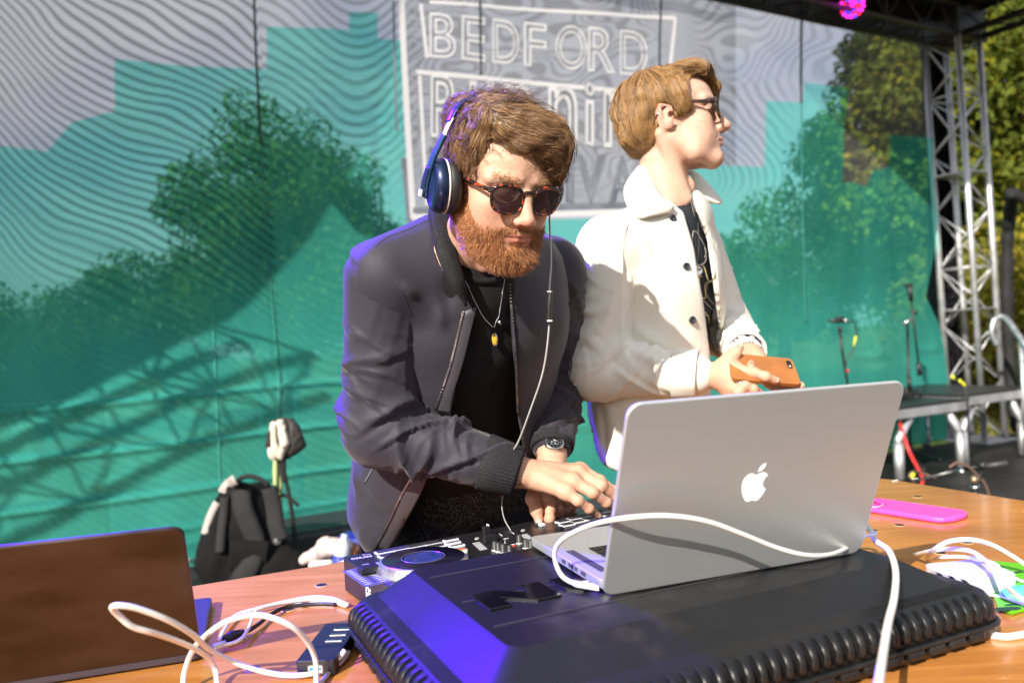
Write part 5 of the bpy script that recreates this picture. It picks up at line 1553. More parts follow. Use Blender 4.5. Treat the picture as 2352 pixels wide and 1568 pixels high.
# yoke and slider
def plate(pts, w, th, m, name, parent, W=W1):
    q = spl(pts, 8); rows = []
    for i, p in enumerate(q):
        t_ = (q[min(i + 1, len(q) - 1)] - q[max(0, i - 1)]).normalized()
        s_ = V((0, 1, 0)); s_ = (s_ - t_ * s_.dot(t_)).normalized(); n_ = t_.cross(s_)
        ww = w(i / (len(q) - 1)) if callable(w) else w
        rows.append([W(p + s_ * ww * a + n_ * th * b) for a, b in ((1, .6), (.8, 1), (-.8, 1), (-1, .6), (-1, -.6), (-.8, -1), (.8, -1), (1, -.6))])
    mb = MB().strip(rows, True)
    n0 = len(rows[0]); L_ = len(mb.v)
    mb.f += [tuple(range(n0))[::-1], tuple(range(L_ - n0, L_))]; mb.sm += [False, False]
    return mb.build(name, m, parent)
for q in (1, -1):
    plate([(q * 11.7, -1.8, -3.6), (q * 11.75, -1.6, -1.0), (q * 11.3, -1.4, 2.2), (q * 10.5, -1.3, 4.6), (q * 9.9, -1.2, 6.2)], lambda t: .85 - .25 * t, .30, HBL if q > 0 else HB, 'yoke', hp)
    plate([(q * 12.1, -1.8, -3.2), (q * 12.15, -1.7, -1.4), (q * 11.8, -1.5, 1.2)], .75, .14, HB, 'yoke_cap', hp)
    plate([(q * 10.05, -1.2, 5.8), (q * 9.5, -1.2, 7.6), (q * 8.95, -1.2, 8.8)], .55, .12, mat('slider_cream', (.72, .68, .60), .35, var=.05), 'slider', hp)
plate([(9.3, -1.6, 8.0), (7.7, -2.2, 10.6), (4.6, -2.8, 12.2), (0, -3.0, 12.7), (-4.6, -2.8, 12.2), (-7.7, -2.2, 10.6), (-9.3, -1.6, 8.0)], .85, .22, HB, 'headband', hp)
# little logo plate on the yoke cap
lc = np.array([12.42, -1.85, -3.0])
MB().box(W1(lc), (.0035, .010, .010), ax=[V(R1[:, 0]), V(R1[:, 1]), V(R1[:, 2])], bev=.001).build('badge', WHT, hp)
# cable with inline remote
cab = spl([P(1262, 492, 1.30), P(1263, 530, 1.32), P(1266, 600, 1.30), P(1262, 665, 1.30), P(1262, 740, 1.31), P(1248, 850, 1.34), P(1215, 950, 1.38), P(1190, 1015, 1.42), P(1173, 1040, 1.44)], 10)
cab2 = spl([P(1155, 1130, 1.50), P(1153, 1165, 1.50), P(1160, 1195, 1.47), P(1178, 1225, 1.44)], 8)
CBL = mat('grey_cable', (.42, .42, .42), .4, var=.05)
MB().tube(cab, .0016, 8).build('cable', CBL, hp)
MB().tube(cab2, .0010, 6).build('cable', CBL, hp)
MB().tube(spl([P(1264, 668, 1.295), P(1262, 705, 1.295), P(1261, 742, 1.305)], 6), .0042, 10).build('inline_remote', mat('remote_black', (.02, .02, .02), .4), hp)
for y_ in (668, 735): MB().tube([P(1263, y_, 1.295), P(1263, y_ + 4, 1.295)], .0046, 10).build('remote_ring', WHT, hp)

# ---- necklace
nk = thing('necklace', 'thin silver chain with a yellow stone pendant over the black t-shirt', 'necklace', tuple(P(1136, 780, 1.42)))
SIL = mat('silver', (.80, .80, .80), .22, metal=1.0, var=.05)
def chain(pts, r, name, parent):
    q = spl(pts, 14); mb = MB(); L = 0
    for i in range(len(q) - 1):
        t_ = (q[i + 1] - q[i]); m_ = max(1, int(t_.length / .0030))
        for k in range(m_):
            c = q[i] + t_ * (k / m_); mb.ball(c, r * (1.15 if k % 2 else .8), 6)
    return mb.build(name, SIL, parent)
BT = bvh_of(tee_o)
chain([surf(BT, *q, .003) for q in ((1070, 646), (1090, 690), (1112, 730), (1133, 752))], .0011, 'chain', nk)
chain([surf(BT, *q, .003) for q in ((1160, 632), (1153, 680), (1146, 725), (1141, 735), (1135, 752))], .0011, 'chain', nk)
pc = surf(BT, 1136, 779, .006)
MB().ball(pc, (.0062, .0028, .0125), 16).build('pendant_rim', SIL, nk)
MB().ball(pc + V((0, -.0018, 0)), (.0048, .0022, .0108), 14).build('pendant_stone', mat('yellow_stone', (.55, .30, .02), .2, var=.4, vscale=300, stretch=(1, 1, .2)), nk)
MB().tube([surf(BT, 1146, 737, .005), surf(BT, 1149, 745, .005)], .0026, 8).build('clasp', SIL, nk)

# ---- wristwatch on the left wrist
wt = thing('wristwatch', 'wristwatch with a brown leather strap on the bearded man\'s far wrist', 'watch', tuple(wrL))
dl = (elbL - wrL).normalized(); wc = wrL + dl * .024
sd_ = dl.cross(V((-.2, 1, 0))).normalized(); fr_ = sd_.cross(dl).normalized()
rows = []
for k in range(33):
    a = 2 * math.pi * k / 32
    o_ = (sd_ * math.cos(a) + fr_ * math.sin(a))
    rows.append([wc + dl * w_ + o_ * r_ for w_, r_ in ((-.009, .0272), (-.009, .0296), (0, .0304), (.009, .0296), (.009, .0272))])
MB().strip(rows).build('strap', mat('brown_leather', (.22, .055, .015), .4, var=.2, vscale=80, bump=.2), wt)
fdir = (P(1274, 1056, 1.50) - wc); fdir = (fdir - dl * fdir.dot(dl)).normalized()
fdir = (fdir * .8 + V((.25, -.3, .5)) * .4).normalized()
fc = wc + fdir * .030 + dl * .004
MB().lathe([(.0001, .0075), (.0165, .0075), (.0178, .0085), (.0192, .0070), (.0195, .0), (.017, -.004)], fc, fdir, 36).build('case', SIL, wt)
face = MB().lathe([(.0001, .0084), (.0163, .0084)], fc, fdir, 32).build('dial', mat('dial_black', (.015, .015, .018), .2), wt)
a0 = fdir.orthogonal().normalized(); b0 = fdir.cross(a0)
for k in range(12):
    d_ = a0 * math.cos(k * math.pi / 6) + b0 * math.sin(k * math.pi / 6)
    MB().tube([fc + fdir * .0088 + d_ * .0120, fc + fdir * .0088 + d_ * .0150], .00035, 4).build('hour_mark', SIL, face)
for cx, cy in ((.006, 0), (-.006, 0), (0, -.006)):
    MB().lathe([(.0034, .0088), (.0038, .0090), (.0040, .0088)], fc + a0 * cx + b0 * cy, fdir, 16).build('subdial', SIL, face)
for d_, l_ in ((a0 * .6 + b0 * .8, .012), (a0 * -.9 + b0 * .3, .008)):
    MB().tube([fc + fdir * .0092, fc + fdir * .0092 + d_ * l_], .0005, 4).build('watch_hand', SIL, face)
# ================================================================ MAN IN THE WHITE JACKET
man2 = thing('person', 'person with light brown hair and dark sunglasses in an open white jacket, holding a phone', 'person', (.36, 1.95, 0))
def c7(x, y): return ((1350 + x / 2.01) / 1.0629, (380 + y / 2.01) / 1.0629)
def c4(x, y, d): return P((1650 + x / 5.88) / 1.0629, (800 + y / 5.88) / 1.0629, d)
ff = V((.84, -.54, 0)).normalized(); rr_ = V((-.54, -.84, 0)).normalized()
chest2 = P(1512, 650, 1.86); belly2 = P(1500, 890, 1.88); pelv2 = P(1492, 1110, 1.90); nb2 = P(1540, 480, 1.85)
shR2 = P(1398, 575, 1.70); shL2 = P(1592, 565, 2.02); elR2 = P(1364, 845, 1.70); wrR2 = c4(640, 690, 1.62)
elL2 = P(1668, 760, 2.02); wrL2 = c4(1060, 400, 1.72)
hs2 = head_shape(False, (0, -4.0, -17.0), 4.7, .93)
hv2_, hf2 = hs2.grid((-9.6, -16, -23), (9.6, 13.5, 13), 0.2)
parts2 = [(W2(hv2_), hf2, skin_colour(hv2_, False))]
f2 = [
    [(c4(850, 610, 1.595), .0125), (c4(1120, 645, 1.57), .0102), (c4(1290, 700, 1.56), .0090), (c4(1415, 750, 1.565), .0078)],
    [(c4(835, 740, 1.59), .0125), (c4(985, 830, 1.565), .0102), (c4(1110, 880, 1.565), .0088), (c4(1200, 925, 1.575), .0075)],
    [(c4(800, 850, 1.59), .0118), (c4(900, 930, 1.565), .0094), (c4(1010, 985, 1.57), .0082), (c4(1090, 1020, 1.58), .0070)],
    [(c4(760, 930, 1.60), .0108), (c4(830, 1010, 1.58), .0084), (c4(910, 1060, 1.585), .0076), (c4(975, 1085, 1.59), .0064)],
]
t2_ = [(c4(700, 520, 1.605), .0150), (c4(770, 430, 1.60), .0125), (c4(860, 355, 1.60), .0105), (c4(918, 275, 1.605), .0082)]
s = hand_shape(tuple(wrR2), [(tuple(f[0][0]), f[0][1]) for f in f2], [[(tuple(a), r) for a, r in f] for f in f2] + [[(tuple(a), r) for a, r in t2_]], arm=tuple(wrR2 + (elR2 - wrR2).normalized() * .08), wr_r=.0255)
s.add(ell(tuple(c4(740, 680, 1.60)), (.028, .022, .030)), .02)
lo, hi = bounds(s, .01); v, f = s.grid(lo, hi, .0016)
parts2.append((v, f, hand_col(v, [q[-1][0] for q in f2] + [t2_[-1][0]], [q[1][0] for q in f2])))
f3 = [
    [(c4(1230, 500, 1.66), .0120), (c4(1450, 640, 1.645), .0098), (c4(1640, 760, 1.62), .0086), (c4(1800, 830, 1.59), .0074)],
    [(c4(1200, 560, 1.67), .0120), (c4(1400, 720, 1.65), .0098), (c4(1600, 850, 1.62), .0086), (c4(1730, 920, 1.59), .0074)],
    [(c4(1160, 610, 1.68), .0115), (c4(1330, 790, 1.65), .0094), (c4(1500, 930, 1.62), .0082), (c4(1620, 1000, 1.59), .0070)],
]
t3_ = [(c4(1010, 460, 1.68), .0145), (c4(1020, 490, 1.64), .0125), (c4(1060, 520, 1.61), .0112), (c4(1080, 560, 1.585), .0090)]
s = hand_shape(tuple(wrL2), [(tuple(f[0][0]), f[0][1]) for f in f3], [[(tuple(a), r) for a, r in f] for f in f3] + [[(tuple(a), r) for a, r in t3_]], arm=tuple(wrL2 + (elL2 - wrL2).normalized() * .10), wr_r=.025)
s.add(ell(tuple(c4(1110, 470, 1.69)), (.026, .024, .024)), .02)
lo, hi = bounds(s, .01); v, f = s.grid(lo, hi, .0017)
parts2.append((v, f, hand_col(v, [t3_[-1][0]], [])))
s = Shape()
s.add(ecap(tuple(pelv2 + V((.05, .02, .0))), tuple(belly2), tuple(rr_), .115, .095, .135, .095)); s.add(ecap(tuple(belly2), tuple(chest2), tuple(rr_), .14, .098, .165, .105), .05)
s.add(ecap(tuple(chest2), tuple(nb2 + V((0, 0, -.03))), tuple(rr_), .165, .10, .07, .06), .05)
s.add(cap(tuple(nb2 + V((0, 0, -.02))), tuple(W2([0, -3, -8])), .050, .05), .02)
s.add(cap(tuple(nb2 + V((0, 0, -.05))), tuple(shR2), .045, .050), .05); s.add(cap(tuple(nb2 + V((0, 0, -.05))), tuple(shL2), .045, .050), .05)
for a_, e_, w_ in ((shR2, elR2, wrR2), (shL2, elL2, wrL2)):
    s.add(cap(tuple(a_), tuple(e_), .046, .038), .03); s.add(cap(tuple(e_), tuple(w_), .038, .027), .02)
legs2 = []
for q in (-1, 1):
    hip = pelv2 + rr_ * (.07 * q) + V((.05, .03, -.04)); kn = V((hip.x + .01, hip.y + .01, .50)); an = V((hip.x - .01, hip.y + .02, .09)); legs2.append((hip, kn, an))
    s.add(cap(tuple(hip), tuple(kn), .078, .055), .05); s.add(cap(tuple(kn), tuple(an), .055, .037), .02)
lo, hi = bounds(s, .02); v, f = s.grid(lo, hi, .011)
parts2.append((v, f, np.tile([.63, .38, .28], (len(v), 1))))
body2 = join_bodies('body', parts2, man2)
nails([(f2[0][3][0], f2[0][2][0], (.2, -.9, .35), .0075), (t2_[3][0], t2_[2][0], (-.45, -.85, .1), .0078), (t3_[3][0], t3_[2][0], (0, -.8, .6), .0085)], body2)
# t-shirt
TEE2 = mat('charcoal_cotton', (.022, .025, .032), .85, var=.12, vscale=30, bump=.2, bscale=700, spec=.25)
s = Shape()
s.add(ecap(tuple(pelv2 + V((.05, .02, .05))), tuple(belly2), tuple(rr_), .125, .100, .148, .104)); s.add(ecap(tuple(belly2), tuple(chest2), tuple(rr_), .148, .104, .172, .112), .05)
s.add(ecap(tuple(chest2), tuple(nb2 + V((0, 0, -.045))), tuple(rr_), .172, .108, .082, .072), .05)
s.add(cap(tuple(nb2 + V((0, 0, -.055))), tuple(shR2), .05, .058), .05); s.add(cap(tuple(nb2 + V((0, 0, -.055))), tuple(shL2), .05, .058), .05)
lo, hi = bounds(s, .02); v, f = s.grid(lo, hi, .007); n = vnormals(v, f)
v = v + n * fold_disp(v, n, (.15, 0, 1), 9, .006, 1.0, 103, 4, False)[:, None]
tee2 = raw('t_shirt', v, f, TEE2, man2)
BT2 = bvh_of(tee2)
# trousers and shoes (behind the table)
s = Shape(); s.add(ecap(tuple(pelv2 + V((.05, .02, .04))), tuple(pelv2 + V((.05, .02, -.05))), tuple(rr_), .12, .11, .13, .115))
for hip, kn, an in legs2: s.add(cap(tuple(hip), tuple(kn), .09, .066), .04); s.add(cap(tuple(kn), tuple(an), .066, .058), .02)
lo, hi = bounds(s, .02); v, f = s.grid(lo, hi, .010)
raw('trousers', v, f, mat('dark_denim', (.02, .025, .04), .8, var=.2, vscale=40, bump=.2), man2)
for hip, kn, an in legs2:
    s = Shape(); c_ = an + ff * .06; s.add(ell((an.x, an.y, .055), (.05, .05, .055))); s.add(ell((c_.x, c_.y, .04), (.08, .06, .04)), .05); s.keep(halfspace((0, 0, .004), (0, 0, -1)), .004)
    lo, hi = bounds(s, .02); v, f = s.grid(lo, hi, .006); raw('shoe', v, f, MATS['shoe_black'], man2)
# jacket
WJ = mat('white_twill', (.80, .775, .70), .75, var=.05, vscale=12, bump=.12, bscale=800, spec=.3)
poly2 = [(1480, 384), (1440, 425), (1395, 462), (1352, 492), (1325, 545), (1312, 620), (1308, 720), (1312, 830), (1335, 880), (1352, 960), (1368, 1035), (1385, 1068), (1420, 1086), (1700, 1086), (1700, 800), (1676, 740), (1671, 660), (1668, 590), (1664, 530), (1652, 478), (1630, 440), (1598, 410), (1560, 395)]
s = Shape()
s.add(ecap(tuple(pelv2 + V((-.01, 0, 0))), tuple(belly2), tuple(rr_), .195, .150, .190, .140)); s.add(ecap(tuple(belly2), tuple(chest2), tuple(rr_), .190, .140, .198, .142), .05)
s.add(ecap(tuple(chest2), tuple(nb2 + V((0, 0, -.03))), tuple(rr_), .195, .138, .105, .090), .05)
s.add(cap(tuple(nb2 + V((0, 0, -.03))), tuple(shR2), .055, .072), .06); s.add(cap(tuple(nb2 + V((0, 0, -.03))), tuple(shL2), .055, .070), .06)
s.keep(outline(poly2, 1.85), .02)
inn2 = Shape()
inn2.add(ecap(tuple(pelv2 + V((-.01, 0, -.12))), tuple(belly2), tuple(rr_), .183, .138, .178, .128)); inn2.add(ecap(tuple(belly2), tuple(chest2), tuple(rr_), .178, .128, .186, .130), .05)
inn2.add(ecap(tuple(chest2), tuple(nb2 + V((0, 0, -.03))), tuple(rr_), .183, .126, .093, .078), .05)
s.cut((lambda x, y, z: inn2.ev(x, y, z), None, None), .004)
op2 = [(1500, 380), (1510, 420), (1520, 446), (1569, 488), (1593, 568), (1612, 685), (1628, 815), (1632, 1100), (1668, 1100), (1660, 811), (1645, 685), (1627, 554), (1597, 470), (1588, 430), (1590, 380)]
fr2 = outline(op2, 1.8); hs_ = halfspace(tuple(chest2), tuple(-ff))
s.cut((lambda x, y, z: np.maximum(fr2[0](x, y, z), hs_[0](x, y, z)), None, None), .006)
s.cut(cap(tuple(nb2 + V((0, 0, -.02))), tuple(W2([0, -3, -9])), .062, .066), .01)
s.keep(halfspace(tuple(P(1400, 1076, 1.85)), (0, .0, -1)), .004)
lo = np.array((.05, 1.55, .86)); hi = np.array((.68, 2.28, 1.72))
v, f = s.grid(lo, hi, .0052); n = vnormals(v, f)
amp = fold_disp(v, n, (.12, 0, 1), 7, .0060, 1.0, 121, 6, False)
amp += strokes(v, [
    (spl([P(1455, 520, 1.66), P(1500, 640, 1.68), P(1520, 700, 1.70)], 6), .014, .009), (spl([P(1500, 510, 1.68), P(1530, 600, 1.70), P(1545, 700, 1.70)], 6), .012, .006),
    (spl([P(1440, 700, 1.66), P(1470, 760, 1.68), P(1540, 800, 1.70)], 6), .012, .008), (spl([P(1400, 930, 1.72), P(1420, 1000, 1.74), P(1410, 1060, 1.74)], 6), .012, .007),
    (spl([P(1378, 920, 1.74), P(1384, 1000, 1.74), P(1392, 1050, 1.75)], 6), .010, -.006)], 0)
jk2 = raw('white_jacket', v + n * amp[:, None], f, WJ, man2)
s_, v, f, n, dsp = sleeve('sleeve', shR2, elR2, wrR2 + (elR2 - wrR2).normalized() * .052, .069, .064, .043, .0055, 131, .04)
dsp += strokes(v, [(spl([P(1440, 790, 1.62), P(1420, 815, 1.62), P(1400, 850, 1.63)], 6), .010, -.014), (spl([P(1445, 770, 1.62), P(1480, 815, 1.62), P(1560, 850, 1.60)], 6), .012, .010),
                   (spl([P(1330, 760, 1.64), P(1380, 790, 1.62), P(1430, 780, 1.62)], 6), .012, .009)], 0)
slR2 = raw('sleeve', relax(v + n * dsp[:, None], f, 1), f, WJ, jk2)
s_, v, f, n, dsp = sleeve('sleeve', shL2, elL2, wrL2 + (elL2 - wrL2).normalized() * .045, .072, .064, .038, .0050, 141, .04)
raw('sleeve', v + n * dsp[:, None], f, WJ, jk2)
BJ2 = bvh_of(jk2, *[c for c in jk2.children])
def lay(poly_rows, off, name, m, parent, th=.003, bv=None):
    rows = [[surf(bv or BJ2, x_, y_, o_, 1.72) for (x_, y_, o_) in r] for r in poly_rows]
    return MB().strip(rows).build(name, m, parent, solid=th)
# collar leaves: inner edge stands up at the neck, outer edge lies on the jacket
def leaf(inner, outer, din, dout):
    a_ = [P(x_, y_, d_) for (x_, y_), d_ in zip(inner, din)]; b_ = [P(x_, y_, d_) for (x_, y_), d_ in zip(outer, dout)]
    a_ = spl(a_, 6); b_ = spl(b_, 6); rows = []
    for p_, q_ in zip(a_, b_):
        rows.append([p_ * (1 - k) + q_ * k + V((0, -.010 * math.sin(math.pi * k), .006 * math.sin(math.pi * k))) for k in (0, .1, .3, .5, .7, .9, 1)])
    return MB().strip(rows).build('collar', WJ, jk2, solid=.005)
dpt = lambda x_, y_, o_: (surf(BJ2, x_, y_, o_, 1.74) - CAM).y
leaf([(1560, 392), (1500, 372), (1484, 380), (1497, 415), (1516, 446), (1545, 478)], [(1530, 400), (1470, 392), (1436, 428), (1440, 470), (1468, 500), (1546, 486)],
     [1.92, 1.90, 1.82, 1.765, 1.745, 1.735], [1.93, 1.90, 1.80, dpt(1440, 470, .012), dpt(1468, 500, .014), dpt(1540, 486, .010)])
leaf([(1560, 392), (1585, 400), (1590, 425), (1594, 448), (1600, 466)], [(1575, 398), (1612, 412), (1640, 440), (1657, 468), (1618, 462)],
     [1.92, 1.93, 1.90, 1.87, 1.85], [1.94, 1.95, 1.93, 1.88, 1.86])
# front band, pocket outlines, stitching
sj = mat('stitching', (.70, .66, .56), .8)
for pts in ([c7(620, 330), c7(655, 480), c7(690, 700), c7(725, 960)], [c7(262, 1060), c7(265, 1380), c7(315, 1460)], [c7(330, 375), c7(372, 560), c7(382, 700), c7(360, 800)], [c7(848, 510), c7(862, 512), c7(860, 600)], [c7(800, 420), c7(812, 640), c7(860, 900)]):
    MB().tube(line_on(BJ2, pts, -.0004), .0010, 5).build('seam', sj, jk2)
BT_M = mat('button_dark', (.025, .03, .04), .3, var=.3, vscale=300)
for x_, y_ in (c7(588, 307), c7(655, 543), c7(684, 806)):
    c_ = surf(BJ2, x_, y_, .002, 1.72); nn = (CAM - c_).normalized(); nn = (nn + ff * .7 + V((0, 0, .05))).normalized()
    b_ = MB().lathe([(.0001, .0022), (.0048, .0022), (.0056, .0034), (.0076, .0034), (.0084, .0020), (.0084, 0)], c_, nn, 24).build('button', BT_M, jk2)
# cuff fold of both sleeves
for w_, e_, r_, k_ in ((wrR2, elR2, .0505, .052), (wrL2, elL2, .046, .045)):
    d_ = (e_ - w_).normalized(); c_ = w_ + d_ * (k_ - .006)
    ribbed_tube([c_ + d_ * .050, c_ + d_ * .046, c_ + d_ * .02, c_ + d_ * .002, c_ - d_ * .001, c_ + d_ * .002, c_ + d_ * .03], [r_ - .002, r_ + .003, r_ + .001, r_, r_ - .003, r_ - .006, r_ - .010], 9, .0008, WJ, 'cuff', jk2)
ribbed_tube([wrL2 + (elL2 - wrL2).normalized() * k for k in (.030, .034, .05, .07)], [.032, .036, .038, .038], 8, .0005, mat('navy_cloth', (.015, .03, .07), .8), 'shirt_cuff', man2)
# gold line print on the t-shirt
GOLD = mat('gold_print', (.72, .60, .30), .5, var=.1); GREYP = mat('grey_print', (.40, .38, .38), .6, var=.1)
for i, pl_ in enumerate([[(690, 370), (710, 382), (750, 460), (745, 500)], [(688, 372), (684, 420), (700, 525), (738, 530), (752, 500), (745, 450)], [(700, 540), (738, 542), (762, 612), (782, 615)],
            [(705, 592), (731, 592)], [(718, 592), (718, 655)], [(758, 618), (745, 640), (748, 695), (728, 698)], [(782, 620), (765, 622), (750, 660), (765, 700), (800, 740)], [(736, 708), (775, 748), (800, 775), (800, 830), (790, 858)],
            [(738, 768), (750, 770), (750, 783), (762, 786), (776, 860), (792, 862)], [(750, 868), (762, 900), (768, 838), (768, 880), (760, 925), (750, 902)], [(780, 878), (790, 862), (802, 866), (812, 892), (824, 897)], [(792, 880), (795, 925), (784, 960)],
            [(800, 918), (802, 968)], [(824, 912), (806, 938), (832, 975)], [(776, 880), (780, 940), (765, 955)]]):
    lq = line_on(BT2, [c7(*q) for q in pl_], .0004)
    if len(lq) > 1: MB().tube(lq, .0011, 5).build('printed_line', GREYP if i in (0, 1, 6, 7) else GOLD, tee2)
MB().tube(spl([surf(BT2, *q, .0, 1.78) for q in (c7(530, 192), c7(565, 215), c7(610, 232), c7(655, 232), c7(676, 222))], 8), .005, 8).build('neckband', TEE2, tee2)
# hair
h2 = Shape()
h2.add(ell((0, -1.6, 4.3), (8.1, 9.1, 8.2)))
h2.add(ell((0, -5.6, -.6), (7.2, 4.7, 6.2)), 2.2)
h2.add(ell((0, 5.2, 9.0), (6.6, 4.8, 3.0)), 2.0)
h2.add(cap((-1.0, 8.6, 8.8), (-2.6, 10.1, 5.6), 1.35, 1.0), 1.2); h2.add(cap((-2.6, 10.1, 5.6), (-3.6, 10.0, 3.0), 1.0, .45), .8)
for q in (1, -1): h2.add(ell((q * 6.9, 1.6, 3.0), (1.9, 4.4, 4.2)), 1.2)
hl2 = Shape()
hl2.add(ell((2.4, 9.6, 1.8), (5.4, 4.4, 6.0))); hl2.add(ell((4.2, 7.2, 3.0), (6.4, 5.2, 4.6)), .6); hl2.add(ell((-5.6, 6.2, 2.4), (3.6, 3.4, 4.0)), .6)
hl2.add(ell((0, 8, -7.5), (9.6, 8.0, 7.6)), .6); hl2.add(ell((0, 3.4, -7.2), (9.8, 7.0, 7.3)), .6)
hl2.add(ell((8, -1.2, -.9), (2.6, 2.4, 2.6)), .4); hl2.add(ell((-8, -1.2, -.9), (2.6, 2.4, 2.6)), .4)
h2.cut((lambda x, y, z: hl2.ev(x, y, z), None, None), .4)
def flow2(p):
    x, y, z = p[:, 0], p[:, 1], p[:, 2]
    top = sstep(5.5, 9.8, z)[:, None]; side = sstep(2.0, 5.5, np.abs(x))[:, None]; fr_ = sstep(3, 7, y)[:, None]; sx = np.sign(x - 3.2)
    d = np.stack([.75 * sx, .30 + .5 * sstep(0, 5, y) - .9 * sstep(-1, -6, y), -.25 + 0 * x], 1) * top + (1 - top) * np.stack([.1 * sx, .18 * sstep(-6, 4, y), -1 + 0 * x], 1)
    fr2_ = sstep(6.5, 9.0, y)[:, None] * sstep(.5, -.5, x)[:, None]
    d = d * (1 - fr2_) + fr2_ * np.stack([-.35 + 0 * x, .15 + 0 * x, -1 + 0 * x], 1)
    return d
lo = np.array([-10.5, -14, -10]); hi = np.array([10.5, 13, 14.5])
hair2, gv, gn = hair_body(h2, lo, hi, flow2, 1.25, .6, (.15, .078, .030), W2, man2, 177)
hair_strands(h2, gv, gn, flow2, 16000, 12, .58, .08, .30, .16, ((.09, .040, .015), (.68, .40, .16)), W2, hair2, 205, .00032)
hair_strands(h2, gv, gn, flow2, 350, 12, .5, .3, 1.1, 1.2, ((.2, .1, .04), (.6, .36, .16)), W2, hair2, 225, .00028)
sunglasses('dark tortoiseshell sunglasses on the man in the white jacket', W2, tortoise('dark_tortoise', (.010, .005, .004), (.09, .030, .012), 150, .52), lens_mat('lens_green', (.016, .014, .007), .96), zc=-.7, yc=9.7, temple_z=1.2, fr=1.5)
# necklace with a round pendant
n2_ = thing('necklace', 'long silver chain with a round pendant on the man in the white jacket', 'necklace', tuple(surf(BT2, *c7(710, 560), .003)))
chain([surf(BT2, *c7(*q), .003) for q in ((682, 200), (702, 280), (712, 340), (716, 430), (707, 540))], .0013, 'chain', n2_)
chain([surf(BT2, *c7(*q), .003) for q in ((676, 215), (694, 300), (700, 400), (700, 480), (706, 540))], .0008, 'chain', n2_)
pc = surf(BT2, *c7(711, 566), .006); nn = (CAM - pc).normalized() + ff * .5
MB().lathe([(.0001, .002), (.006, .002), (.0075, .0032), (.0098, .0032), (.0105, .001), (.0105, -.001), (.0001, -.001)], pc, nn, 24).build('pendant', SIL, n2_)
# phone in a tan leather case
phone = thing('phone', 'smartphone in a tan leather case held by the man in the white jacket', 'phone', tuple(c4(1450, 700, 1.60)))
TAN = mat('tan_leather', (.34, .125, .030), .42, var=.22, vscale=25, bump=.12, bscale=600, coat=.1)
ptr = c4(1655, 462, 1.625); pbr = c4(1800, 850, 1.575)
ey = (ptr - pbr); ey.normalize(); W_ = .070
ex = (c4(1150, 588, 1.59) - ptr); ex = (ex - ey * ex.dot(ey)).normalized(); ez = ex.cross(ey).normalized()
if ez.y > 0: ez = -ez
def rr_poly(w, h, r, n=6):
    out = []
    for cx, cy, a0_ in ((w - r, h - r, 0), (r, h - r, 90), (r, r, 180), (w - r, r, 270)):
        for k in range(n + 1):
            a = rad(a0_ + 90 * k / n); out.append((cx + r * math.cos(a), cy + r * math.sin(a)))
    return out
base = ptr - ey * W_ - ez * .005
MB().prism(rr_poly(.142, W_, .010), base, ex, ey, ez, .010, bev=.0028, segs=3).build('leather_case', TAN, phone)
MB().prism([(x_ + .004, y_ + .004) for x_, y_ in rr_poly(.134, W_ - .008, .008)], base - ez * .0006, ex, ey, ez, .0008).build('screen', mat('screen_black', (.01, .01, .012), .1), phone)
cm = MB().prism([(x_ + .0065, y_ + W_ - .029) for x_, y_ in rr_poly(.0105, .0215, .0050)], base + ez * .0102, ex, ey, ez, .0008, bev=.0003).build('camera_window', mat('camera_black', (.02, .015, .012), .25), phone)
MB().lathe([(.0001, .0014), (.0030, .0014), (.0038, .0008)], base + ez * .0102 + ex * .0118 + ey * (W_ - .0130), ez, 20).build('lens', mat('lens_glass', (.01, .01, .015), .05), cm)
MB().lathe([(.0001, .0014), (.0016, .0014), (.0020, .0008)], base + ez * .0102 + ex * .0118 + ey * (W_ - .0235), ez, 14).build('flash', WHT, cm)
# ring
rg = thing('finger_ring', 'chunky silver ring on the hand of the man in the white jacket', 'ring', tuple(f2[1][0][0]))
a_, b_ = f2[1][0][0], f2[1][1][0]; d_ = (b_ - a_).normalized(); c_ = a_ * .42 + b_ * .58
MB().lathe([(.0118, -.005), (.0132, -.0045), (.0136, 0), (.0132, .0045), (.0118, .005)], c_, d_, 28).build('band', SIL, rg)
s = Shape(); cc = c_ + (CAM - c_).normalized() * .0115 + V((0, 0, .003))
s.add(ell(tuple(cc + V((0, 0, .002))), (.0088, .0066, .0078))); s.add(ell(tuple(cc + V((.004, -.001, -.005))), (.0060, .0054, .0050)), .003)
for dx in (-.0028, .0040): s.cut(ell(tuple(cc + V((dx, -.0062, .0005))), (.0022, .0026, .0024)), .001)
s.cut(ell(tuple(cc + V((.0018, -.0064, -.0032))), (.0010, .002, .0014)), .0005)
lo, hi = bounds(s, .004); v, f = s.grid(lo, hi, .0007); raw('ring_head', v, f, SIL, rg)
# beaded bracelet on the far wrist
br = thing('bracelet', 'dark beaded bracelet on the far wrist of the man in the white jacket', 'bracelet', tuple(wrL2))
d_ = (elL2 - wrL2).normalized(); a0 = d_.orthogonal().normalized(); b0 = d_.cross(a0); mb = MB()
for k in range(26):
    a = 2 * math.pi * k / 26; MB().ball(wrL2 + d_ * .006 + (a0 * math.cos(a) + b0 * math.sin(a)) * .0275, .0034, 8).build('bead', mat('bead_dark', (.012, .012, .015), .2) if k % 5 else SIL, br)
# ================================================================ THINGS ON THE STAGE
BLKM = mat('black_metal', (.014, .014, .015), .4, metal=.3, var=.15)
BLKP = mat('black_plastic', (.016, .016, .018), .45, var=.1, bump=.1, bscale=400)
CHR = mat('chrome', (.7, .7, .7), .2, metal=1.0, var=.05)
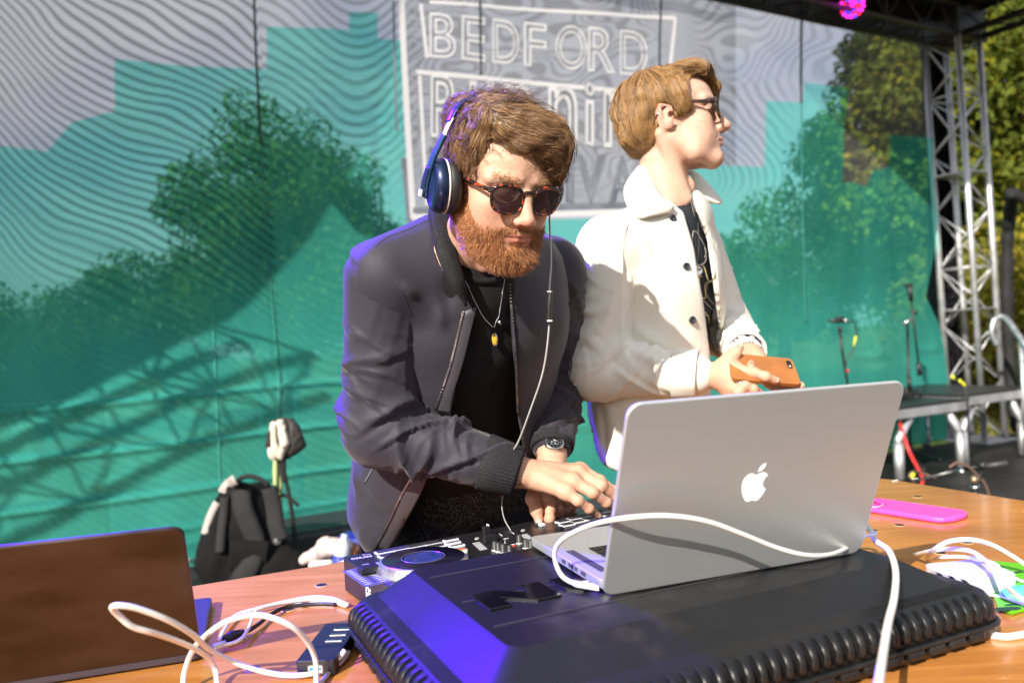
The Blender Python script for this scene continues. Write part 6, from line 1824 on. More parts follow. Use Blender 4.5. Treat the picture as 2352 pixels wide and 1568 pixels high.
# platforms (risers)
def riser(label, fl, w, dp, hgt):
    """fl: front-left foot on the floor"""
    t = thing('stage_riser', label, 'platform', tuple(fl + E2 * w / 2 - N2 * dp / 2), 'low risers at the right of the stage')
    o = V((fl.x, fl.y, 0)); A = E2; B = -N2
    MB().box(o + A * w / 2 + B * dp / 2 + UP * (hgt - .012), (w + .16, dp + .10, .024), (A, B, UP), bev=.003).build('deck_board', mat('black_deck', (.015, .015, .017), .4, var=.25, vscale=5, bump=.2, bscale=60), t)
    for k in (-1, 1):
        MB().box(o + A * w / 2 + B * (dp / 2 + k * (dp + .08) / 2) + UP * (hgt - .062), (w + .16, .02, .072), (A, B, UP), bev=.003).build('frame_rail', ALU, t)
        MB().box(o + A * (w / 2 + k * (w + .14) / 2) + B * dp / 2 + UP * (hgt - .062), (.02, dp + .06, .072), (A, B, UP), bev=.003).build('frame_rail', ALU, t)
    for i, k in ((0, 1), (1, -1)):
        for j in (0, 1):
            f = o + A * (i * w) + B * (j * dp)
            mb = MB(); mb.tube([f + UP * .0, f + UP * .30], .038, 14)
            lg = mb.build('leg', ALU, t)
            MB().tube([f + UP * .28, f + UP * .33, f + A * (k * .16) + UP * (hgt - .10)], .032, 12).build('leg_brace', ALU, lg)
            MB().tube([f + UP * 0, f + UP * .02], .042, 14).build('foot', BLKP, lg)
    return t
f1 = onz(2217, 1073, 0); f0 = onz(2068, 1097, 0)
riser('silver-framed black riser nearest the truss tower', f1, .86, .95, .63)
riser('silver-framed black riser behind the boom microphone stand, coiled cable on top', f1 - E2 * .88 - N2 * (-.02), .80, .85, .60)
# coil of cable on the left riser
cc_ = f1 - E2 * .45 - N2 * .45 + UP * .612
cl = thing('cable_coil', 'heap of black cable with yellow tape lying on the left riser', 'cable', tuple(cc_))
rs = np.random.RandomState(5)
for k in range(9):
    r_ = .16 + .05 * rs.rand(); ox, oy = rs.normal(size=2) * .05
    pts = [cc_ + E2 * (ox + r_ * 1.5 * math.cos(a)) + N2 * (oy + r_ * math.sin(a)) + UP * (.012 + .008 * k + .006 * math.sin(3 * a + k)) for a in np.linspace(0, 2 * math.pi, 30)]
    MB().tube(pts, .009, 6).build('loop', BLKP, cl)
TAPE = mat('yellow_tape', (.62, .62, .03), .5, var=.1)
for q in ((2210, 878), (2203, 872), (2186, 862)):
    MB().tube([P(q[0], q[1], 6.75), P(q[0] + 7, q[1] + 9, 6.75)], .012, 8).build('tape', TAPE, cl)
MB().tube(spl([P(2215, 888, 6.72), P(2222, 930, 6.70), P(2224, 990, 6.75), P(2228, 1050, 6.8)], 8), .010, 6).build('loop', BLKP, cl)
rc = thing('red_cable', 'red cable hanging from the left riser down to the floor', 'cable', tuple(P(2122, 1100, 6.2)))
MB().tube(spl([P(2054, 900, 6.45), P(2060, 948, 6.40), P(2076, 1000, 6.40), P(2090, 1040, 6.35), P(2110, 1078, 6.2), P(2119, 1098, 6.05), P(2117, 1114, 5.9)], 8), .013, 8).build('cable', mat('red_rubber', (.62, .03, .03), .4), rc)
# microphone stand with boom folded down
ft_ = onz(2092, 1067, 0)
ms = thing('microphone_stand', 'tall black boom microphone stand in front of the left riser', 'microphone stand', tuple(ft_), 'microphone stands on the stage')
topc = P(2084, 738, ft_.y)
MB().tube([ft_ + UP * .10, topc], .011, 10).build('pole', BLKM, ms)
MB().tube([P(2088, 865, ft_.y), P(2089, 895, ft_.y)], .020, 10).build('height_clutch', BLKP, ms)
for a in (20, 140, 260):
    d_ = V((math.cos(rad(a)), math.sin(rad(a)), 0)); MB().tube([ft_ + UP * .12, ft_ + d_ * .34 + UP * .015], .010, 8).build('leg', BLKM, ms)
    MB().tube([ft_ + d_ * .32 + UP * .02, ft_ + d_ * .36 + UP * .012], .015, 8).build('rubber_foot', BLKP, ms)
MB().lathe([(.03, 0), (.034, .02), (.03, .10), (.015, .13)], ft_ + UP * .06, UP, 14, True).build('hub', BLKP, ms)
bt, bb = P(2090, 665, 6.95), P(2113, 862, 6.95)
MB().tube([bt, bb], .009, 8).build('boom', BLKM, ms)
MB().tube([P(2109, 832, 6.95), bb], .020, 10).build('counterweight', BLKP, ms)
MB().tube([P(2089, 655, 6.95), P(2093, 690, 6.95)], .021, 10).build('microphone_clip', BLKP, ms)
MB().box(P(2087, 655, 6.95), (.07, .03, .03), bev=.006).build('clip_jaw', BLKP, ms)
MB().tube([P(2096, 714, 6.95), P(2106, 719, 6.95)], .012, 8).build('boom_knob', BLKP, ms)
MB().tube([P(2074, 745, 6.95), P(2092, 732, 6.95)], .016, 8).build('swivel_clamp', CHR, ms)
# stand with an instrument microphone
d_ = 6.3
ms2 = thing('microphone_stand', 'short black microphone stand holding a microphone with a yellow-taped cable', 'microphone stand', tuple(onz(1962, 1120, 0)), 'microphone stands on the stage')
MB().tube([P(1928, 752, d_), P(1936, 815, d_), P(1950, 900, d_), P(1966, 1090, d_)], .011, 8).build('pole', BLKM, ms2)
fb = P(1966, 1090, d_); fb.z = .08
MB().tube([P(1966, 1085, d_), fb], .012, 8).build('pole', BLKM, ms2)
for a in (60, 180, 300): MB().tube([fb + UP * .03, V((fb.x, fb.y, .012)) + V((math.cos(rad(a)), math.sin(rad(a)), 0)) * .3], .010, 8).build('leg', BLKM, ms2)
MB().lathe([(.010, 0), (.016, .01), (.018, .03), (.012, .045)], P(1929, 762, d_), UP, 12, True).build('swivel', BLKP, ms2)
MB().tube([P(1904, 736, d_), P(1919, 737, d_), P(1937, 736, d_)], [.013, .016, .020], 12).build('microphone', BLKP, ms2)
MB().tube([P(1937, 736, d_), P(1948, 737, d_)], .014, 10).build('connector', CHR, ms2)
MB().box(P(1929, 733, d_), (.05, .04, .045), bev=.008).build('microphone_clip', BLKP, ms2)
MB().tube(spl([P(1948, 737, d_), P(1962, 742, d_), P(1968, 765, d_), P(1960, 800, d_), P(1944, 830, d_), P(1942, 860, d_), P(1952, 905, d_)], 8), .006, 6).build('cable', BLKP, ms2)
MB().tube([P(1966, 772, d_), P(1961, 795, d_)], .009, 6).build('tape', TAPE, ms2)
MB().tube([P(1944, 850, d_), P(1948, 853, d_)], .014, 8).build('red_clip', MATS['red_rubber'], ms2)
# low stand just behind the table corner
d_ = 4.3
ms3 = thing('microphone_stand', 'low microphone stand with a horizontal boom just behind the table corner', 'microphone stand', tuple(onz(2245, 1300, 0)), 'microphone stands on the stage')
def q_(x, y, d=4.3): return P(x, y, d)
MB().tube([q_(2098, 1104, 4.5), q_(2210, 1077, 4.35)], .007, 8).build('boom', CHR if False else mat('grey_boom', (.22, .22, .22), .35, metal=.8), ms3)
MB().tube([q_(2210, 1077, 4.35), q_(2262, 1070, 4.3)], .010, 8).build('boom_sleeve', BLKM, ms3)
MB().tube([q_(2256, 1071), q_(2314, 1063, 4.25)], .014, 10).build('counterweight', mat('dark_grip', (.05, .05, .055), .5), ms3)
MB().tube([q_(2205, 1080), q_(2213, 1086)], .016, 10).build('knob', CHR, ms3)
MB().tube([q_(2250, 1069), q_(2266, 1067)], .020, 10).build('clutch', BLKP, ms3)
MB().tube([q_(2262, 1075), q_(2246, 1100), q_(2238, 1112)], .012, 8).build('swivel', BLKM, ms3)
MB().tube([q_(2231, 1098), q_(2244, 1104)], .020, 10).build('swivel_joint', mat('brass_dull', (.35, .25, .16), .4, metal=.7), ms3)
pt_, pb_ = q_(2238, 1108), q_(2244, 1300); pb_.z = .06
MB().tube([q_(2238, 1115), q_(2240, 1122)], .022, 12).build('collar', CHR, ms3)
MB().tube([pt_, V((pt_.x + .02, pt_.y, .06))], .015, 10).build('pole', BLKM, ms3)
for a in (90, 210, 330): MB().tube([V((pt_.x + .02, pt_.y, .08)), V((pt_.x + .02, pt_.y, .012)) + V((math.cos(rad(a)), math.sin(rad(a)), 0)) * .3], .010, 8).build('leg', BLKM, ms3)
MB().tube(spl([q_(2100, 1108), q_(2088, 1090), q_(2105, 1082, 4.5), q_(2150, 1098, 4.5)], 8), .006, 6).build('cable', mat('brown_cable', (.16, .09, .06), .5), ms3)
MB().tube(spl([q_(2180, 1073), q_(2200, 1062), q_(2225, 1072), q_(2240, 1086), q_(2262, 1110), q_(2276, 1150)], 8), .006, 6).build('cable', MATS['brown_cable'], ms3)
MB().tube([q_(2092, 1098), q_(2099, 1086)], .011, 8).build('tape', TAPE, ms3)
# handrail of the stage steps
hr = thing('handrail', 'curved grey steel handrail at the right edge of the frame', 'handrail', tuple(P(2352, 1040, 7.3)))
MB().tube(spl([P(2289, 793, 7.4), P(2278, 765, 7.4), P(2283, 737, 7.4), P(2300, 726, 7.4), P(2320, 742, 7.3), P(2352, 790, 7.1), P(2420, 890, 6.8)], 8), .024, 12).build('rail', GAL, hr)
MB().tube([P(2345, 782, 7.15), P(2358, 1042, 7.15)], .022, 12).build('post', GAL, hr)
# black cable loom hanging from the roof beam
lm_ = thing('cable_loom', 'black ribbed cable loom hanging beside the truss tower', 'cable', tuple(P(2325, 700, 8.0)))
lp_ = spl([P(2326, 440, 7.6), P(2318, 500, 7.9), P(2314, 564, 8.0), P(2313, 690, 8.0), P(2320, 830, 8.0), P(2328, 930, 7.9), P(2338, 990, 7.8)], 16)
MB().tube(lp_, [.052 + .010 * (k % 2) + .006 * math.sin(k * .7) for k in range(len(lp_))], 10).build('loom', mat('black_loom', (.008, .008, .009), .8, var=.4, vscale=30, bump=.5, bscale=60), lm_)
MB().tube(spl([P(2324, 446, 7.6), P(2340, 452, 7.6), P(2362, 470, 7.6), P(2380, 560, 7.6)], 8), [.05] * 25, 10).build('loom', MATS['black_loom'], lm_)
# LED par lamps
LEDM = {k: mat('led_' + k, c_, .4, var=0, emit=c_, estr=e_) for k, c_, e_ in (('magenta', (1, .02, .55), 5), ('blue', (.08, .03, 1), 6), ('red', (1, .02, .05), 4))}
def par(label, c, aim, seed, r=.115):
    t = thing('stage_lamp', label, 'stage light', tuple(c), 'LED par lamps hanging from the roof')
    ax = (aim - c).normalized()
    MB().lathe([(.0001, -.20), (r * .75, -.20), (r * .95, -.16), (r, -.02), (r * 1.05, 0), (r * .98, .012), (r * .93, 0)], c, ax, 28).build('housing', BLKP, t)
    MB().lathe([(.0001, -.012), (r * .93, -.012)], c, ax, 28).build('face_plate', BLKM, t)
    a0 = ax.orthogonal().normalized(); b0 = ax.cross(a0); rs = np.random.RandomState(seed); lst = [(0, 0)]
    for rr, n_ in ((.30, 6), (.56, 11), (.80, 17)): lst += [(rr * math.cos(2 * math.pi * k / n_), rr * math.sin(2 * math.pi * k / n_)) for k in range(n_)]
    for x_, y_ in lst:
        col = ('magenta', 'blue', 'magenta', 'red')[rs.randint(4)]
        MB().lathe([(.0001, .004), (.0085, .003), (.0098, -.004), (.0098, -.012)], c + (a0 * x_ + b0 * y_) * r, ax, 8).build('led', LEDM[col], t)
    s_ = ax.cross(UP).normalized()
    MB().tube([c + s_ * (r + .02) - ax * .1, c + s_ * (r + .02) - ax * .1 + UP * .17, c - s_ * (r + .02) - ax * .1 + UP * .17, c - s_ * (r + .02) - ax * .1], .008, 6).build('yoke', BLKM, t)
    return t
par('LED par lamp glowing magenta and blue under the roof at the top right', P(1957, 14, 7.3), P(1900, 400, 2.2), 3, .120)
lc_ = V((-2.3, 2.95, 3.85)); la = V((-.04, 1.08, .93))
par('LED par lamp hanging above the left of the stage, out of frame', lc_, la, 4)
MB().tube([lc_ + V((0, 0, .1)), lc_ + V((0, 0, .75))], .02, 8).build('hanging_clamp', BLKM, ROOTS[-1])
ld = bpy.data.lights.new('lamp_beam', 'SPOT'); ld.energy = 1600; ld.color = (.075, .005, 1.0); ld.spot_size = rad(22); ld.spot_blend = .45; ld.shadow_soft_size = .09
lo_ = bpy.data.objects.new('lamp_beam', ld); COL.objects.link(lo_); lo_.location = lc_ + (la - lc_).normalized() * .03
lo_.rotation_euler = (la - lc_).to_track_quat('-Z', 'Y').to_euler()

# ---- backpack with a cap on bamboo sticks
# (photo coordinates taken from the close-up)
def c9(x, y): return ((440 + x / 3.267) / 1.0629, (980 + y / 3.267) / 1.0629)
DB = 4.15
bp_ = thing('backpack', 'black backpack with a grey side panel standing in front of the backdrop', 'backpack', tuple(P(560, 1350, DB)))
NYL = mat('black_nylon', (.0045, .0045, .005), .85, var=.25, vscale=15, bump=.35, bscale=120, spec=.2)
bpoly = [c9(*q) for q in ((345, 700), (440, 640), (560, 670), (690, 650), (760, 740), (800, 800), (800, 950), (830, 1090), (900, 1180), (990, 1230), (1040, 1300), (1020, 1400), (880, 1440), (560, 1500), (220, 1500), (170, 1420), (120, 1310), (140, 1180), (200, 1000), (250, 850))]
s = Shape(); c0_ = P(*c9(520, 1130), DB)
s.add(ell(tuple(c0_ + V((-.02, .05, -.10))), (.30, .20, .36))); s.add(ell(tuple(c0_ + V((0, .02, .12))), (.20, .15, .30)), .06)
s.add(ell(tuple(P(*c9(700, 1350), DB + .02)), (.32, .22, .20)), .06); s.add(ell(tuple(P(*c9(330, 1300), DB - .04)), (.20, .16, .26)), .06)
s.keep(outline(bpoly, DB), .03); s.keep(halfspace((0, 0, .008), (0, 0, -1)), .01)
lo, hi = bounds(s, .02); v, f = s.grid(lo, hi, .014); n = vnormals(v, f)
v = v + n * (fold_disp(v, n, (.1, 0, 1), 7, .012, 1.4, 205, 3))[:, None]
bag = raw('bag_body', v, f, NYL, bp_); BB = bvh_of(bag)
def strap(pts, w, m, name, par_, off=.012, bv=None, dflt=DB - .2):
    q = [surf(bv or BB, *c9(*p_), off, dflt) for p_ in [(V((x_, y_, 0)).x, y_) for x_, y_ in pts]]
    q = spl(q, 8); rows = []
    for i, p_ in enumerate(q):
        t_ = (q[min(i + 1, len(q) - 1)] - q[max(0, i - 1)]).normalized(); s_ = t_.cross(V((0, -1, 0))).normalized()
        rows.append([p_ + s_ * w * a_ + V((0, -.014 * (1 - a_ * a_), 0)) for a_ in (-1, -.6, 0, .6, 1)])
    return MB().strip(rows).build(name, m, par_, solid=.01)
STR = mat('strap_padding', (.010, .010, .011), .85, var=.2, bump=.4, bscale=150)
strap([(490, 700), (500, 850), (560, 1000), (600, 1120), (570, 1290), (500, 1400), (450, 1480)], .050, STR, 'shoulder_strap', bp_)
strap([(690, 690), (730, 850), (750, 1000), (790, 1110)], .055, STR, 'shoulder_strap', bp_)
strap([(360, 760), (350, 900), (330, 1050), (320, 1200)], .022, STR, 'compression_strap', bp_)
strap([(400, 1230), (560, 1230), (700, 1240)], .08, NYL, 'lumbar_pad', bp_, .006)
strap([(340, 720), (390, 660), (440, 625)], .026, mat('grey_trim', (.42, .36, .34), .7), 'side_panel', bp_, .004)
strap([(300, 800), (250, 900), (215, 1000), (200, 1050)], .018, MATS['grey_trim'], 'side_panel', bp_, .004)
MB().tube(spl([P(*c9(x_, y_), DB - .08) for x_, y_ in ((435, 665), (480, 612), (560, 595), (640, 620), (700, 665))], 8), .013, 8).build('carry_handle', STR, bp_)
MB().lathe([(.0001, .006), (.018, .004), (.020, 0)], surf(BB, *c9(775, 1110), .02, DB - .1), (0, -1, .1), 14).build('buckle', mat('grey_buckle', (.12, .12, .13), .4), bp_)
BAM = mat('bamboo', (.46, .56, .25), .45, var=.12, vscale=8)
def stick(label, x0, y0, x1, y1, d):
    t = thing('bamboo_stick', label, 'stick', tuple(P(*c9(x0, y0), d)))
    a_, b_ = P(*c9(x0, y0), d), P(*c9(x1, y1), d); pts = [a_ + (b_ - a_) * k / 12 for k in range(13)]
    MB().tube(pts, [.0125 + .002 * (k % 4 == 0) for k in range(13)], 10).build('cane', BAM, t)
stick('left of the two pale bamboo sticks rising from the backpack under the cap', 757, 1000, 762, 330, DB + .02)
stick('right of the two pale bamboo sticks rising from the backpack under the cap', 792, 1000, 800, 330, DB + .04)
cap_t = thing('cap', 'black sun cap with a cream lining hanging on the bamboo sticks', 'cap', tuple(P(*c9(840, 300), DB)))
CREAM = mat('cream_lining', (.62, .56, .46), .8, var=.25, vscale=25); BCAP = mat('cap_cloth', (.030, .024, .024), .7, var=.4, vscale=25, bump=.4, bscale=90)
s = Shape(); cc1 = P(*c9(845, 290), DB)
def cp_(x, y, d=DB): return tuple(P(*c9(x, y), d))
s.add(ell(cp_(890, 260), (.105, .10, .125))); s.add(ell(cp_(760, 260), (.075, .10, .115)), .03); s.add(ell(cp_(890, 370), (.10, .08, .06)), .04)
s.keep(outline([c9(*q) for q in ((676, 350), (700, 260), (740, 160), (790, 140), (830, 132), (900, 140), (950, 200), (1003, 352), (930, 410), (860, 455), (800, 470), (740, 420), (715, 385))], DB), .015)
s.cut(ell(cp_(790, 290, DB - .10), (.052, .09, .125)), .01)
lo, hi = bounds(s, .02); v, f = s.grid(lo, hi, .007); n = vnormals(v, f); v = v + n * fold_disp(v, n, (.3, 0, 1), 18, .006, 1.2, 221, 3)[:, None]
cb_ = raw('crown', v, f, BCAP, cap_t)
s = Shape(); s.add(cap(cp_(800, 170, DB - .09), cp_(830, 330, DB - .10), .018, .022)); s.add(cap(cp_(830, 330, DB - .10), cp_(800, 440, DB - .08), .022, .016), .01); s.add(cap(cp_(750, 190, DB - .06), cp_(745, 340, DB - .06), .02, .02), .01)
s.add(ell(cp_(745, 390, DB - .06), (.03, .02, .05)), .01)
lo, hi = bounds(s, .02); v, f = s.grid(lo, hi, .005); n = vnormals(v, f); v = v + n * fold_disp(v, n, (.2, 0, 1), 40, .004, 1.2, 223, 3)[:, None]
raw('lining', v, f, CREAM, cap_t)
for pts, w in (([(830, 440), (830, 560), (845, 640), (870, 760), (900, 950), (925, 1190)], .011), ([(800, 740), (860, 760), (945, 830)], .010), ([(790, 470), (815, 560), (830, 640)], .016)):
    MB().tube(spl([P(*c9(x_, y_), DB - .03) for x_, y_ in pts], 8), w, 6).build('strap', STR, cap_t)

# ---- things lying on the floor behind the table
def c10(x, y): return ((720 + x / 8.711) / 1.0629, (1260 + y / 8.711) / 1.0629)
def fl(x, y, z=.02): return onz(*c10(x, y), z)
th_ = thing('rag', 'pale pink and cream cloth strip lying on the stage floor left of the bearded man', 'cloth', tuple(fl(600, 800)))
s = Shape()
D1 = 3.55
def fp(x, y, d=D1): return tuple(P(*c10(x, y), d))
s.add(ecap(fp(230, 900), fp(520, 780), (0, 1, 0), .045, .022, .05, .026)); s.add(ecap(fp(520, 780), fp(830, 650), (0, 1, 0), .05, .026, .05, .03), .02); s.add(ecap(fp(830, 650), fp(1100, 620), (0, 1, 0), .05, .03, .04, .02), .02); s.add(cap(fp(650, 620), fp(700, 640), .035, .03), .02); s.add(cap(fp(1060, 620), fp(1080, 720), .02, .015), .02)
lo, hi = bounds(s, .03); v, f = s.grid(lo, hi, .006); n = vnormals(v, f); v = v + n * fold_disp(v, n, (1, 0, .4), 26, .009, 1.2, 231, 4)[:, None]
raw('cloth', v, f, mat('pink_rag', (.60, .46, .44), .8, var=.35, vscale=9), th_)
bx_ = thing('case', 'low dark equipment case on the stage floor behind the cloth strip', 'case', tuple(P(760, 1290, 3.9)))
cb0 = onz(*c10(500, 1150), 0); MB().box(V((cb0.x + .1, cb0.y + .15, .13)), (1.35, .5, .26), (E2, -N2, UP), bev=.02).build('lid', mat('dark_case', (.022, .022, .024), .55, var=.2, vscale=8), bx_)
MB().box(V((cb0.x + .1, cb0.y + .15, .265)) - E2 * .1, (1.30, .44, .01), (E2, -N2, UP), bev=.004).build('lid_panel', MATS['dark_case'], bx_)
pg = thing('plug', 'white plug and cable lying on the dark case behind the controller', 'plug', tuple(P(*c10(560, 1120), 3.4)))
MB().box(P(*c10(560, 1120), 3.4), (.10, .05, .07), bev=.012).build('plug_body', WHT, pg)
MB().tube(spl([P(*c10(x_, y_), 3.4) for x_, y_ in ((640, 1110), (780, 1130), (900, 1090), (1010, 1030), (1150, 960))], 8), .016, 8).build('cable', WHT, pg)
bt_ = thing('bottle', 'clear water bottle with a blue label standing behind the controller', 'bottle', tuple(fl(1000, 900)))
cb1 = P(*c10(990, 860), 3.5); MB().lathe([(.0001, -.10), (.034, -.10), (.036, -.06), (.036, .03), (.030, .06), (.014, .085), (.014, .10), (.0001, .10)], cb1, (0.2, 0, 1), 18).build('bottle_body', mat('clear_plastic', (.55, .58, .70), .15, var=.1), bt_)
MB().lathe([(.0365, -.05), (.0375, -.05), (.0375, 0.01), (.0365, 0.01)], cb1, (0.2, 0, 1), 18).build('bottle_label', mat('blue_label', (.02, .04, .35), .5), bt_)
bb_ = thing('bag', 'crumpled blue and brown bag lying behind the controller', 'bag', tuple(fl(1250, 560)))
s = Shape(); s.add(ell(fp(1290, 560, 3.7), (.09, .06, .05))); s.add(ell(fp(1350, 620, 3.65), (.07, .05, .05)), .02)
lo, hi = bounds(s, .03); v, f = s.grid(lo, hi, .008); n = vnormals(v, f); v = v + n * fold_disp(v, n, (1, 0, .4), 20, .01, 1.2, 233, 3)[:, None]
raw('bag_body', v, f, mat('blue_bag', (.01, .02, .22), .4), bb_)
s = Shape(); s.add(ell(fp(880, 1010, 3.6), (.09, .06, .035))); s.add(ell(fp(1150, 780, 3.55), (.05, .04, .04)), .0)
lo, hi = bounds(s, .03); v, f = s.grid(lo, hi, .008); n = vnormals(v, f); v = v + n * fold_disp(v, n, (1, 0, .4), 20, .01, 1.2, 237, 3)[:, None]
raw('bag_flap', v, f, mat('brown_paper', (.25, .10, .05), .6), bb_)
# ================================================================ TABLE AND WHAT STANDS ON IT
TZ = .88
wm, nt, b = nmat('varnished_veneer')
tc = node(nt, 'ShaderNodeTexCoord'); mp = node(nt, 'ShaderNodeMapping'); mp.inputs['Rotation'].default_value = (0, 0, rad(-24.8)); mp.inputs['Scale'].default_value = (1.2, 14, 1)
lk(nt, tc.outputs['Object'], mp.inputs[0])
nz = node(nt, 'ShaderNodeTexNoise'); nz.inputs['Scale'].default_value = 4; nz.inputs['Detail'].default_value = 9; nz.inputs['Distortion'].default_value = .5; lk(nt, mp.outputs[0], nz.inputs['Vector'])
nb = node(nt, 'ShaderNodeTexNoise'); nb.inputs['Scale'].default_value = 5; nb.inputs['Detail'].default_value = 4; lk(nt, tc.outputs['Object'], nb.inputs['Vector'])
cr = node(nt, 'ShaderNodeValToRGB'); cr.color_ramp.elements[0].position = .3; cr.color_ramp.elements[0].color = (.44, .165, .036, 1); cr.color_ramp.elements[1].position = .72; cr.color_ramp.elements[1].color = (.60, .255, .065, 1)
lk(nt, nz.outputs[0], cr.inputs[0])
mrv = node(nt, 'ShaderNodeMapRange'); mrv.inputs[1].default_value = .3; mrv.inputs[2].default_value = .7; mrv.inputs[3].default_value = .82; mrv.inputs[4].default_value = 1.12; lk(nt, nb.outputs[0], mrv.inputs[0])
sv = node(nt, 'ShaderNodeVectorMath', operation='SCALE'); lk(nt, cr.outputs[0], sv.inputs[0]); lk(nt, mrv.outputs[0], sv.inputs['Scale'])
# scratches
mp2 = node(nt, 'ShaderNodeMapping'); mp2.inputs['Rotation'].default_value = (0, 0, rad(35)); mp2.inputs['Scale'].default_value = (8, 90, 1); lk(nt, tc.outputs['Object'], mp2.inputs[0])
ns = node(nt, 'ShaderNodeTexNoise'); ns.inputs['Scale'].default_value = 2.2; ns.inputs['Detail'].default_value = 2; lk(nt, mp2.outputs[0], ns.inputs['Vector'])
ms_ = node(nt, 'ShaderNodeMapRange'); ms_.inputs[1].default_value = .745; ms_.inputs[2].default_value = .78; lk(nt, ns.outputs[0], ms_.inputs[0])
mxs = node(nt, 'ShaderNodeMix', data_type='RGBA'); lk(nt, ms_.outputs[0], mxs.inputs['Factor']); lk(nt, sv.outputs[0], mxs.inputs['A']); mxs.inputs['B'].default_value = (.75, .50, .30, 1)
lk(nt, mxs.outputs['Result'], b.inputs['Base Color'])
mrr = node(nt, 'ShaderNodeMapRange'); mrr.inputs[3].default_value = .16; mrr.inputs[4].default_value = .34; lk(nt, nb.outputs[0], mrr.inputs[0]); lk(nt, mrr.outputs[0], b.inputs['Roughness'])
b.inputs['Coat Weight'].default_value = .35; b.inputs['Coat Roughness'].default_value = .10
table = thing('table', 'long varnished orange-brown wooden table with a dark edge carrying the equipment', 'table', tuple(uvp(.4, 1.0, 0)))
ucorner = onz(1985, 1093, TZ); cu_, cv_ = ucorner.dot(eu), ucorner.dot(ev_)
TH = .028; U0, U1, V0, V1 = -1.0, cu_ + .01, .36, cv_
V0 = .56
def tpoly(r=.09):
    out = [(U0, V0), (U1, V0)]
    for k in range(9):
        a = rad(90 * k / 8); out.append((U1 - r + r * math.cos(a), V1 - r + r * math.sin(a)))
    return out + [(U0, V1)]
MB().prism(tpoly(), (0, 0, TZ - TH), eu, ev_, UP, TH - .003, bev=.002).build('table_edge', mat('ply_edge', (.16, .09, .045), .6, var=.3, vscale=60, stretch=(1, 1, 12)), table)
top = MB().prism([(x_ * 1.0, y_) for x_, y_ in tpoly(.088)], (0, 0, TZ - .003), eu, ev_, UP, .003, bev=.001).build('table_top', wm, table)
HOL = mat('hole_dark', (.01, .012, .015), .4)
HRM = mat('hole_rim', (.62, .40, .22), .6)
for q in ((2108, 1141), (2056, 1151), (2066, 1206), (2005, 1219), (2221, 1246), (738, 1344), (580, 1536), (2160, 1270), (660, 1400)):
    c_ = onz(*q, TZ)
    h_ = MB().lathe([(.0001, .0012), (.0092, .0012)], c_, UP, 18).build('hole_disc', HOL, table)  # flat dark disc painted as the shaded inside of a hole
    MB().lathe([(.0092, .0011), (.0099, .0010), (.0106, .0003)], c_, UP, 18).build('rim', HRM, h_)
for q in ((2105, 1098), (2060, 1104)):
    MB().box(onz(q[0] / 1.0 + 0, q[1] - 0, TZ + .0012) if False else onz(2026 + (q[0] - 2060) * 1.0 + 30, 1100 + (q[1] - 1100) * .7, TZ + .0012), (.018, .004, .0016), (eu, ev_, UP)).build('staple', WHT, table)
for u_ in (U0 + .1, U1 - .1):
    for v_ in (V0 + .08, V1 - .10): MB().box(uvp(u_, v_, (TZ - TH) / 2), (.045, .045, TZ - TH), (eu, ev_, UP), bev=.004).build('leg', mat('table_leg', (.10, .06, .035), .6), table)
MB().box(uvp((U0 + U1) / 2, V1 - .06, TZ - TH - .045), (U1 - U0 - .3, .02, .09), (eu, ev_, UP)).build('apron', MATS['table_leg'], table)

# ---- black equipment case lid
CU0, CU1, CV0, CV1 = .242, .955, .655, 1.100
CZ = .972
RUB = None
m, nt, b = nmat('case_plastic')
tc = node(nt, 'ShaderNodeTexCoord')
nd = node(nt, 'ShaderNodeTexNoise'); nd.inputs['Scale'].default_value = 7; nd.inputs['Detail'].default_value = 9; nd.inputs['Roughness'].default_value = .65; lk(nt, tc.outputs['Object'], nd.inputs['Vector'])
nf = node(nt, 'ShaderNodeTexNoise'); nf.inputs['Scale'].default_value = 900; lk(nt, tc.outputs['Object'], nf.inputs['Vector'])
mr = node(nt, 'ShaderNodeMapRange'); mr.inputs[1].default_value = .56; mr.inputs[2].default_value = .85; lk(nt, nd.outputs[0], mr.inputs[0])
mx = node(nt, 'ShaderNodeMix', data_type='RGBA'); mx.inputs['A'].default_value = (.010, .010, .011, 1); mx.inputs['B'].default_value = (.050, .046, .040, 1); lk(nt, mr.outputs[0], mx.inputs['Factor']); lk(nt, mx.outputs['Result'], b.inputs['Base Color'])
r2 = node(nt, 'ShaderNodeMapRange'); r2.inputs[3].default_value = .26; r2.inputs[4].default_value = .50; lk(nt, nd.outputs[0], r2.inputs[0]); lk(nt, r2.outputs[0], b.inputs['Roughness'])
bp2 = node(nt, 'ShaderNodeBump'); bp2.inputs['Strength'].default_value = .12; bp2.inputs['Distance'].default_value = .001; lk(nt, nf.outputs[0], bp2.inputs['Height']); lk(nt, bp2.outputs[0], b.inputs['Normal'])
b.inputs['Specular IOR Level'].default_value = .36
CASE = m
case = thing('equipment_case', 'big black plastic equipment case with a ribbed rim under the silver laptop', 'case', tuple(uvp((CU0 + CU1) / 2, (CV0 + CV1) / 2, TZ)))
def rrect(u0, u1, v0, v1, r, n=6):
    out = []
    for cx, cy, a0_ in ((u1 - r, v1 - r, 0), (u0 + r, v1 - r, 90), (u0 + r, v0 + r, 180), (u1 - r, v0 + r, 270)):
        for k in range(n + 1):
            a = rad(a0_ + 90 * k / n); out.append((cx + r * math.cos(a), cy + r * math.sin(a)))
    return out
def ring(u0, u1, v0, v1, r, z): return [uvp(x_, y_, z) for x_, y_ in rrect(u0, u1, v0, v1, r)]
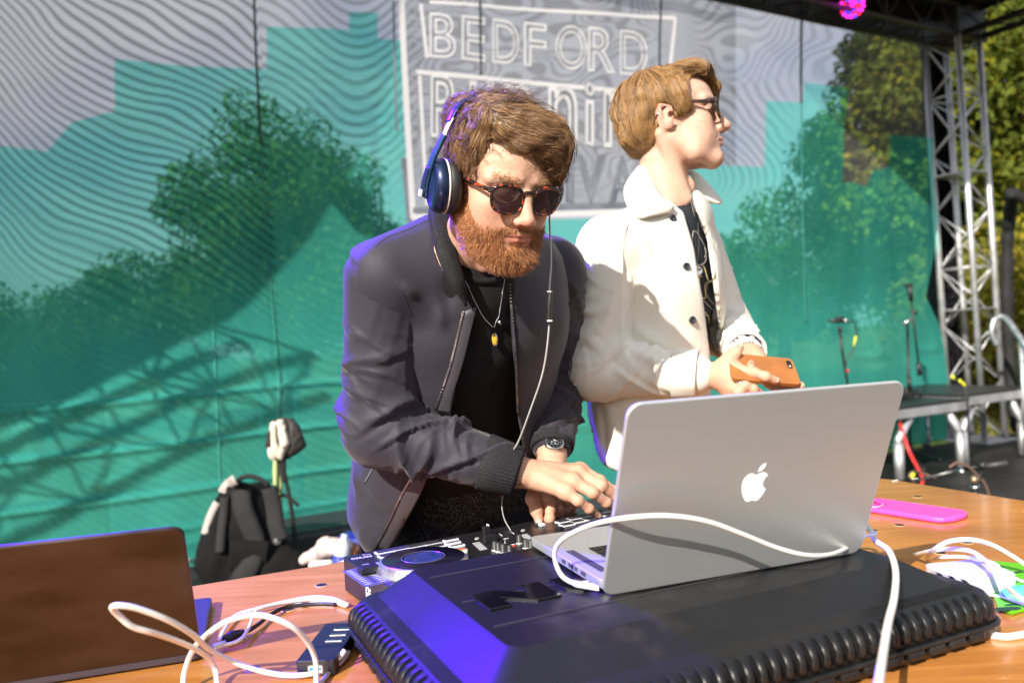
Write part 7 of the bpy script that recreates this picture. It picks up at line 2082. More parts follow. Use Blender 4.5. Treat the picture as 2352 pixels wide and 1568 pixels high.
prof = [(.000, TZ + .001, .030), (-.004, TZ + .010, .034), (-.006, TZ + .028, .036), (-.005, TZ + .046, .036), (.002, TZ + .056, .034), (.012, TZ + .061, .030),
        (.030, TZ + .064, .026), (.034, TZ + .066, .026), (.074, TZ + .0895, .020), (.078, TZ + .0915, .020), (.084, CZ - .0002, .020)]
rows = [ring(CU0 + i_, CU1 - i_, CV0 + i_, CV1 - i_ * (.35 if i_ > .01 else 1), r_, z_) for i_, z_, r_ in prof]
mb = MB().strip(rows, True); n0 = len(rows[0]); mb.f += [tuple(range(n0))[::-1], tuple(range(len(mb.v) - n0, len(mb.v)))]; mb.sm += [False, False]
o = mb.build('shell', CASE, case)
ed = o.modifiers.new('e', 'EDGE_SPLIT'); ed.split_angle = rad(9)
# ribs along the rim
rb0 = None
def rib_at(c, out_d, along):
    rows = []
    for k, (o_, z_) in enumerate(((-.004, .029), (.005, .030), (.0085, .036), (.0085, .045), (.005, .053), (-.003, .0590), (-.012, .0615))):
        rows.append([c + out_d * (o_ - (.0025 if a_ in (-1, 1) else 0)) + UP * z_ + along * (.0042 * a_) for a_ in (-1, -.5, .5, 1)])
    mb = MB().strip(rows); return mb
for k in range(37):
    u_ = CU0 + .040 + k * .0176
    if u_ > CU1 - .035: break
    rib_at(uvp(u_, CV0 - .005, TZ), -ev_, eu).build('rib', CASE, case)
for k in range(22):
    v_ = CV0 + .035 + k * .0176
    if v_ > CV1 - .03: break
    rib_at(uvp(CU0 - .005, v_, TZ), -eu, ev_).build('rib', CASE, case)
for k in range(3):
    rib_at(uvp(CU1 + .005, CV0 + .05 + k * .018, TZ), eu, ev_).build('rib', CASE, case)
MB().tube([p for p in ring(CU0 - .008, CU1 + .008, CV0 - .008, CV1 + .006, .038, TZ + .022)] + [ring(CU0 - .008, CU1 + .008, CV0 - .008, CV1 + .006, .038, TZ + .022)[0]], .0035, 6, cap=False).build('rim_band', CASE, case)
for k in range(18):
    c_ = uvp(CU0 + .055 + k * .0352, CV0 - .0075, TZ + .0150); MB().box(c_, (.0250, .009, .011), (eu, ev_, UP), bev=.003).build('lower_bar', CASE, case)
for k in range(10):
    c_ = uvp(CU0 - .0075, CV0 + .055 + k * .0352, TZ + .0150); MB().box(c_, (.009, .0250, .011), (eu, ev_, UP), bev=.003).build('lower_bar', CASE, case)
# panel lines pressed in the top
GRO = mat('groove', (.035, .034, .034), .5)
for v_ in (1.015, .895, .80):
    MB().box(uvp((CU0 + CU1) / 2 + .005, v_, CZ + .0002), (CU1 - CU0 - .165, .0022, .0012), (eu, ev_, UP)).build('panel_line', GRO, case)
# raised letters
LET = mat('gloss_black', (.004, .004, .005), .12, var=0, spec=.6)
def letter(poly, u0, v0, w, h):
    MB().prism([(u0 + x_ * w, v0 + y_ * h) for x_, y_ in poly], (0, 0, CZ - .001), eu, ev_, UP, .0042, bev=.0007, segs=1).build('raised_letter', LET, case)
NL = [(0, 0), (.30, 0), (.30, .52), (.66, 0), (1, 0), (1, 1), (.70, 1), (.70, .48), (.34, 1), (0, 1)]
UL = [(0, 1), (0, .25), (.18, 0), (.82, 0), (1, .25), (1, 1), (.70, 1), (.70, .36), (.62, .28), (.38, .28), (.30, .36), (.30, 1)]
cN = onz(1072, 1372, CZ); nu, nv = cN.dot(eu), cN.dot(ev_)
letter(NL, nu + .004, nv - .062, .094, .062); letter(UL, nu + .112, nv - .062, .088, .062)
# underlying second lid edge at the far side
# ---- silver laptop
LB = onz(1385, 1360, CZ + .002); LRt = onz(1962, 1262, CZ + .002)
la_ = (LRt - LB); la_.z = 0; LW = .384; la_.normalize(); lb_ = V((-la_.y, la_.x, 0))
LB = V((LB.x, LB.y, CZ + .004))
SILM, nt, b = nmat('laptop_aluminium')
b.inputs['Base Color'].default_value = (.70, .72, .73, 1); b.inputs['Metallic'].default_value = .80; b.inputs['Roughness'].default_value = .50
tc = node(nt, 'ShaderNodeTexCoord'); nf = node(nt, 'ShaderNodeTexNoise'); nf.inputs['Scale'].default_value = 1500; lk(nt, tc.outputs['Object'], nf.inputs['Vector'])
bp2 = node(nt, 'ShaderNodeBump'); bp2.inputs['Strength'].default_value = .05; bp2.inputs['Distance'].default_value = .0005; lk(nt, nf.outputs[0], bp2.inputs['Height']); lk(nt, bp2.outputs[0], b.inputs['Normal'])
lap = thing('laptop', 'open silver laptop with a white logo on its lid, standing on the black case', 'laptop', tuple(LB + la_ * LW / 2 + lb_ * .12))
BD = .250
base_o = MB().prism(rr_poly(LW, BD, .012), LB, la_, lb_, UP, .012, bev=.0025, segs=3).build('base', SILM, lap)
KEY = mat('key_black', (.012, .012, .013), .4, var=.05); WELL = mat('key_well', (.05, .05, .05), .6)
MB().box(LB + la_ * LW / 2 + lb_ * .085 + UP * .0122, (.275, .118, .0008), (la_, lb_, UP)).build('keyboard_well', WELL, base_o)
cnt = 0
for r_ in range(6):
    n_ = 14; x_ = .0455
    for k in range(n_):
        w_ = .0165; 
        MB().box(LB + la_ * (x_ + (k + .5) * .0193) + lb_ * (.038 + r_ * .0188) + UP * .0132, (w_, .0150 if r_ else .009, .0016), (la_, lb_, UP), bev=.0004).build('key', KEY, base_o)
MB().box(LB + la_ * LW / 2 + lb_ * .195 + UP * .0121, (.105, .075, .0005), (la_, lb_, UP)).build('trackpad', SILM, base_o)
for s_ in (.020, LW - .020): MB().box(LB + la_ * s_ + lb_ * .09 + UP * .0121, (.012, .11, .0004), (la_, lb_, UP)).build('speaker_grille', WELL, base_o)
for k, w_ in ((.055, .014), (.078, .008), (.095, .014), (.118, .012)):
    MB().box(LB + lb_ * k + UP * .0065 - la_ * .0002, (.0010, w_, .005), (la_, lb_, UP)).build('port', WELL, base_o)
# lid leaning towards the camera
lt_top = P(1424, 920, .868); lu = (lt_top - (LB + UP * .012)); lu = (lu - la_ * lu.dot(la_)); LH = lu.length + .013; lu.normalize()
ln_ = la_.cross(lu).normalized()
if ln_.y > 0: ln_ = -ln_
lid0 = LB - UP * .001 - lb_ * .0075 - la_ * .008
lidp = [(x_, y_) for x_, y_ in rr_poly(LW, LH, .017)]
lid = MB().prism(lidp, lid0, la_, lu, ln_, .0055, bev=.0022, segs=3).build('lid', SILM, lap)
MB().prism([(x_ + .004, y_ + .004) for x_, y_ in rr_poly(LW - .008, LH - .008, .012)], lid0 - ln_ * .0006, la_, lu, ln_, .0008).build('screen', MATS['screen_black'], lid)
MB().tube([LB + UP * .012 + la_ * .04 + lb_ * .003, LB + UP * .012 + la_ * (LW - .04) + lb_ * .003], .0055, 10).build('hinge', KEY, lap)
# the fruit-shaped logo
LOG = mat('logo_white', (.86, .88, .90), .35, var=0, emit=(.9, .95, 1.0), estr=.25)
half = [(0, .60), (.10, .66), (.22, .74), (.38, .75), (.55, .66), (.66, .50)]
ap = [(.02, .615), (.14, .68), (.28, .735), (.45, .70), (.585, .585)]
left = [(0, .615), (-.12, .68), (-.27, .735), (-.44, .70), (-.585, .57), (-.66, .38), (-.67, .16), (-.62, -.08), (-.53, -.32), (-.41, -.52), (-.29, -.645), (-.17, -.665), (-.06, -.615), (0, -.60)]
right = [(.06, -.615), (.17, -.665), (.29, -.645), (.42, -.50), (.53, -.30), (.60, -.12), (.50, -.04), (.41, .06), (.375, .20), (.39, .34), (.46, .46), (.565, .56), (.45, .68), (.28, .735), (.12, .68)]
apple = left + right
leafp = [(.02, .80), (.06, .95), (.17, 1.10), (.33, 1.17), (.33, 1.04), (.26, .91), (.15, .82)]
q0 = lid0
def on_lid(px, py):
    d = (P(px, py, 1.0) - CAM); o_ = lid0 + ln_ * .0056
    t_ = (o_ - CAM).dot(ln_) / d.dot(ln_); p_ = CAM + d * t_ - o_
    return p_.dot(la_), p_.dot(lu)
ax_, ay_ = on_lid(1733, 1120); sc_ = .0280
MB().prism([(ax_ - x_ * sc_ * -1, ay_ - y_ * sc_ * -1) for x_, y_ in apple], lid0 + ln_ * .0050, la_, lu, ln_, .0009).build('logo', LOG, lid)
MB().prism([(ax_ + x_ * sc_, ay_ + y_ * sc_) for x_, y_ in leafp], lid0 + ln_ * .0050, la_, lu, ln_, .0009).build('logo_leaf', LOG, lid)

# ---- dark laptop on the left
SPG = mat('laptop_dark', (.085, .068, .062), .36, metal=.8, var=.35, vscale=9, rvar=.14, stretch=(1, 1, 2.5)); b = SPG.node_tree.nodes['Principled BSDF']
MB_ = onz(464, 1516, TZ + .001); ML_ = onz(144, 1567, TZ + .001)
ma_ = (MB_ - ML_); ma_.z = 0; ma_.normalize(); mbk = V((-ma_.y, ma_.x, 0)); MW, MD = .358, .247
M0 = V((MB_.x, MB_.y, TZ + .003)) - ma_ * MW
lap2 = thing('laptop', 'dark grey laptop turned away from the camera at the left end of the table', 'laptop', tuple(M0 + ma_ * MW / 2 + mbk * .12))
b2o = MB().prism(rr_poly(MW, MD, .012), M0, ma_, mbk, UP, .011, bev=.0025, segs=3).build('base', mat('laptop_dark_base', (.10, .09, .12), .42, metal=.75, var=.05), lap2)
MB().box(M0 + ma_ * MW / 2 + mbk * .080 + UP * .0112, (.275, .118, .0008), (ma_, mbk, UP)).build('keyboard_well', WELL, b2o)
for r_ in range(6):
    for k in range(14):
        MB().box(M0 + ma_ * (.0440 + (k + .5) * .0193) + mbk * (.033 + r_ * .0188) + UP * .0122, (.0165, .0150 if r_ else .009, .0016), (ma_, mbk, UP), bev=.0004).build('key', KEY, b2o)
MB().box(M0 + ma_ * MW / 2 + mbk * .192 + UP * .0111, (.11, .08, .0005), (ma_, mbk, UP)).build('trackpad', MATS['laptop_dark_base'], b2o)
mt = P(409, 1206, .905); mu_ = mt - (M0 + ma_ * MW + UP * .012); mu_ = mu_ - ma_ * mu_.dot(ma_); MH = min(.25, mu_.length); mu_.normalize(); mn_ = ma_.cross(mu_).normalized()
if mn_.y > 0: mn_ = -mn_
m0 = M0 + UP * .012 + mbk * .004
lid2 = MB().prism(rr_poly(MW, MH, .014), m0, ma_, mu_, mn_, .0055, bev=.0018, segs=3).build('lid', SPG, lap2)
MB().prism([(x_ + .004, y_ + .004) for x_, y_ in rr_poly(MW - .008, MH - .008, .010)], m0 - mn_ * .0006, ma_, mu_, mn_, .0008).build('screen', MATS['screen_black'], lid2)

# ---- DJ controller
KZ = .938
A_ = onz(786, 1278, KZ); B_ = onz(1400, 1163, KZ)
ka = (B_ - A_).normalized(); ka.z = 0; ka.normalize(); kb = V((ka.y, -ka.x, 0))         # kb: towards the camera
KW, KD = .64, .30
ctl = thing('dj_controller', 'black DJ controller with jog wheel, pads and faders under the bearded man\'s hands', 'dj controller', tuple(V((A_.x, A_.y, TZ)) + ka * KW / 2 + kb * .15))
CT = mat('controller_black', (.014, .014, .017), .35, var=.1, vscale=30, bump=.06, bscale=900, rvar=.06)
MB().prism(rr_poly(KW, KD, .008), V((A_.x, A_.y, TZ + .004)), ka, kb, UP, KZ - TZ - .004, bev=.002).build('chassis', CT, ctl)
def ck(x, y): return ((820 + x / 4.704) / 1.0629, (1270 + y / 4.704) / 1.0629)
def kz(x, y, h=0.0): return onz(*ck(x, y), KZ + h)
def kbox(c, sx, sy, sz, name, m, bev=.0008, par_=None): return MB().box(c + UP * sz / 2, (sx, sy, sz), (ka, kb, UP), bev=bev).build(name, m, par_ or ctl)
PADR = mat('pad_rim', (.66, .69, .78), .35, var=.03); PADK = mat('pad_rubber', (.03, .03, .035), .5, bump=.1, bscale=500)
for cx, cy in ((560, 372), (597, 415), (742, 338), (782, 375), (922, 308), (962, 345), (1102, 276), (1142, 312)):
    p_ = kbox(kz(cx, cy), .0315, .0185, .0030, 'pad', PADR, .0012); kbox(kz(cx, cy) + UP * .0030, .0270, .0140, .0016, 'pad_surface', PADK, .0005, p_)
for cx, cy in ((1320, 243), (1345, 278), (1390, 312)):
    p_ = kbox(kz(cx, cy), .0285, .0090, .0045, 'button', PADR, .001); kbox(kz(cx, cy) + UP * .0045, .0225, .0055, .0008, 'button_face', PADK, .0003, p_)
# right deck: pads near the hands
def cz_(x, y, h=0): return onz((1150 + x / 3.92) / 1.0629, (1000 + y / 3.92) / 1.0629, KZ + h)
for cx, cy in ((880, 1078), (985, 1050), (1090, 1025), (1195, 1000), (1290, 978), (920, 1108), (1020, 1078), (1130, 1052), (1235, 1022)):
    c_ = cz_(cx, cy); p_ = kbox(c_, .0275, .0185, .0030, 'pad', PADR, .0012); kbox(c_ + UP * .0030, .0230, .0140, .0016, 'pad_surface', PADK, .0005, p_)
kbox(cz_(678, 1110), .010, .010, .005, 'button', PADR); kbox(cz_(640, 1105), .012, .008, .004, 'button', PADK)
# jog wheel
jc = kz(1005, 455, .012); jc.z = KZ
SLV = mat('jog_silver', (.72, .70, .70), .28, metal=.9, var=.06)
jw = MB().lathe([(.0730, 0), (.0725, .004), (.0665, .0145), (.0650, .0160), (.0635, .0160)], jc, UP, 64).build('jog_wheel', SLV, ctl)
MB().lathe([(.0640, .0158), (.0630, .0168), (.0330, .0168), (.0325, .0172), (.0310, .0172), (.0308, .0160), (.0001, .0155)], jc, UP, 64).build('platter', mat('platter_black', (.010, .010, .012), .18, var=.05), jw)
MB().lathe([(.0300, .0165), (.0001, .0165)], jc, UP, 48).build('platter_display', mat('display_glass', (.03, .05, .10), .1, var=.5, vscale=40), jw)
MB().lathe([(.0325, .0173), (.0332, .0178), (.0340, .0173)], jc, UP, 64).build('platter_ring', SLV, jw)
for k in range(40):
    a = 2 * math.pi * k / 40; d_ = ka * math.cos(a) + kb * math.sin(a)
    MB().tube([jc + d_ * .0712 + UP * .0055, jc + d_ * .0680 + UP * .0130], .0007, 4).build('grip_notch', mat('notch_dark', (.2, .19, .19), .5), jw)
# cue button
MB().lathe([(.0001, .0060), (.0085, .0060), (.0100, .0048), (.0102, 0)], kz(1448, 372), UP, 24).build('play_button', WHT, ctl)
MB().lathe([(.0001, .0064), (.0070, .0064)], kz(1448, 372), UP, 20).build('play_button_light', mat('orange_light', (.75, .20, .10), .4), ctl)
# tempo fader
PRT = mat('printed_white', (.75, .75, .80), .6, var=0); PRR = mat('printed_red', (.70, .04, .03), .6, var=0)
fc_ = kz(345, 640); kbox(fc_ + UP * -.0002, .040, .105, .0008, 'fader_plate', mat('fader_plate', (.09, .09, .16), .5), .0002)
kbox(fc_, .003, .085, .0014, 'fader_slot', PADK)
kbox(kz(378, 610) + UP * .002, .030, .020, .010, 'fader_cap', mat('cap_black', (.012, .012, .014), .45), .002)
for k in range(10):
    for sd_ in (-1, 1): kbox(fc_ + kb * (-.042 + k * .0093) + ka * (sd_ * .0115), .009, .0010, .0010, 'tick_mark', PRT, 0)
# mixer section
for cx, cy in ((1870, 385), (1925, 400), (2000, 415), (2110, 290), (2185, 345), (2245, 350), (1830, 370)):
    c_ = kz(cx, cy)
    k_ = MB().lathe([(.0072, 0), (.0072, .003), (.0052, .0045), (.0046, .0175), (.0036, .0190), (.0001, .0190)], c_, UP, 16).build('knob', mat('knob_rubber', (.03, .03, .032), .5), ctl)
    MB().box(c_ - kb * -.0045 + UP * .012, (.0010, .0012, .014), (ka, kb, UP)).build('pointer', CHR, k_)
    MB().lathe([(.0056, .0030), (.0060, .0045), (.0056, .0060)], c_, UP, 16).build('skirt', mat('knob_skirt', (.55, .55, .58), .4), k_)
for cx, cy, kk_ in ((1770, 250, 1), (1730, 195, 0)):
    kbox(kz(cx, cy), .012 if not kk_ else .024, .010, .020 if not kk_ else .013, 'fader_cap', MATS['cap_black'], .0015)
MB().box(kz(1752, 185) + UP * .012, (.0012, .008, .020), (ka, kb, UP)).build('cap_line', PRT, ctl)
kbox(kz(2240, 260) + ka * .06 + kb * .0, .012, .010, .018, 'fader_cap', MATS['cap_black'], .0015)
for k in range(10):
    kbox(kz(1610 + k * 9.5, 256 + k * 8.5), .014, .0007, .0006, 'tick_mark', PRT, 0)
    kbox(kz(2160 + k * 9.5, 162 + k * 8.0), .014, .0007, .0006, 'tick_mark', PRT, 0)
for a_, b_ in (((1868, 148), (1912, 175)), ((2005, 125), (2048, 152)), ((1925, 212), (1990, 202)), ((1940, 215), (1943, 265)), ((2000, 278), (2080, 268))):
    MB().tube([kz(*a_, .0004), kz(*b_, .0004)], .0006, 4).build('printed_line', PRT, ctl)
MB().tube([kz(2020, 293, .0006), kz(2085, 287, .0006)], .0012, 4).build('printed_line', PRR, ctl)
MB().tube(spl([kz(1410, 398, .0006), kz(1450, 405, .0006), kz(1485, 432, .0006)], 5), .0010, 4).build('printed_arc', PRR, ctl)
for cx, cy in ((1618, 207), (2150, 113)):
    MB().tube([kz(cx - 22, cy + 6, .0004), kz(cx + 14, cy + 6, .0004), kz(cx + 24, cy - 8, .0004), kz(cx - 14, cy - 8, .0004), kz(cx - 22, cy + 6, .0004)], .0005, 4).build('printed_box', PRT, ctl)
def kmap(px, py, off): return onz(px, py, KZ + .0006)
def ktext(txt, quad, name='lettering', m=PRT): return place_text(txt, [ck(*q) for q in quad], m, ctl, kmap, None, bold=.01, name=name)
# the words face the player, so they stand upside down from here
ktext('serato', [(418, 418), (178, 452), (172, 432), (412, 398)])
ktext('ON AIR', [(400, 392), (305, 400), (302, 390), (396, 382)]); ktext('TEMPO', [(384, 498), (300, 512), (298, 504), (380, 490)]); ktext('SYNC', [(508, 492), (458, 498), (455, 480), (505, 474)])
# maker's name on the end
def smap(px, py, off): pass
so = V((A_.x, A_.y, TZ)) - ka * .0006
v_, f_ = text_flat('Pioneer', None, 1.0, .02); lo_t, hi_t = v_.min(0), v_.max(0)
vs = [so + kb * (.155 - .105 * (1 - (q[0] - lo_t[0]) / (hi_t[0] - lo_t[0]))) + kb * .06 + UP * (.012 + .026 * (q[1] - lo_t[1]) / (hi_t[1] - lo_t[1])) for q in v_]
me = bpy.data.meshes.new('lettering'); me.from_pydata([tuple(q) for q in vs], [], f_); me.update(); mesh_obj('lettering', me, mat('print_bright', (.85, .85, .85), .5, var=0), ctl)

# ---- pink pouch
pk = thing('glasses_pouch', 'bright pink leather glasses pouch lying on the right of the table', 'pouch', tuple(onz(2110, 1185, TZ)))
PK = mat('pink_leather', (.86, .085, .46), .42, var=.04, bump=.1, bscale=500)
def cpk(x, y, z=.0): return onz((1600 + x / 2.6133) / 1.0629, (1200 + y / 2.6133) / 1.0629, TZ + z)
a0, a1, a2, a3 = cpk(1355, 120), cpk(1420, 70), cpk(2035, 160), cpk(1950, 232)
xd = (a2 - a1); Lp = xd.length; xd.normalize(); yd = V((xd.y, -xd.x, 0)); Wp = abs((a3 - a1).dot(yd)) - .004
pl_ = [(0, 0), (Lp - .02, 0), (Lp - .006, Wp * .12), (Lp, Wp * .35), (Lp - .002, Wp * .68), (Lp - .012, Wp * .93), (Lp - .03, Wp), (.012, Wp), (-.004, Wp * .86), (-.010, Wp * .5), (-.006, Wp * .15)]
mb = MB().prism(pl_, a1 + UP * .001, xd, yd, UP, .011, bev=.004, segs=3); po = mb.build('pouch_body', PK, pk)
MB().tube([a1 + xd * x_ + yd * y_ + UP * .0115 for x_, y_ in ((.005, .003), (Lp - .02, .003))], .0004, 4).build('stitching', WHT, pk)
mb = MB()
for k in range(60): mb.box(a1 + xd * (.012 + k * (Lp - .04) / 60) + yd * (Wp - .003) + UP * .0105, (.0014, .0006, .0006), (xd, yd, UP))
mb.build('stitching', WHT, pk)['kind'] = 'stuff'
fp_ = spl([cpk(1372, 62, .012), cpk(1400, 55, .016), cpk(1440, 68, .016), cpk(1462, 78, .015)], 6); rows = []
for i, p_ in enumerate(fp_): rows.append([p_ + yd * w_ for w_ in (-.007, -.003, .003, .007)])
MB().strip(rows).build('flap', PK, pk, solid=.002)
MB().tube(spl([cpk(1460, 80, .014), cpk(1420, 96, .014), cpk(1350, 100, .013), cpk(1342, 125, .010), cpk(1352, 140, .004)], 6), .0012, 6).build('flap_edge', mat('pink_pale', (.8, .5, .62), .6), pk)

# ---- green plastic stand
def cr6(x, y, z=.0): return onz((2200 + x / 4.0533) / 1.0629, (1280 + y / 4.0533) / 1.0629, TZ + z)
gs = thing('plastic_stand', 'bright green perforated plastic stand at the right edge of the table', 'stand', tuple(cr6(1050, 650)))
GRN = mat('green_plastic', (.12, .52, .012), .35, var=.05); GRD = mat('green_dark', (.01, .05, .01), .6)
gpts = [cr6(740, 372), cr6(900, 395), cr6(1250, 432), cr6(1500, 480), cr6(1500, 700), cr6(1250, 860), cr6(1100, 900), cr6(960, 860), cr6(900, 700)]
g0 = gpts[0]
MB().prism([((p_ - g0).x, (p_ - g0).y) for p_ in gpts], V((g0.x, g0.y, TZ + .001)), V((1, 0, 0)), V((0, 1, 0)), UP, .006, bev=.001).build('plate', GRN, gs)
for x_, y_, w_, h_ in ((1045, 458, .008, .004), (1130, 472, .012, .004), (1050, 575, .016, .006), (1050, 830, .02, .007), (1140, 785, .018, .004), (980, 830, .012, .005)):
    MB().lathe([(.0001, 0), (1, 0)], (0, 0, 0), UP, 12)
    c_ = cr6(x_, y_, .0074); mb = MB(); mb.add([c_ + V((w_ * math.cos(a), h_ * math.sin(a) + .002 * math.cos(a), 0)) for a in np.linspace(0, 2 * math.pi, 15)[:-1]], [tuple(range(14))]); mb.build('slot', GRD, gs)
s = Shape(); s.add(ell(tuple(cr6(1200, 690, .012)), (.030, .018, .012))); lo, hi = bounds(s, .01); v, f = s.grid(lo, hi, .003); raw('mint_foot', v, f, mat('mint_plastic', (.10, .70, .42), .35), gs)

# ---- power adapter
ad = thing('power_adapter', 'white laptop power adapter with its cable beside the right end of the case', 'adapter', tuple(cr6(700, 520)))
WA = mat('adapter_white', (.58, .59, .66), .22, var=.02)
p0 = cr6(540, 520, .026); p1 = cr6(1000, 480, .026); axd = (p1 - p0).normalized(); axd.z = 0; axd.normalize(); ayd = V((-axd.y, axd.x, 0))
c_ = cr6(760, 470, .028); c_.z = TZ
MB().prism(rr_poly(.095, .085, .014), V((c_.x, c_.y, TZ + .001)) - axd * .052 - ayd * .030, axd, ayd, UP, .029, bev=.005, segs=3).build('body', WA, ad)
MB().box(V((c_.x, c_.y, TZ)) + axd * .030 - ayd * .0302 + UP * .014, (.002, .0012, .016), (axd, ayd, UP)).build('plug_gap', mat('grey_line', (.4, .42, .46), .5), ad)
for k in range(7): MB().box(V((c_.x, c_.y, TZ)) + axd * (-.015 + k * .005) - ayd * .0302 + UP * (.013 + .002 * (k % 2)), (.0022, .0006, .0012), (axd, ayd, UP)).build('printed_mark', MATS['grey_line'], ad)
MB().box(V((c_.x, c_.y, TZ + .0302)) - axd * .01 + ayd * .02, (.012, .001, .0004), (axd, ayd, UP)).build('printed_mark', MATS['grey_line'], ad)

# ---- white cables
CW = mat('cable_white', (.80, .79, .76), .35, var=.04, vscale=30)
def cable(label, pts, r, name='cable', m=CW, grp='white cables on the table', seg=12):
    t = thing(name, label, 'cable', tuple(pts[len(pts) // 2]), grp)
    MB().tube(spl(pts, seg), r, 12).build('cord', m, t); return t
def fD(x, y, d): return P(x, y, d)
lidd = lambda x, y: ((lid0 + la_ * on_lid(x, y)[0] + lu * on_lid(x, y)[1]).y)
t = cable('white magnetic charging cable looping in front of the silver laptop lid',
      [onz(1352, 1338, CZ + .009), onz(1318, 1338, CZ + .008), P(1288, 1318, 1.00), P(1274, 1275, 1.00), P(1290, 1240, .98), P(1350, 1208, .93), P(1430, 1190, .885), P(1530, 1184, .885), P(1620, 1196, .90), P(1700, 1224, .92), P(1780, 1256, .945), P(1850, 1274, .965), P(1905, 1273, 1.0), P(1945, 1258, 1.06), P(1975, 1240, 1.16)], .0030)
MB().prism(rr_poly(.034, .016, .003), onz(1322, 1345, CZ + .006) - eu * .002 - ev_ * .004, (LB - onz(1300, 1342, CZ + .004)).normalized(), ev_, UP, .006, bev=.0015).build('magnetic_plug', WA, t)
t = cable('thick white cable hanging over the right end of the case towards the camera',
      [onz(1960, 1218, TZ + .05), onz(1985, 1205, TZ + .07), onz(2002, 1222, CZ), P(2012, 1242, 1.12), P(2042, 1265, 1.06), P(2057, 1310, .99), P(2054, 1370, .90), P(2040, 1430, .82), P(2030, 1490, .75), P(2018, 1570, .66), P(2010, 1640, .60)], .0042)
cable('thin white cable bent up behind the right corner of the silver laptop', [onz(1950, 1262, CZ), onz(1985, 1232, CZ + .01), onz(2012, 1226, CZ + .004), onz(1990, 1215, CZ - .02), onz(1962, 1228, CZ - .02)], .0022)
cable('large white cable arc above the white power adapter', [cr6(255, 320, .01), cr6(320, 250, .05), cr6(480, 165, .07), cr6(700, 150, .075), cr6(900, 200, .06), cr6(1100, 310, .04), cr6(1300, 440, .02), cr6(1500, 520, .01)], .0034)
cable('middle white cable arc crossing the power adapter to the right', [cr6(130, 300, .01), cr6(300, 260, .04), cr6(480, 240, .05), cr6(680, 260, .055), cr6(820, 345, .055), cr6(910, 450, .055), cr6(1010, 570, .05), cr6(1130, 690, .03), cr6(1300, 800, .015)], .0034)
cable('low white cable arc lying over the back of the power adapter', [cr6(290, 355, .01), cr6(400, 325, .035), cr6(560, 315, .04), cr6(760, 335, .04), cr6(920, 385, .034), cr6(970, 430, .03), cr6(940, 480, .028)], .0026)
cable('thin white cable on the green stand', [cr6(1000, 500, .012), cr6(1100, 515, .012), cr6(1200, 560, .010), cr6(1400, 600, .008)], .0022)
cable('thin white cable crossing the front of the green stand', [cr6(900, 700, .006), cr6(1000, 715, .010), cr6(1100, 750, .010), cr6(1220, 790, .010)], .0020)
cable('white cable lying on the table in front of the right end of the case', [cr6(780, 1100, .004), cr6(900, 1095, .004), cr6(1050, 1110, .004), cr6(1250, 1080, .004), cr6(1500, 1050, .004)], .0045)
def c8(x, y): return (x / 2.6133 / 1.0629, (1200 + y / 2.6133) / 1.0629)
def t8(x, y, z): return onz(*c8(x, y), TZ + z)
cable('white cable making a long pointed loop in front of the dark laptop',
      [t8(1390, 1260, .004), t8(1370, 1120, .02), t8(1310, 1040, .05), t8(1180, 970, .075), P(*c8(1000, 905), .86), P(*c8(850, 860), .84), P(*c8(760, 790), .83), P(*c8(716, 735), .82), P(*c8(780, 725), .82), P(*c8(900, 750), .83), P(*c8(1080, 820), .85), P(*c8(1230, 910), .88), t8(1330, 1000, .06), t8(1480, 1080, .03), t8(1680, 1145, .012), t8(1850, 1170, .006), t8(2020, 1150, .006), t8(2150, 1070, .012), t8(2200, 1010, .02)], .0032)
cable('white cable standing in a round arch in front of the usb hub',
      [t8(1170, 1300, .004), t8(1175, 1160, .02), t8(1230, 1010, .05), t8(1320, 910, .08), t8(1450, 825, .095), t8(1620, 785, .10), t8(1760, 810, .095), t8(1880, 870, .08), t8(1965, 960, .055), t8(2010, 1060, .03), t8(2018, 1150, .015), t8(2020, 1300, .004)], .0032)
t = cable('white usb cable with a plug at the side of the dark laptop', [t8(1400, 980, .010), t8(1480, 965, .010), t8(1540, 935, .012), t8(1590, 860, .015), t8(1625, 770, .02), t8(1680, 740, .02), t8(1830, 710, .012), t8(1960, 690, .008), t8(2100, 690, .006), t8(2200, 705, .006)], .0024)
MB().tube([t8(1360, 992, .009), t8(1440, 968, .010)], .0050, 10).build('plug', WA, t)
t = cable('pair of white cables running along the table behind the arch', [t8(1400, 950, .004), t8(1430, 880, .006), t8(1500, 790, .008), t8(1620, 750, .008), t8(1800, 705, .010), t8(1980, 672, .008), t8(2120, 680, .006), t8(2220, 720, .006)], .0028)
MB().tube(spl([t8(1810, 712, .004), t8(1980, 700, .004), t8(2110, 700, .004), t8(2210, 728, .004)], 8), .0028, 10).build('cord', CW, t)
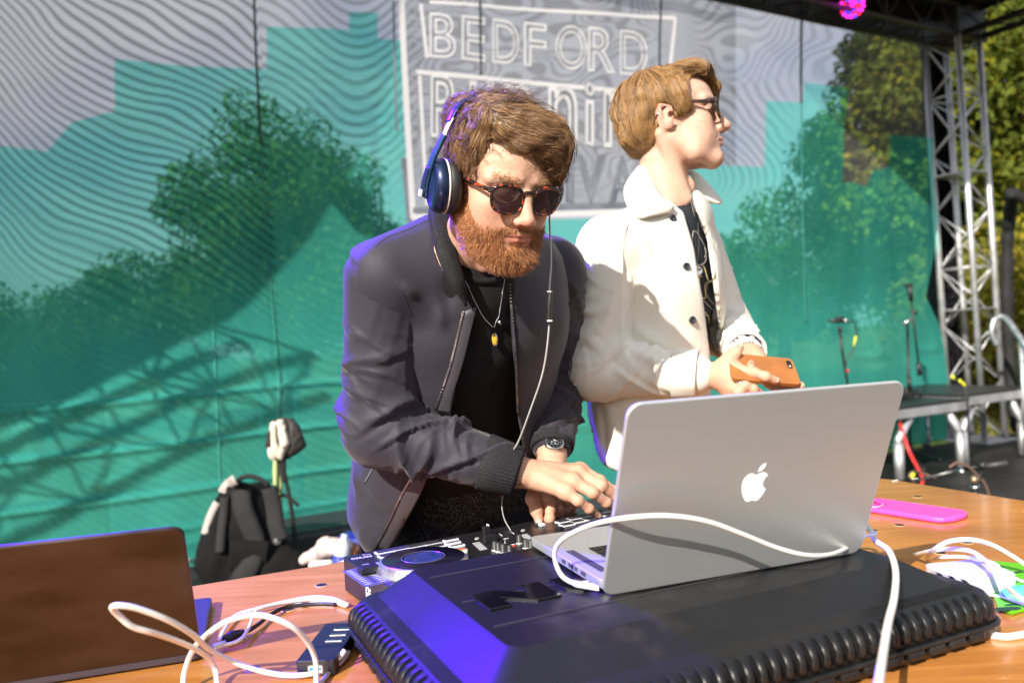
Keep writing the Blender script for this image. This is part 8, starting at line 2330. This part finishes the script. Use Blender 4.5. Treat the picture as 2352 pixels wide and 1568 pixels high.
t = cable('black cable with a thick plug behind the white plug', [t8(1560, 900, .008), t8(1640, 850, .008), t8(1730, 780, .008), t8(1830, 735, .006), t8(2000, 715, .005), t8(2140, 715, .005)], .0030, m=BLKP, grp='black cables on the table')
MB().tube([t8(1440, 938, .009), t8(1480, 915, .009), t8(1555, 893, .009)], [.0062, .0070, .0045], 12).build('plug', BLKP, t)
t = cable('silver-purple cable pair curling behind the usb hub', [t8(2025, 1150, .004), t8(2100, 1120, .006), t8(2160, 1060, .008), t8(2200, 1000, .010), t8(2220, 960, .010)], .0030, m=mat('cable_grey', (.50, .48, .52), .35))
MB().tube(spl([t8(2040, 1230, .003), t8(2110, 1140, .004), t8(2180, 1080, .006), t8(2225, 1020, .008)], 8), .0030, 10).build('cord', MATS['cable_grey'], t)

# ---- usb hub
hub = thing('usb_hub', 'black four-port usb hub lying at the left corner of the case', 'usb hub', tuple(t8(2000, 1000, .01)))
h0 = t8(1888, 1080, .020); h1 = t8(2030, 1110, .020) ; h2 = t8(2075, 840, .020)
hx = (t8(2035, 1075, .02) - h0); hx.z = 0; hx.normalize(); hy = V((-hx.y, hx.x, 0))
HL = (h2 - h0).dot(hy)
MB().prism(rr_poly(.048, HL, .003), V((h0.x, h0.y, TZ + .001)), hx, hy, UP, .019, bev=.0012).build('housing', mat('hub_black', (.014, .014, .018), .35, var=.05), hub)
for k, (x_, y_) in enumerate(((2108, 893), (2085, 925), (2060, 960))):
    q = t8(x_, y_, .020); q = V((h0.x, h0.y, TZ)) + hx * .030 + hy * (HL * (.82 - .16 * k)) + UP * .0200
    p_ = MB().box(q, (.022, .0075, .0016), (hx, hy, UP), bev=.0004).build('usb_port', SIL, hub); MB().box(q + UP * .0009 - hy * .001, (.018, .0030, .0008), (hx, hy, UP)).build('port_tongue', KEY, p_)
q = V((h0.x, h0.y, TZ)) + hx * .024 - hy * .0005 + UP * .0095
p_ = MB().box(q, (.018, .0016, .009), (hx, hy, UP)).build('usb_port', SIL, hub); MB().box(q - hy * .0008 + UP * .001, (.0145, .0012, .0030), (hx, hy, UP)).build('port_tongue', mat('usb_blue', (.02, .22, .55), .4), p_)
